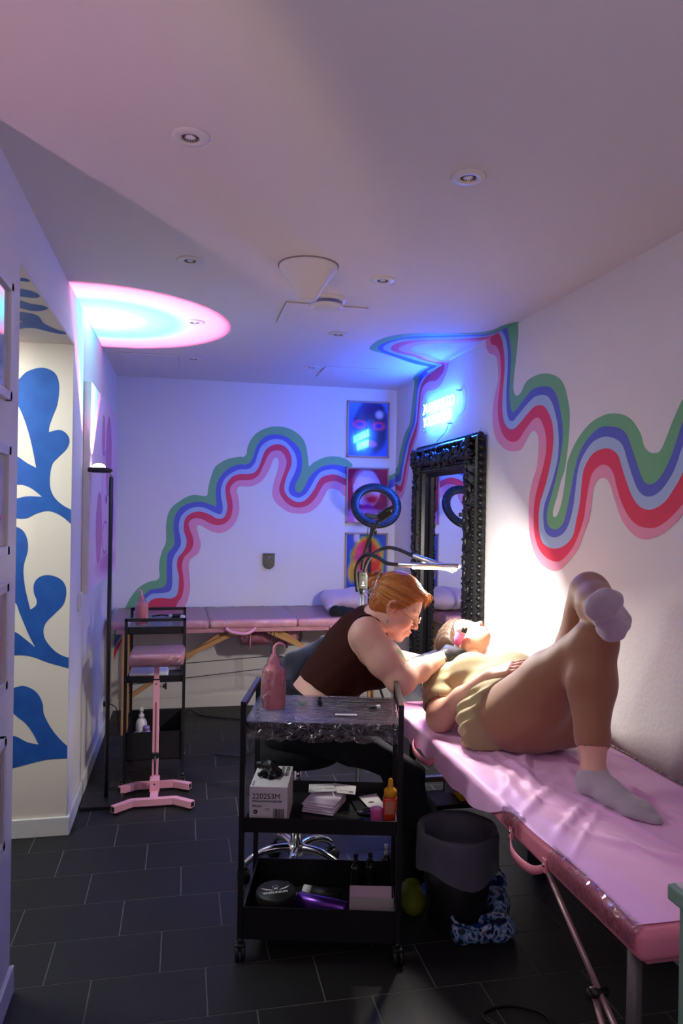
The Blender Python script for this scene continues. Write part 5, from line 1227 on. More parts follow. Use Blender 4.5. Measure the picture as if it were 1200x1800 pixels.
# packs leaning at the right
p = on((652, 1625), ZB+0.02)
for k, (dy, hgt, col, lab) in enumerate(((0.012, 0.088, (0.62, 0.48, 0.55), 'pink paper sachet standing at the right of the bottom tray'), (-0.012, 0.060, (0.40, 0.40, 0.36), 'grey clear-fronted sachet leaning before the pink sachet in the bottom tray'))):
    m = MB(); T = Matrix.Translation((p.x, p.y+dy, ZB+hgt/2+0.030)) @ Matrix.Rotation(ca, 4, 'Z') @ Matrix.Rotation(math.radians(-24), 4, 'X')
    m.box((0.0, 0, 0), (0.145, 0.005, hgt+0.040), mat('sachet', col, 0.5, bump=(40, 0.2, 0.002)), M=T, bev=0.0015); tag(m.build('sachet'), lab, 'sachet')
M_DGL = mat('dark_glass', (0.02, 0.02, 0.025), 0.08, coat=0.5)
p = on((680, 1560), ZB); spray_bottle(p.x, p.y+0.02, ZB, 0.017, 0.155, M_DGL, M_WHITE, 'slim dark spray bottle with a white pump in the bottom tray of the front trolley')
p = on((652, 1566), ZB); spray_bottle(p.x, p.y+0.02, ZB, 0.023, 0.135, M_DGL, M_BLKPL, 'dark bottle with a black pump beside the white-pumped one')
p = on((626, 1566), ZB); spray_bottle(p.x, p.y+0.02, ZB, 0.023, 0.13, M_DGL, M_BLKPL, 'dark bottle with a black pump, leftmost of the bottom tray bottles')

# ------------------------------------------------------------------ stool, bin, shoes
stx, sty = 0.470, 2.975
st = thing('wheeled_stool', 'chrome five-star wheeled stool under the tattooist, seen through the front trolley', 'stool', (stx, sty, 0))
m = MB(); m.cyl((stx, sty, 0.10), (stx, sty, 0.14), 0.035, M_CHROME); m.cyl((stx, sty, 0.14), (stx, sty, 0.30), 0.025, M_CHROME); m.cyl((stx, sty, 0.30), (stx, sty, 0.49), 0.014, M_CHROME); m.build('column', st)
for k in range(5):
    an = math.radians(-108+72*k); d = Vector((math.cos(an), math.sin(an), 0)); c0 = Vector((stx, sty, 0))
    pts = smooth_curve([c0+d*0.02+Vector((0, 0, 0.125)), c0+d*0.10+Vector((0, 0, 0.125)), c0+d*0.165+Vector((0, 0, 0.105)), c0+d*0.208+Vector((0, 0, 0.075))], 5)
    m = MB(); m.tube(pts, [0.018-0.006*i/(len(pts)-1) for i in range(len(pts))], M_CHROME, 12); lg_ = m.build('leg', st)
    q = c0+d*0.215; m = MB()
    tt = Vector((-d.y, d.x, 0))
    for s in (-1, 1): m.cyl(q+tt*0.006*s+Vector((0, 0, 0.027)), q+tt*0.022*s+Vector((0, 0, 0.027)), 0.027, M_BLKPL, n=20)
    m.box(q+Vector((0, 0, 0.05)), (0.03, 0.03, 0.03), M_BLKPL, bev=0.006); m.build('caster', lg_)
m = MB(); m.lathe([(0.12, 0.49), (0.17, 0.495), (0.18, 0.52), (0.18, 0.545), (0.16, 0.56), (0.001, 0.562)], M_DARKF, 36, Matrix.Translation((stx, sty, 0))); m.build('seat', st)
# backrest with dark jacket
bk = thing('draped_jacket', 'dark navy jacket hanging on the stool back behind the tattooist', 'jacket', (0.40, 3.10, 0.60))
FP = Field((0.22, 2.9, 0.50), (0.80, 3.45, 1.02), 0.012)
FP.chain([(0.40, 3.18, 0.58), (0.44, 3.20, 0.70), (0.52, 3.24, 0.82), (0.62, 3.28, 0.90)], [0.07, 0.07, 0.06, 0.045], 0.05, sq=0.6, dirn=(0.5, 0, -0.4)); FP.ell((0.56, 3.26, 0.80), (0.13, 0.08, 0.09)); FP.ell((0.42, 3.14, 0.62), (0.10, 0.12, 0.08))
FP.disp(lambda X, Y, Z: 0.006*np.sin(X*50+Z*30)*np.cos(Y*40-Z*35))
field_obj('cloth', FP, [mat('navy_cloth', (0.012, 0.015, 0.03), 0.85, sheen=0.3)], bk)
m = MB(); m.tube(smooth_curve([(0.44, 3.10, 0.53), (0.36, 3.16, 0.53), (0.33, 3.22, 0.60), (0.36, 3.24, 0.72)]), 0.012, M_CHROME, 10); m.build('back_bar', st)
# bin
bnx, bny = 1.000, 2.55
bn = thing('waste_bin', 'black waste bin lined with a translucent white bag under the client table', 'bin', (bnx, bny, 0))
T = Matrix.Translation((bnx, bny, 0))
m = MB(); m.lathe([(0.10, 0.0), (0.105, 0.01), (0.135, 0.33), (0.131, 0.33), (0.101, 0.014), (0.0, 0.012)], M_BLKPL, 40, T, cap=False); m.build('body', bn)
m = MB(); vs = []; fs = []; n = 64; r_ = random.Random(4)
pf = [(0.104, 0.20), (0.124, 0.335), (0.143, 0.352), (0.150, 0.335), (0.148, 0.29), (0.150, 0.245), (0.152, 0.205)]
for (r, z) in pf:
    for j in range(n): a = 2*PI*j/n; k = 1+0.02*math.sin(j*0.8)*math.sin(z*40)+r_.uniform(-0.006, 0.006); vs.append((r*k*math.cos(a), r*k*math.sin(a), z-(0.02*math.sin(a*3) if z < 0.22 and r > 0.14 else 0)))
for i in range(len(pf)-1):
    for j in range(n): fs.append((i*n+j, i*n+(j+1) % n, (i+1)*n+(j+1) % n, (i+1)*n+j))
m.add(vs, fs, mat('bag_plastic', (0.15, 0.16, 0.20), 0.6, alpha=0.85), True, T); m.build('liner_bag', bn)
tag((lambda mb: mb.build('yellow_box'))(MB().box((1.16, 2.86, 0.36), (0.10, 0.12, 0.05), mat('dark_yellow', (0.6, 0.32, 0.01), 0.5), bev=0.003)), 'small yellow box on the metal rail under the client table', 'box')
m = MB(); m.box((1.25, 2.86, 0.325), (0.50, 0.16, 0.018), M_BLACK, bev=0.002); 
for xx in (1.02, 1.48):
    m.box((xx, 2.86, 0.16), (0.02, 0.14, 0.316), M_BLACK)
tag(m.build('low_shelf'), 'low black shelf under the far part of the client table', 'shelf')
# clogs
def camo():
    m = bpy.data.materials.new('clog_camouflage'); m.use_nodes = True; N, L = nt(m); b = N['Principled BSDF']; b.inputs['Roughness'].default_value = 0.5
    tc = N.new('ShaderNodeTexCoord'); n = N.new('ShaderNodeTexNoise'); n.inputs['Scale'].default_value = 34; n.inputs['Detail'].default_value = 1.5; L.new(tc.outputs['Object'], n.inputs[0])
    r = N.new('ShaderNodeValToRGB'); r.color_ramp.interpolation = 'CONSTANT'; L.new(n.outputs['Fac'], r.inputs[0]); e = r.color_ramp.elements
    e[0].position = 0; e[0].color = (0.01, 0.015, 0.05, 1); e[1].position = 0.44; e[1].color = (0.10, 0.28, 0.55, 1)
    for p, c in ((0.50, (0.30, 0.50, 0.72)), (0.55, (0.60, 0.66, 0.80)), (0.59, (0.05, 0.16, 0.42)), (0.66, (0.01, 0.01, 0.04))):
        q = e.new(p); q.color = (*c, 1)
    L.new(r.outputs[0], b.inputs['Base Color']); return m
M_CAMO = camo(); M_CLIN = mat('clog_lining', (0.02, 0.08, 0.38), 0.6)
def clog(heel, toe, m_out, m_in, lab, name='clog', grp=None, foot=False, par=None):
    heel, toe = Vector(heel), Vector(toe); d = (toe-heel).normalized(); n = Vector((-d.y, d.x, 0)); L_ = (toe-heel).length
    lo = Vector((min(heel.x, toe.x)-0.09, min(heel.y, toe.y)-0.09, -0.002)); hi = Vector((max(heel.x, toe.x)+0.09, max(heel.y, toe.y)+0.09, 0.14))
    F = Field(tuple(lo), tuple(hi), 0.0035)
    at = lambda t, s, z: tuple(heel+d*(L_*t)+n*s+Vector((0, 0, z)))
    F.cone(at(0.16, 0, 0.028), at(0.45, 0, 0.025), 0.038, 0.036, 0.01).cone(at(0.45, 0, 0.03), at(0.74, 0.004, 0.028), 0.036, 0.048, 0.01).cone(at(0.74, 0.004, 0.028), at(0.86, 0.004, 0.028), 0.048, 0.036, 0.01)
    F.cone(at(0.50, 0, 0.052), at(0.80, 0.004, 0.040), 0.036, 0.036, 0.02)
    F.cone(at(0.14, 0, 0.045), at(0.3, 0, 0.045), 0.034, 0.030, 0.01)
    if not foot:
        F.cone(at(0.17, 0, 0.060), at(0.50, 0, 0.075), 0.026, 0.030, 0.006, op='s').cone(at(0.45, 0, 0.050), at(0.75, 0.003, 0.034), 0.026, 0.026, 0.006, op='s'); F.cut(tuple(heel+Vector((0, 0, 0.058))), tuple(Vector((0, 0, 1))-d*0.42), 0.004)
    F.cut((0, 0, 0.001), (0, 0, -1), 0.003)
    t = thing(name, lab, 'clog', tuple(heel+d*L_*0.4), 0, grp) if par is None else par
    def mf(C):
        q = (C-A3(heel))@A3(d); s = np.abs((C-A3(heel))@A3(n)); z = C[:, 2]
        return ((z < 0.062) & (z > 0.018) & (s < 0.026) & (q > 0.018) & (q < L_*0.62) & (not foot)).astype(int)
    field_obj('shell', F, [m_out, m_in], t, mf)
    if not foot:
        m = MB(); c = smooth_curve([at(0.42, 0.036, 0.052), at(0.22, 0.038, 0.070), at(0.04, 0.018, 0.080), at(0.02, 0, 0.082), at(0.04, -0.018, 0.080), at(0.22, -0.038, 0.070), at(0.42, -0.036, 0.052)]); m.tube(c, 0.005, m_out, 8)
        for s in (-1, 1): m.cyl(at(0.42, 0.033*s, 0.052), at(0.42, 0.041*s, 0.052), 0.008, M_WHITE, n=14)
        m.build('heel_strap', t)
    m = MB()
    for (q, s) in ((0.66, 0), (0.66, 0.02), (0.66, -0.018), (0.75, 0.012), (0.75, -0.010), (0.82, 0.0)):
        m.ell(at(q, s, 0.077-(q-0.66)*0.07-abs(s)*0.30), (0.0045, 0.0045, 0.004), M_BLKPL, 10, 6)
    m.build('vent_hole', t); return t
clog((0.935, 2.425, 0), (1.175, 2.425, 0), M_CAMO, M_CLIN, 'blue camouflage clog in front, lying open beside the bin', grp='blue camouflage clogs')
clog((1.240, 2.745, 0), (1.150, 2.535, 0), M_CAMO, M_CLIN, 'blue camouflage clog behind the other, toe against it', grp='blue camouflage clogs')

# ------------------------------------------------------------------ ring light
rl_ = thing('ring_light', 'switched-off dark ring light on a thin black stand before the posters', 'ring light', (1.285, 4.93, 0))
RC = Vector((1.300, 4.95, 1.545)); nrm = Vector((0.10, 0.93, -0.55)).normalized()
xr = nrm.cross(Vector((0, 0, 1))).normalized(); yr = nrm.cross(xr)
m = MB(); R0 = 0.148; vs = []; fs = []; n = 64
sec = [(-0.030, -0.010), (-0.030, 0.006), (-0.024, 0.011), (0.024, 0.011), (0.030, 0.006), (0.030, -0.010)]
for j in range(n):
    a = 2*PI*j/n; dr = xr*math.cos(a)+yr*math.sin(a)
    for (r, h) in sec: vs.append(RC+dr*(R0+r)-nrm*h)
k = len(sec)
for j in range(n):
    for i in range(k): fs.append((j*k+i, j*k+(i+1) % k, ((j+1) % n)*k+(i+1) % k, ((j+1) % n)*k+i))
m.add(vs, fs, M_BLKPL, True)
for j in range(48):
    a = 2*PI*j/48; dr = xr*math.cos(a)+yr*math.sin(a); tt = -xr*math.sin(a)+yr*math.cos(a); q = RC+dr*(R0+0.016)-nrm*0.012
    m.box(q, (0.026, 0.004, 0.004), M_BLKPL, rot=Matrix((dr, tt, dr.cross(tt))).transposed().to_4x4())
m.build('housing', rl_, fixn=True)
m = MB(); vs = []; fs = []
for j in range(n):
    a = 2*PI*j/n; dr = xr*math.cos(a)+yr*math.sin(a); vs += [RC+dr*(R0-0.030)+nrm*0.011, RC+dr*(R0+0.030)+nrm*0.011]
for j in range(n): fs.append((2*j, 2*j+1, (2*j+3) % (2*n), (2*j+2) % (2*n)))
m.add(vs, fs, M_WHITE, True); m.build('diffuser', rl_)
bt_ = RC-Vector((0, 0, 0.11))+Vector((-0.02, -0.02, -0.02))
m = MB(); m.box(RC+Vector((-0.03, -0.02, -0.075)), (0.10, 0.03, 0.035), M_BLKPL, rot=(0, 0.1, 0), bev=0.006); m.box(RC+Vector((0.035, -0.03, -0.055)), (0.05, 0.02, 0.03), M_BLKPL, bev=0.005); m.box(RC+Vector((-0.025, -0.01, -0.13)), (0.05, 0.03, 0.03), M_BLKPL, bev=0.004); m.build('phone_clip', rl_)
m = MB(); m.cyl((1.262, 4.945, 0.50), (1.262, 4.945, 1.30), 0.011, M_BLACK, n=14); m.cyl((1.262, 4.945, 1.30), (1.272, 4.945, 1.42), 0.008, M_BLACK, n=14); m.build('pole', rl_)
m = MB(); knob(m, (1.272, 4.945, 1.355), (1, 0, 0)); m.ell((1.275, 4.945, 1.355), (0.014, 0.014, 0.018), M_BLKPL); m.build('knob', rl_)
for k in range(3):
    an = math.radians(-90+120*k); d = Vector((math.cos(an), math.sin(an), 0)); m = MB(); m.cyl(Vector((1.262, 4.945, 0.50)), Vector((1.262, 4.945, 0.01))+d*0.24, 0.008, M_BLACK, n=10); m.build('leg', rl_)
m = MB(); m.tube(smooth_curve([RC+Vector((-0.05, -0.02, -0.09)), (1.235, 4.93, 1.30), (1.245, 4.93, 1.1), (1.25, 4.93, 0.9)]), 0.0025, M_RUBBER, 6); m.build('cord', rl_)

# ------------------------------------------------------------------ gooseneck task lamp
gk = thing('task_lamp', 'gooseneck lamp with two lit silver bars over the client and a phone holder', 'lamp', (0.785, 3.44, 0))
GY = 3.44
def W_(px, y): return hit(px, 1, y)
bx = W_((637, 1020), GY)
m = MB(); m.box(bx, (0.052, 0.020, 0.088), mat('grey_green_box', (0.045, 0.05, 0.045), 0.45), bev=0.010, seg=3); m.build('control_box', gk)
m = MB(); m.ell(bx+Vector((0, -0.0105, -0.012)), (0.004, 0.001, 0.007), M_PAPER, 10, 6); m.box(bx+Vector((0, -0.0104, -0.024)), (0.016, 0.001, 0.003), M_PAPER); m.box(bx+Vector((0, -0.0104, 0.026)), (0.02, 0.001, 0.006), M_BLKPL); m.build('emblem', gk)
bs = bx-Vector((0, 0, 0.045))
m = MB(); m.tube([bs+Vector((0, 0, 0.006)), bs-Vector((0, 0, 0.02)), bs-Vector((0, 0, 0.024))], [0.016, 0.012, 0.0115], M_BLKPL, 16); m.cyl(bs-Vector((0.001, 0, 0.02)), Vector((bs.x-0.01, bs.y, 0.03)), 0.0115, M_STEEL); m.build('pole', gk)
m = MB(); m.lathe([(0.12, 0.0), (0.12, 0.014), (0.10, 0.020), (0.02, 0.024)], M_BLACK, 36, Matrix.Translation((bs.x-0.01, bs.y, 0))); m.build('base', gk)
def neck(pts, r=0.0085): 
    m = MB(); c = smooth_curve([W_(p, y) if len(p) == 2 else Vector(p) for p, y in pts], 8); m.tube(c, [r*(1+0.05*(i % 2)) for i in range(len(c))], M_RUBBER, 12); m.build('gooseneck', gk)
neck([((628, 1040), GY-0.004), ((625, 1005), GY-0.005), ((632, 985), GY-0.02), ((645, 975), GY-0.08), ((662, 979), GY-0.17), ((680, 990), GY-0.27), ((702, 993), 3.14)])
neck([((642, 1030), GY), ((641, 1000), GY), ((655, 975), GY+0.02), ((678, 963), GY-0.02), ((700, 966), GY-0.12), ((727, 978), 3.24)])
neck([((636, 1002), GY+0.004), ((640, 975), GY+0.006), ((652, 940), GY+0.01), ((665, 915), GY+0.01)])
M_LED = mat('led_strip', (1, 1, 1), 0.4, emit=(1, 0.95, 0.86), estr=40)
def bar(pa, ya, pb, yb, name, energy, aim):
    a, b = W_(pa, ya), W_(pb, yb); d = (b-a).normalized()
    m = MB(); m.tube([a, a+d*0.004, b-d*0.004, b], [0.009, 0.0125, 0.0125, 0.009], M_STEEL, 18); m.build('light_bar', gk)
    dn = Vector(aim); dn = (dn-d*dn.dot(d)).normalized(); s = d.cross(dn)
    c_ = a+(b-a)*0.60+dn*0.0122; Ln = (b-a).length*0.72
    m = MB(); T = Matrix((d, s, dn)).transposed().to_4x4(); T.translation = c_; m.box((0, 0, 0.0006), (Ln, 0.016, 0.003), M_LED, M=T, bev=0.001); m.build('led_strip', gk)
    c_ = c_+dn*0.006; light('AREA', 'led_light', c_, energy, (1.0, 0.93, 0.83), c_+dn, 0.02, Ln) if False else None
    ld = bpy.data.lights.new('led_light', 'AREA'); ld.energy = energy; ld.color = (1.0, 0.93, 0.83); ld.shape = 'RECTANGLE'; ld.size = Ln; ld.size_y = 0.02; ld.spread = math.radians(170)
    lo = bpy.data.objects.new('led_light', ld); COL.objects.link(lo); Tm = Matrix((d, -s, -dn)).transposed().to_4x4(); Tm.translation = c_; lo.matrix_world = Tm
    m = MB(); m.ell(b, (0.006, 0.006, 0.006), M_LED, 10, 8); m.build('end_glow', gk)
bar((700, 993), 3.14, (807, 996), 2.98, 'a', 12, (-0.75, 0, -1))
bar((726, 977), 3.24, (800, 1002), 3.10, 'b', 19, (0.75, 0.05, -0.8))
m = MB(); ph = W_((672, 905), GY+0.01)
m.box(ph+Vector((0.010, 0, 0.0)), (0.07, 0.02, 0.045), M_BLKPL, rot=(0, math.radians(-35), 0), bev=0.006); m.box(ph+Vector((0.03, -0.01, 0.030)), (0.05, 0.03, 0.020), M_BLKPL, rot=(0, math.radians(-20), 0), bev=0.005); m.build('phone_holder', gk)
# ------------------------------------------------------------------ people
def skin_mat(name, col, spots, org, rough=0.5):
    m = mat(name, col, rough, sss=0.12, bump=(180, 0.06, 0.001)); N, L = nt(m); b = N['Principled BSDF']
    b.inputs['Subsurface Scale'].default_value = 1.0
    tc = N.new('ShaderNodeTexCoord'); cur = None
    for (c, r, soft, colr, amt) in spots:
        q = A3(c)-A3(org)
        v = N.new('ShaderNodeVectorMath'); v.operation = 'DISTANCE'; v.inputs[1].default_value = tuple(q); L.new(tc.outputs['Object'], v.inputs[0])
        mr = N.new('ShaderNodeMapRange'); mr.interpolation_type = 'SMOOTHSTEP'; mr.inputs[1].default_value = r*(1+soft); mr.inputs[2].default_value = r*(1-soft); mr.inputs[4].default_value = amt
        L.new(v.outputs['Value'], mr.inputs[0])
        mx = N.new('ShaderNodeMix'); mx.data_type = 'RGBA'
        if cur is None: mx.inputs[6].default_value = (*col, 1)
        else: L.new(cur, mx.inputs[6])
        mx.inputs[7].default_value = (*colr, 1); L.new(mr.outputs[0], mx.inputs[0]); cur = mx.outputs[2]
    if cur is not None: L.new(cur, b.inputs['Base Color'])
    return m
def head_frame(c, f, u, s):
    f = unit(f); u = unit(A3(u)-f*(A3(u)@f)); l = np.cross(u, f); c = A3(c)
    return (lambda a, b, d: c+(f*a+l*b+u*d)*s), np.stack([f, l, u])
def head_shape(F, P, Rm, s, ears=True):
    E = lambda p, r, k=0.012, op='u': F.ell(P(*p), tuple(A3(r)*s), k*s, op, R=Rm)
    C = lambda a, b, ra, rb, k=0.006, op='u': F.cone(P(*a), P(*b), ra*s, rb*s, k*s, op)
    E((-0.012, 0, 0.045), (0.096, 0.075, 0.086)); E((0.030, 0, 0.020), (0.064, 0.064, 0.082), 0.02); E((0.038, 0, -0.045), (0.052, 0.050, 0.052), 0.02)
    E((0.052, 0, -0.082), (0.036, 0.036, 0.026), 0.022); E((0.079, 0, -0.092), (0.016, 0.018, 0.015), 0.014)
    for q in (-1, 1):
        E((0.010, q*0.046, -0.052), (0.030, 0.018, 0.034), 0.022); E((0.066, q*0.036, -0.020), (0.022, 0.024, 0.024), 0.02)
        C((0.082, q*0.010, 0.034), (0.074, q*0.044, 0.036), 0.010, 0.008, 0.012)
        E((0.093, q*0.031, 0.012), (0.014, 0.017, 0.012), 0.010, 's')
        E((0.0745, q*0.031, 0.012), (0.0135, 0.0145, 0.0115), 0.004)
        C((0.0835, q*0.044, 0.0085), (0.0885, q*0.020, 0.0065), 0.0028, 0.0028, 0.002)
    C((0.086, 0, 0.026), (0.104, 0, -0.012), 0.0075, 0.0085, 0.010); C((0.104, 0, -0.012), (0.111, 0, -0.022), 0.0085, 0.0105, 0.004)
    for q in (-1, 1): E((0.101, q*0.0115, -0.026), (0.0095, 0.0068, 0.0075), 0.005)
    E((0.089, 0, -0.056), (0.013, 0.021, 0.022), 0.012)
    C((0.099, -0.014, -0.0515), (0.1025, 0, -0.0500), 0.0036, 0.0052, 0.003); C((0.099, 0.014, -0.0515), (0.1025, 0, -0.0500), 0.0036, 0.0052, 0.003)
    C((0.098, -0.012, -0.0610), (0.1005, 0, -0.0625), 0.0038, 0.0062, 0.003); C((0.098, 0.012, -0.0610), (0.1005, 0, -0.0625), 0.0038, 0.0062, 0.003)
    C((0.104, -0.018, -0.0563), (0.1075, 0.0, -0.0563), 0.0015, 0.0022, 0.002, 's'); C((0.104, 0.018, -0.0563), (0.1075, 0, -0.0563), 0.0015, 0.0022, 0.002, 's')
    if ears:
        for q in (-1, 1):
            pts = [(0.006, 0.072, 0.018), (0.002, 0.080, 0.032), (-0.012, 0.086, 0.036), (-0.024, 0.088, 0.024), (-0.024, 0.086, 0.004), (-0.014, 0.080, -0.014), (-0.002, 0.074, -0.024)]
            for a, b in zip(pts[:-1], pts[1:]): C((a[0], q*a[1], a[2]), (b[0], q*b[1], b[2]), 0.0048, 0.0048, 0.003)
            E((-0.010, q*0.073, 0.008), (0.017, 0.008, 0.030), 0.006); E((-0.004, q*0.076, -0.022), (0.0075, 0.005, 0.010), 0.004); E((-0.008, q*0.0865, 0.010), (0.009, 0.008, 0.017), 0.004, 's')

# ---------------- tattooist
art = thing('person', 'red-haired person in a brown sleeveless top and glasses leaning over the client with black gloves', 'person', (0.47, 2.98, 0.0))
ORG = (0.47, 2.98, 0.0)
SCL = 1.03
hf = unit((0.80, -0.30, -0.50)); hu = unit((0.47, -0.175, 0.86))
ear = A3(hit((690, 1073), 1, 2.80)); hl = np.cross(unit(hu-hf*(hu@hf)), hf)
HC = ear+hl*0.082*SCL
P, Rm = head_frame(HC, hf, hu, SCL)
T0, T1_, T2_, T3_ = A3((0.545, 2.98, 0.70)), A3((0.620, 2.98, 0.825)), A3((0.695, 2.975, 0.925)), A3((0.752, 2.97, 0.995))
RS, RE, RW = A3(hit((643, 1117), 1, 2.80)), A3(hit((704, 1194), 1, 2.73)), A3(hit((779, 1156), 1, 2.94))
LS, LE = A3((0.795, 3.14, 1.015)), A3((0.93, 3.27, 0.83)); LW = A3(hit((742, 1163), 1, 3.13))
tn = (-0.77, 0, 0.64)
def a_torso(F, g):
    F.cone((0.49, 2.98, 0.64), T0, 0.175+g, 0.155+g, 0.03, sq=0.80, dirn=tn); F.cone(T0, T1_, 0.155+g, 0.150+g, 0.03, sq=0.78, dirn=tn)
    F.cone(T1_, T2_, 0.150+g, 0.162+g, 0.03, sq=0.74, dirn=tn); F.cone(T2_, T3_, 0.162+g, 0.125+g, 0.04, sq=0.66, dirn=tn)
    F.cone(T2_+A3((0.08, -0.07, -0.07)), T2_+A3((0.08, 0.07, -0.07)), 0.075+g, 0.075+g, 0.05)
FB_ = Field((0.27, 2.62, 0.50), (1.20, 3.42, 1.32), 0.0062, fine=[(0, HC[0]-0.05, HC[0]+0.135, 0.0027), (1, HC[1]-0.14, HC[1]+0.06, 0.0029), (2, HC[2]-0.15, HC[2]+0.09, 0.0027)])
a_torso(FB_, -0.004)
nb = A3((0.765, 2.97, 1.035))
FB_.cone(nb, P(-0.030, 0, -0.03), 0.062, 0.056, 0.03)
FB_.cone(nb-A3((0.02, 0, 0.02)), RS+A3((0.01, 0.03, 0.01)), 0.058, 0.055, 0.05); FB_.cone(nb-A3((0.02, 0, 0.02)), LS, 0.058, 0.055, 0.05)
FB_.cone(RS, RS*0.45+RE*0.55+A3((0.0, 0, -0.004)), 0.066, 0.068, 0.03).cone(RS*0.45+RE*0.55, RE, 0.066, 0.050, 0.03)
FB_.ell(RE+A3((0, 0, -0.006)), (0.052, 0.050, 0.050), 0.03)
RM = RE*0.6+RW*0.4
FB_.cone(RE, RM, 0.050, 0.047, 0.03).cone(RM, RW, 0.046, 0.029, 0.02)
FB_.cone(LS, LE, 0.064, 0.048, 0.03).cone(LE, LW, 0.046, 0.028, 0.02)
RH = A3(hit((812, 1131), 1, 3.04)); LH = A3(hit((772, 1150), 1, 3.14))
rf, lf = unit(RH-RW), unit(LH-LW)
hand(FB_, RW+rf*0.01, rf, (-0.3, -0.45, 0.8), 1, curl=(0.75, 0.7, 0.6, 0.5), grow=-0.001); hand(FB_, LW+lf*0.01, lf, (-0.1, -0.1, 1), -1, curl=(0.35,)*4, grow=-0.001)
head_shape(FB_, P, Rm, SCL)
arm_mid = RS*0.25+RE*0.75
lips = [(tuple(P(0.104, b, -0.0565)), 0.0085*SCL, 0.35, (0.62, 0.13, 0.13), 0.9) for b in (-0.012, -0.005, 0.005, 0.012)]
tat = [(tuple(A3(hit(q, 1, 2.725))), 0.016, 0.3, (0.14, 0.26, 0.13), 0.8) for q in ((699, 1146), (706, 1150), (712, 1156))]
tat += [(tuple(A3(hit(q, 1, 2.71))), 0.008, 0.4, (0.20, 0.22, 0.16), 0.7) for q in ((708, 1166), (714, 1172), (720, 1166), (711, 1178))]
moles = [(tuple(RS*0.5+RE*0.5+A3((0.01, -0.066, 0.02))), 0.003, 0.3, (0.2, 0.06, 0.03), 0.9), (tuple(RS*0.75+RE*0.25+A3((-0.03, -0.06, 0.01))), 0.002, 0.3, (0.2, 0.06, 0.03), 0.9)]
chk = [(tuple(P(0.085, q*0.045, -0.025)), 0.030*SCL, 0.9, (0.78, 0.28, 0.20), 0.45) for q in (-1, 1)]+[(tuple(P(0.115, 0, -0.02)), 0.013*SCL, 0.9, (0.80, 0.28, 0.22), 0.4), (tuple(P(-0.012, -0.090, 0.008)), 0.022*SCL, 0.8, (0.75, 0.24, 0.18), 0.5)]
brw = [(tuple(P(0.088, q*b, 0.038+0.02*(0.03-abs(b-0.028)))), 0.0055*SCL, 0.5, (0.36, 0.16, 0.06), 0.75) for q in (-1, 1) for b in (0.014, 0.021, 0.028, 0.035, 0.042)]
M_SKA = skin_mat('tattooist_skin', (0.76, 0.44, 0.34), chk+lips+tat+moles+brw, ORG)
field_obj('body', FB_, [M_SKA], art)
# lashes and lid line
m = MB()
for q in (-1, 1):
    m.tube([P(0.0855, q*0.045, 0.0065), P(0.0905, q*0.037, 0.0045), P(0.0915, q*0.029, 0.0040), P(0.0895, q*0.020, 0.0055)], 0.0013, mat('lash', (0.05, 0.02, 0.01), 0.6), 6)
m.build('eyelashes', art)
# brown sleeveless top
M_TOP = mat('brown_jersey', (0.040, 0.0095, 0.005), 0.9, spec=0.2, bump=(30, 0.2, 0.004))
FT = Field((0.30, 2.70, 0.60), (0.98, 3.28, 1.16), 0.0058)
a_torso(FT, 0.006)
FT.cone(nb-A3((0.05, 0, 0.03)), nb+A3((-0.012, 0, 0.010)), 0.085, 0.070, 0.03)
FT.cone(nb-A3((0.02, 0, 0.02)), RS+A3((0.02, 0.06, 0.015)), 0.066, 0.062, 0.03).cone(nb-A3((0.02, 0, 0.02)), LS+A3((0, -0.05, 0)), 0.066, 0.062, 0.03)
dA = unit(RE-RS)
FT.cone(RS-dA*0.025+A3((0.004, -0.012, 0.0)), RE, 0.078, 0.092, 0.006, 's'); FT.cone(LS+A3((0.0, 0.03, 0)), LE, 0.080, 0.09, 0.006, 's')
FT.cone(P(-0.03, 0, -0.04), P(0.02, 0, 0.05), 0.072, 0.09, 0.006, 's')
FT.cut((0.515, 2.98, 0.800), (-0.50, 0.0, -0.86), 0.004)
FT.disp(lambda X, Y, Z: 0.0020*np.sin(X*60-Z*50)*np.sin(Y*38+Z*30))
field_obj('tank_top', FT, [M_TOP], art)
# trousers
FL = Field((0.27, 2.60, 0.03), (1.14, 3.38, 0.80), 0.009)
FL.cone((0.47, 2.98, 0.655), (0.515, 2.98, 0.715), 0.178, 0.160, 0.03, sq=0.85, dirn=tn)
FL.chain([(0.50, 2.88, 0.645), (0.70, 2.82, 0.595), (0.865, 2.76, 0.505), (0.90, 2.74, 0.30), (0.905, 2.78, 0.08)], [0.115, 0.095, 0.064, 0.062, 0.060], 0.04)
FL.chain([(0.50, 3.08, 0.645), (0.70, 3.14, 0.585), (0.865, 3.16, 0.480), (0.97, 3.19, 0.28), (1.03, 3.22, 0.08)], [0.115, 0.095, 0.064, 0.062, 0.060], 0.04)
FL.disp(lambda X, Y, Z: 0.004*np.sin(X*60+Z*40)*np.sin(Y*50-Z*30)); FL.cut((0.515, 2.98, 0.745), (0.50, 0, 0.86), 0.004); FL.cut((0, 0, 0.05), (0, 0, -1), 0.004)
field_obj('trousers', FL, [M_DARKF], art)
M_LIME = mat('lime_rubber', (0.17, 0.22, 0.006), 0.6)
for (h_, t_) in (((0.920, 2.83, 0), (0.845, 2.600, 0)), ((1.025, 3.30, 0), (1.05, 3.07, 0))):
    c_ = clog(h_, t_, M_LIME, M_LIME, 'x', foot=True, par=art)
for o in list(bpy.data.objects):
    if o.parent == art and o.name.startswith('shell'): o.name = 'clog'
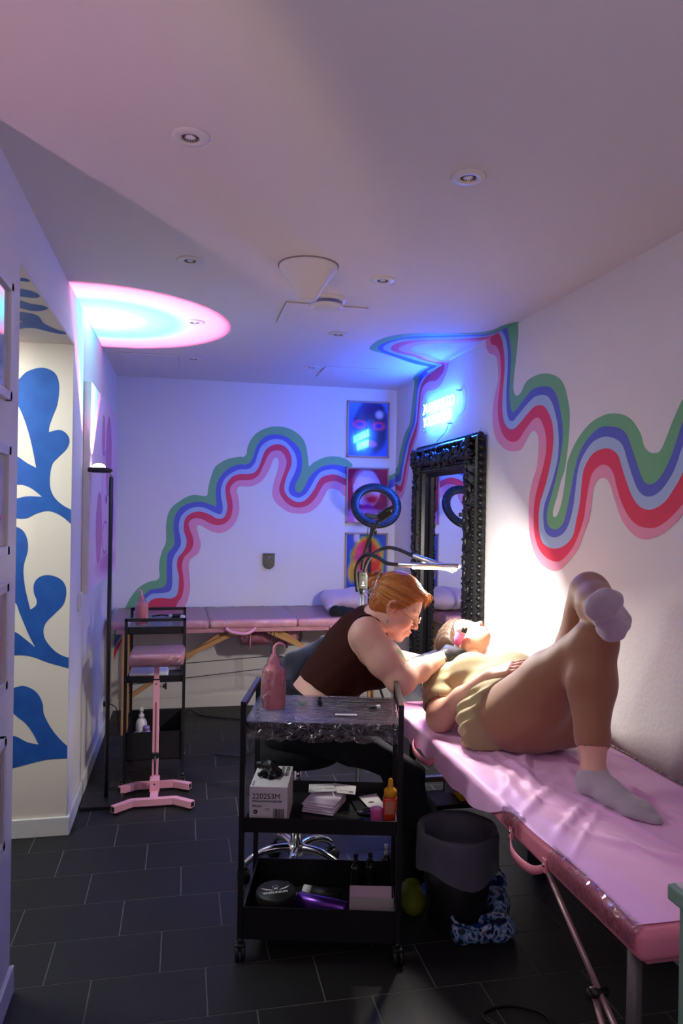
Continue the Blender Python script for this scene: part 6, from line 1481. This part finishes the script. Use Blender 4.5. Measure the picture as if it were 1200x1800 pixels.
# gloves
M_GLV = mat('black_glove', (0.008, 0.008, 0.009), 0.45, spec=0.3, bump=(60, 0.3, 0.003))
for nm, w, f_, nn, sd, cl_ in (('r', RW, rf, (-0.3, -0.45, 0.8), 1, (0.75, 0.7, 0.6, 0.5)), ('l', LW, lf, (-0.1, -0.1, 1), -1, (0.35,)*4)):
    lo = np.minimum(w-f_*0.05, w+f_*0.20)-0.08; hi = np.maximum(w-f_*0.05, w+f_*0.20)+0.08
    FG = Field(tuple(lo), tuple(hi), 0.0033)
    FG.cone(w-f_*0.045, w+f_*0.02, 0.034, 0.031, 0.01); hand(FG, w+f_*0.01, f_, nn, sd, curl=cl_, grow=0.0018)
    FG.cut(tuple(w-f_*0.040), tuple(-f_), 0.003)
    a_ = f_
    FG.disp(lambda X, Y, Z: 0.0012*np.sin(((X-w[0])*a_[0]+(Y-w[1])*a_[1]+(Z-w[2])*a_[2])*420)*np.clip(1-((X-w[0])*a_[0]+(Y-w[1])*a_[1]+(Z-w[2])*a_[2])/0.06, 0, 1))
    field_obj('glove', FG, [M_GLV], art)
# glasses
M_GOLD = mat('thin_gold', (0.45, 0.28, 0.16), 0.3, metal=0.9)
m = MB()
for q in (-1, 1):
    cc = P(0.112, q*0.031, -0.002); m.tube([cc+(Rm[1]*math.cos(a)*0.0215+Rm[2]*math.sin(a)*0.0195-Rm[0]*0.006*abs(math.cos(a)-(-q))*0.5)*SCL for a in [k*PI/14 for k in range(28)]], 0.0013, M_GOLD, 6, closed=True)
    m.tube([P(0.106, q*0.053, 0.003), P(0.098, q*0.063, 0.006), P(0.05, q*0.074, 0.012), P(0.0, q*0.080, 0.020), P(-0.018, q*0.082, 0.008)], 0.0013, M_GOLD, 6)
m.tube([P(0.112, -0.0095, 0.0), P(0.115, 0, 0.004), P(0.112, 0.0095, 0.0)], 0.0013, M_GOLD, 6)
gl = m.build('glasses', art)
# earring
m = MB(); e_ = P(-0.002, -0.082, -0.036); m.ell(tuple(P(-0.004, -0.0835, -0.026)), (0.0018,)*3, M_STEEL, 8, 6); m.prism([Vector(e_), Vector(e_)+Vector((0.007, 0, -0.018)), Vector(e_)+Vector((-0.007, 0, -0.022))], (0, -0.001, 0), M_STEEL); m.build('earring', art)
# hair
M_HAIR = mat('copper_hair', (0.50, 0.165, 0.035), 0.42, noise=(60, (0.30, 0.08, 0.015), 0.7), bump=(90, 0.5, 0.003))
M_HAIR2 = mat('copper_hair_light', (0.66, 0.27, 0.07), 0.38)
FH = Field(tuple(HC-0.21), tuple(HC+0.21), 0.0036)
E = lambda p, r, k=0.012, op='u': FH.ell(P(*p), tuple(A3(r)*SCL), k*SCL, op, R=Rm)
E((-0.012, 0, 0.047), (0.103, 0.083, 0.098)); E((-0.050, 0, 0.005), (0.056, 0.068, 0.072), 0.02)
FH.cut(P(0.072, 0, 0.080), tuple(Rm[0]*0.80-Rm[2]*0.60), 0.006); FH.cut(P(-0.03, 0, -0.055), tuple(-Rm[2]*0.9+Rm[0]*0.3), 0.01)
E((0.058, -0.01, 0.100), (0.040, 0.045, 0.018), 0.02)
for q in (-1, 1): E((-0.010, q*0.085, 0.008), (0.020, 0.014, 0.034), 0.004, 's')
E((-0.122, 0, 0.055), (0.026, 0.036, 0.040), 0.02)
FH.disp(lambda X, Y, Z: 0.0012*np.sin((X*0.3+Y+Z*0.6)*330))
hr = field_obj('hair', FH, [M_HAIR], art)
m = MB(); r_ = random.Random(9); bun = P(-0.112, 0, 0.062)
for i in range(420):
    b0 = r_.uniform(-1, 1); th = r_.uniform(0, 1)
    a0 = (0.072+0.75*(0.02+0.09*(1-abs(b0))-0.075)*0.9) if False else 0.0
    # start on the hairline
    ub = 0.118-0.105*abs(b0)**1.5+r_.uniform(-0.006, 0.02); fb_ = 0.072+0.75*(ub-0.080)-0.004+r_.uniform(-0.03, 0.004); lb = 0.074*np.sign(b0)*abs(b0)**0.7
    st_ = A3((fb_, lb, ub)); en = A3((-0.105, lb*0.25, 0.060+0.02*b0)); pts = []
    for k in range(9):
        t = k/8; q = st_*(1-t)+en*t; v = q-A3((-0.012, 0, 0.045)); n_ = math.sqrt((v[0]/0.1055)**2+(v[1]/0.0865)**2+(v[2]/0.0985)**2)
        v = v/n_*(1.0+r_.uniform(-0.004, 0.016)*math.sin(PI*t)); v[2] -= 0.010*math.sin(PI*t)*abs(b0)
        pts.append(P(*(v+A3((-0.012, 0, 0.045)))))
    if min(k_ for k_ in [1])*1 and np.linalg.norm(A3(pts[0])-HC) < 0.3:
        c = smooth_curve(pts, 2); m.tube(c, [0.0014*math.sin(0.25+2.7*j/(len(c)-1)) + 0.0003 for j in range(len(c))], M_HAIR if r_.random() < 0.5 else M_HAIR2, 4, cap=False)
for i in range(70):   # short fringe wisps at the front
    b0 = r_.uniform(-0.05, 0.045); s0_ = P(0.060+r_.uniform(-0.01, 0.012), b0, 0.104+r_.uniform(-0.006, 0.010)); L_ = r_.uniform(0.025, 0.052)
    d_ = Rm[0]*1.0+Rm[1]*r_.uniform(-0.4, 0.3)-Rm[2]*r_.uniform(-0.1, 0.45); e1 = A3(s0_)+d_*L_*0.6+Rm[2]*0.006; e2 = A3(s0_)+d_*L_-Rm[2]*0.016*r_.uniform(0.3, 1.6)
    m.tube(smooth_curve([s0_, e1, e2], 4), [0.0014, 0.0014, 0.0013, 0.0012, 0.0011, 0.001, 0.0008, 0.0006, 0.0003], M_HAIR2, 4, cap=False)
for i in range(60):   # loose bun ends
    a = r_.uniform(0, 2*PI); d_ = Rm[0]*(-0.5+0.4*math.cos(a))+Rm[1]*math.sin(a)+Rm[2]*(0.4+0.7*math.cos(a)); s0_ = A3(P(-0.118, 0, 0.062)); e1 = s0_+unit(d_)*0.035; e2 = s0_+unit(d_+Rm[2]*0.3)*r_.uniform(0.036, 0.052)
    m.tube(smooth_curve([s0_, e1, e2], 3), 0.0012, M_HAIR, 4, cap=False)
m.build('hair_strands', art)
# silver curly claw clip
m = MB(); base = A3(P(-0.115, -0.045, 0.045)); r_ = random.Random(1)
for (sx, sz, rad_) in ((0.0, 0.0, 0.012), (-0.012, -0.030, 0.014), (0.010, -0.022, 0.010), (-0.030, -0.045, 0.013), (0.012, 0.03, 0.006)):
    cc = base+A3((sx, -0.010, sz)); m.tube([cc+A3((math.cos(a)*rad_, 0.003*math.sin(2*a), math.sin(a)*rad_*0.8)) for a in [k*PI/8 for k in range(16)]], 0.0016, M_CHROME, 6, closed=True)
m.tube([base+A3(q) for q in ((0.020, -0.01, 0.045), (0.006, -0.012, 0.010), (-0.008, -0.012, -0.025), (-0.012, -0.008, -0.065))], 0.0022, M_CHROME, 6)
m.build('hair_clip', art)
# tattoo machine in hand
ma, mb2 = Vector(hit((814, 1099), 1, 3.02)), Vector(hit((803, 1131), 1, 3.03)); d = (mb2-ma).normalized()
tm2 = thing('tattoo_machine', 'pink and clear film-wrapped tattoo machine held in the gloved hand over the client', 'tattoo machine', tuple(mb2))
m = MB(); m.tube([ma, ma+d*0.006, ma+d*0.060, mb2+d*0.005], [0.018, 0.022, 0.021, 0.015], mat('machine_pink', (0.85, 0.16, 0.42), 0.3, coat=0.6), 24); m.build('body', tm2)
m = MB(); m.tube([ma-d*0.004, ma+d*0.004, ma+d*0.030], [0.020, 0.0235, 0.0235], mat('machine_white', (0.85, 0.75, 0.80), 0.3), 24); m.build('cap', tm2)
m = MB(); m.box(ma+d*0.022+Vector((0.004, -0.023, 0.002)), (0.024, 0.003, 0.022), M_BLKPL, rot=(0, 0.3, 0), bev=0.001); m.build('display', tm2)
m = MB(); m.tube([mb2, mb2+d*0.03, mb2+d*0.06], [0.012, 0.008, 0.0015], M_STEEL, 14); m.build('tip', tm2)

# ---------------- client
CORG = (1.25, 2.4, 0.64)
cl_ = thing('person', 'reclining person in olive t-shirt and brown leggings with one leg crossed over the raised knee', 'person', CORG)
SC2 = 1.03
CH = A3((1.238, 3.105, 0.918)); P2, R2 = head_frame(CH, (0.50, -0.08, 0.86), (-0.22, 0.94, 0.20), SC2)
def w_(px, y): return A3(hit(px, 1, y))
HR, KR, AR_ = A3((1.180, 2.50, 0.765)), w_((1046, 1126), 2.13), A3((1.232, 2.035, 0.715))
HL, KL, AL = A3((1.385, 2.45, 0.775)), w_((1036, 1040), 2.26), w_((1083, 1092), 1.93)
TH, TT = w_((1084, 1120), 1.885), w_((1060, 1056), 1.765)
SR, ER = A3((1.045, 2.895, 0.800)), A3((0.992, 2.735, 0.697)); WR = w_((862, 1187), 2.60)
HT = w_((922, 1164), 2.50)
SL, EL, WL = A3((1.43, 2.93, 0.80)), A3((1.50, 2.70, 0.74)), A3((1.36, 2.60, 0.93))
def c_torso(F, g):
    F.ell((1.25, 2.50, 0.775), (0.190, 0.145, 0.130), 0.05, grow=g); F.ell((1.245, 2.65, 0.785), (0.172, 0.165, 0.138), 0.05, grow=g)
    F.ell((1.24, 2.83, 0.785), (0.178, 0.150, 0.122), 0.05, grow=g); F.ell((1.148, 2.800, 0.850), (0.088, 0.090, 0.078), 0.04, grow=g); F.ell((1.335, 2.80, 0.848), (0.088, 0.090, 0.078), 0.04, grow=g)
    F.cone((1.07, 2.91, 0.80), (1.40, 2.93, 0.80), 0.062+g, 0.062+g, 0.05)
def c_legs(F, g, k=0.03):
    F.cone(HR, HR*0.5+KR*0.5, 0.116+g, 0.090+g, 0.04).cone(HR*0.5+KR*0.5, KR, 0.090+g, 0.064+g, 0.035)
    F.ell(HR*0.70+KR*0.30-A3((-0.01, 0.0, 0.045)), (0.105, 0.12, 0.095), 0.05, grow=g)
    F.cone(HL, HL*0.5+KL*0.5, 0.110+g, 0.080+g, 0.03).cone(HL*0.5+KL*0.5, KL, 0.080+g, 0.063+g, 0.03)
    F.ell((1.25, 2.47, 0.755), (0.185, 0.150, 0.112), 0.04, grow=g)
def c_shinR(F, g):
    c1 = KR*0.68+AR_*0.32+A3((0, 0.020, 0)); F.cone(KR, c1, 0.064+g, 0.073+g, 0.03).cone(c1, KR*0.25+AR_*0.75+A3((0, 0.008, 0)), 0.073+g, 0.048+g, 0.03).cone(KR*0.25+AR_*0.75, AR_, 0.046+g, 0.036+g, 0.02)
def c_shinL(F, g):
    c1 = KL*0.68+AL*0.32+A3((0, 0, -0.014)); F.cone(KL, c1, 0.060+g, 0.062+g, 0.02).cone(c1, AL, 0.062+g, 0.036+g, 0.02)
fl_ = unit(TT-TH); fn_ = unit(np.cross(fl_, np.cross(unit(AL-KL), fl_)))   # in the plane of shin and foot
sole = unit(unit(AL-KL)-fl_*(unit(AL-KL)@fl_)); LF_ = np.linalg.norm(TT-TH)
def c_footL(F, g):
    F.cone(AL, TH+fl_*0.02-sole*0.030, 0.036+g, 0.036+g, 0.02)
    F.cone(TH+fl_*0.022-sole*0.020, TH+fl_*LF_*0.45-sole*0.020, 0.038+g, 0.032+g, 0.02)
    wd = np.cross(fl_, sole)
    F.cone(TH+fl_*LF_*0.45-sole*0.024-wd*0.003, TH+fl_*LF_*0.80-sole*0.016, 0.032+g, 0.048+g, 0.03, sq=0.62, dirn=sole)
    F.cone(TH+fl_*LF_*0.80-sole*0.012, TH+fl_*LF_*0.97-sole*0.010, 0.048+g, 0.034+g, 0.02, sq=0.60, dirn=sole)
    F.cone(AL-sole*0.01, TH+fl_*LF_*0.60-sole*0.045, 0.034+g, 0.024+g, 0.03)
hR, tR = A3((1.222, 2.052, 0.680)), A3((1.302, 1.822, 0.660)); dR = unit(tR-hR)
def c_footR(F, g):
    F.cone(AR_, (1.225, 2.045, 0.682), 0.037+g, 0.034+g, 0.02); F.cone(hR+A3((0, 0, -0.001)), hR+dR*0.10, 0.033+g, 0.030+g, 0.02)
    F.cone(AR_+A3((0.004, -0.015, -0.01)), hR+dR*0.15+A3((0, 0, -0.004)), 0.034+g, 0.024+g, 0.03)
    F.cone(hR+dR*0.10-A3((0, 0, 0.004)), hR+dR*0.185-A3((0, 0, 0.008)), 0.032+g, 0.042+g, 0.03, sq=0.62, dirn=(0, 0, 1)); F.cone(hR+dR*0.185-A3((0, 0, 0.008)), hR+dR*0.235-A3((0, 0, 0.012)), 0.042+g, 0.026+g, 0.02, sq=0.60, dirn=(0, 0, 1))
FC = Field((0.90, 1.70, 0.63), (1.60, 3.27, 1.36), 0.0072, fine=[(1, WR[1]-0.20, WR[1]+0.04, 0.0038), (0, WR[0]-0.04, WR[0]+0.16, 0.0038), (2, WR[2]-0.05, WR[2]+0.05, 0.0036), (1, CH[1]-0.12, CH[1]+0.08, 0.005)])
c_torso(FC, -0.008); c_legs(FC, -0.010); c_shinR(FC, -0.002); c_shinL(FC, -0.003); c_footL(FC, -0.017); c_footR(FC, -0.004)
FC.cone((1.24, 2.98, 0.83), P2(-0.03, 0, -0.04), 0.055, 0.052, 0.03)
FC.cone(SR, ER, 0.062, 0.050, 0.03).cone(ER, ER*0.55+WR*0.45, 0.049, 0.044, 0.03).cone(ER*0.55+WR*0.45, WR, 0.044, 0.026, 0.02)
FC.cone(SL, EL, 0.058, 0.045, 0.03).cone(EL, WL, 0.042, 0.026, 0.02)
hd = unit(HT-WR); hand(FC, WR+hd*0.008, hd, (-0.25, -0.25, 1), -1, curl=(0.22, 0.16, 0.14, 0.14), spread=0.10, sc=0.98)
hand(FC, WL, unit((-0.8, -0.5, 0.05)), (0.05, 0.0, 1), 1, curl=(0.25,)*4, spread=0.08, sc=0.95)
head_shape(FC, P2, R2, SC2)
FC.cut((0, 0, 0.6445), (0, 0, -1), 0.004)
lips2 = [(tuple(P2(0.104, b, -0.0565)), 0.0085, 0.35, (0.55, 0.14, 0.13), 0.8) for b in (-0.010, 0.0, 0.010)]
kn = [(tuple(WR+hd*0.095+A3((0, 0, 0.01))), 0.03, 0.9, (0.72, 0.25, 0.18), 0.3)]
M_SKC = skin_mat('client_skin', (0.68, 0.38, 0.28), lips2+kn, CORG)
field_obj('body', FC, [M_SKC], cl_, relax=1)
# leggings
M_LEG = mat('brown_leggings', (0.29, 0.125, 0.060), 0.62, sheen=0.25, bump=(300, 0.08, 0.0006))
FL = Field((0.98, 1.78, 0.635), (1.58, 2.74, 1.37), 0.0062)
c_legs(FL, 0.003); F_ = FL
c_shinR(FL, 0.003)
hemR = AR_*0.79+KR*0.21
dS = unit(AR_-KR); FL.cone(hemR+dS*0.052, hemR+dS*0.3, 0.060, 0.10, 0.003, 's')
FL.cone((1.05, 2.11, 0.62), (1.45, 2.11, 0.62), 0.001, 0.001, 0.001) if False else None
c_shinL(FL, 0.003); dL = unit(AL-KL); hemL = AL-dL*0.055; FL.cone(hemL+dL*0.062, hemL+dL*0.2, 0.060, 0.09, 0.003, 's')
# creases behind and beside the knees, side seam
for (a, b) in ((w_((1012, 1100), 2.08), w_((1000, 1135), 2.10)), (w_((1022, 1104), 2.07), w_((1008, 1130), 2.08)), (w_((1034, 1110), 2.06), w_((1020, 1122), 2.06))):
    FL.cone(a, b, 0.003, 0.002, 0.008, 's')
FL.disp(lambda X, Y, Z: 0.0022*np.sin(X*24+Y*31)*np.sin(Z*37+Y*13))
FL.cut((0, 0, 0.6465), (0, 0, -1), 0.004); FL.cut((0, 2.66, 0), (0, 1, 0), 0.004)
field_obj('leggings', FL, [M_LEG], cl_)
# socks
M_SOCK = mat('grey_sock', (0.42, 0.37, 0.42), 0.95, sheen=0.5, bump=(220, 0.5, 0.002))
M_SOCKL = mat('mauve_grey_sock', (0.42, 0.33, 0.40), 0.95, sheen=0.5, bump=(160, 0.6, 0.002))
FS = Field((1.14, 1.76, 0.635), (1.38, 2.14, 0.80), 0.0038); c_footR(FS, 0.001); FS.cut((1.225, 2.00, 0.735), (0.05, 0.15, 1), 0.003); FS.cut((0, 0, 0.6455), (0, 0, -1), 0.003)
FS.disp(lambda X, Y, Z: 0.0012*np.sin(X*90+Y*120)*np.sin(Z*160)); o = field_obj('sock', FS, [M_SOCK], cl_); o['label'] = 'pale grey ankle sock on the standing foot'
lo = np.minimum(np.minimum(TH, TT), AL)-0.08; hi = np.maximum(np.maximum(TH, TT), AL)+0.08
FS = Field(tuple(lo), tuple(hi), 0.0034); c_footL(FS, 0.001)
wd = np.cross(fl_, sole)
FS.cut(tuple(AL-unit(AL-KL)*0.012), tuple(-unit(AL-KL)), 0.003)
FS.disp(lambda X, Y, Z: 0.0014*np.sin(X*110+Z*70)*np.sin(Y*90+Z*120))
o = field_obj('sock', FS, [M_SOCKL], cl_); o['label'] = 'mauve grey sock on the crossed foot, sole towards the camera'
# t-shirt
M_TEE = mat('olive_jersey', (0.40, 0.32, 0.165), 0.85, sheen=0.25, bump=(40, 0.25, 0.004))
FT = Field((0.94, 2.36, 0.635), (1.60, 3.06, 1.02), 0.0060); c_torso(FT, 0.008)
sE = SR*0.42+ER*0.58; dS = unit(ER-SR)
FT.cone(SR, sE, 0.072, 0.070, 0.03); FT.cone(SL, SL*0.4+EL*0.6, 0.070, 0.066, 0.03)
FT.cone((1.085, 2.60, 0.74), (1.075, 2.50, 0.700), 0.075, 0.082, 0.04)
FT.cone((1.12, 2.52, 0.80), (1.30, 2.50, 0.86), 0.060, 0.055, 0.04)
def folds(X, Y, Z):
    side = np.clip((1.20-X)/0.14, 0, 1); low = np.clip((2.72-Y)/0.2, 0, 1)
    return 0.0065*side*(0.35+low)*np.sin((Y*0.75+Z*1.0)*95+X*20)*np.clip((0.93-Z)/0.1, 0, 1)+0.0016*np.sin(X*45+Y*30)*np.sin(Y*38)
FT.disp(folds)
FT.cone(SR+dS*0.105, SR+dS*0.20, 0.058, 0.060, 0.003, 's')
FT.cone(sE+dS*0.062, ER+dS*0.2, 0.066, 0.10, 0.004, 's')
FT.cone(P2(-0.03, 0, -0.05), P2(0.02, 0, 0.0), 0.068, 0.09, 0.004, 's')
FT.cut((1.10, 2.49, 0.75), (-0.15, -1, 0.20), 0.006); FT.cut((0, 0, 0.6465), (0, 0, -1), 0.004)
field_obj('t_shirt', FT, [M_TEE], cl_)
# hair
FH = Field(tuple(CH-0.17), tuple(CH+0.17), 0.004)
E = lambda p, r, k=0.012, op='u': FH.ell(P2(*p), tuple(A3(r)*SC2), k*SC2, op, R=R2)
E((-0.014, 0, 0.047), (0.104, 0.090, 0.100)); E((-0.02, -0.02, 0.0), (0.065, 0.092, 0.08), 0.03); FH.cut(P2(0.062, 0, 0.070), tuple(R2[0]*0.80-R2[2]*0.60), 0.006); FH.cut(P2(0, 0, -0.06), tuple(-R2[2]), 0.01)
FH.disp(lambda X, Y, Z: 0.0014*np.sin((X*1.0+Y*0.4)*260+Z*60)); FH.cut((0, 0, 0.80), (0, 0, -1), 0.004)
field_obj('hair', FH, [mat('brown_hair', (0.022, 0.011, 0.006), 0.6, spec=0.3, noise=(50, (0.04, 0.022, 0.012), 0.7), bump=(80, 0.6, 0.003))], cl_)
m = MB(); r_ = random.Random(21); M_BH = mat('brown_hair_light', (0.045, 0.026, 0.014), 0.7, spec=0.2)
for i in range(260):
    a = r_.uniform(-1.3, 1.3); st_ = A3((0.04+0.02*math.cos(a), 0.082*math.sin(a), 0.10)); en = A3((-0.09, 0.07*math.sin(a*1.2), 0.02)); pts = []
    for k in range(7):
        t = k/6; q = st_*(1-t)+en*t; v = q-A3((-0.014, 0, 0.047)); n_ = math.sqrt((v[0]/0.108)**2+(v[1]/0.088)**2+(v[2]/0.100)**2); v = v/n_*(1+r_.uniform(-0.005, 0.02)); pts.append(P2(*(v+A3((-0.014, 0, 0.047)))))
    m.tube(smooth_curve(pts, 2), 0.0009, M_BH, 4, cap=False)
m.build('hair_strands', cl_)
S.frame_set(1)
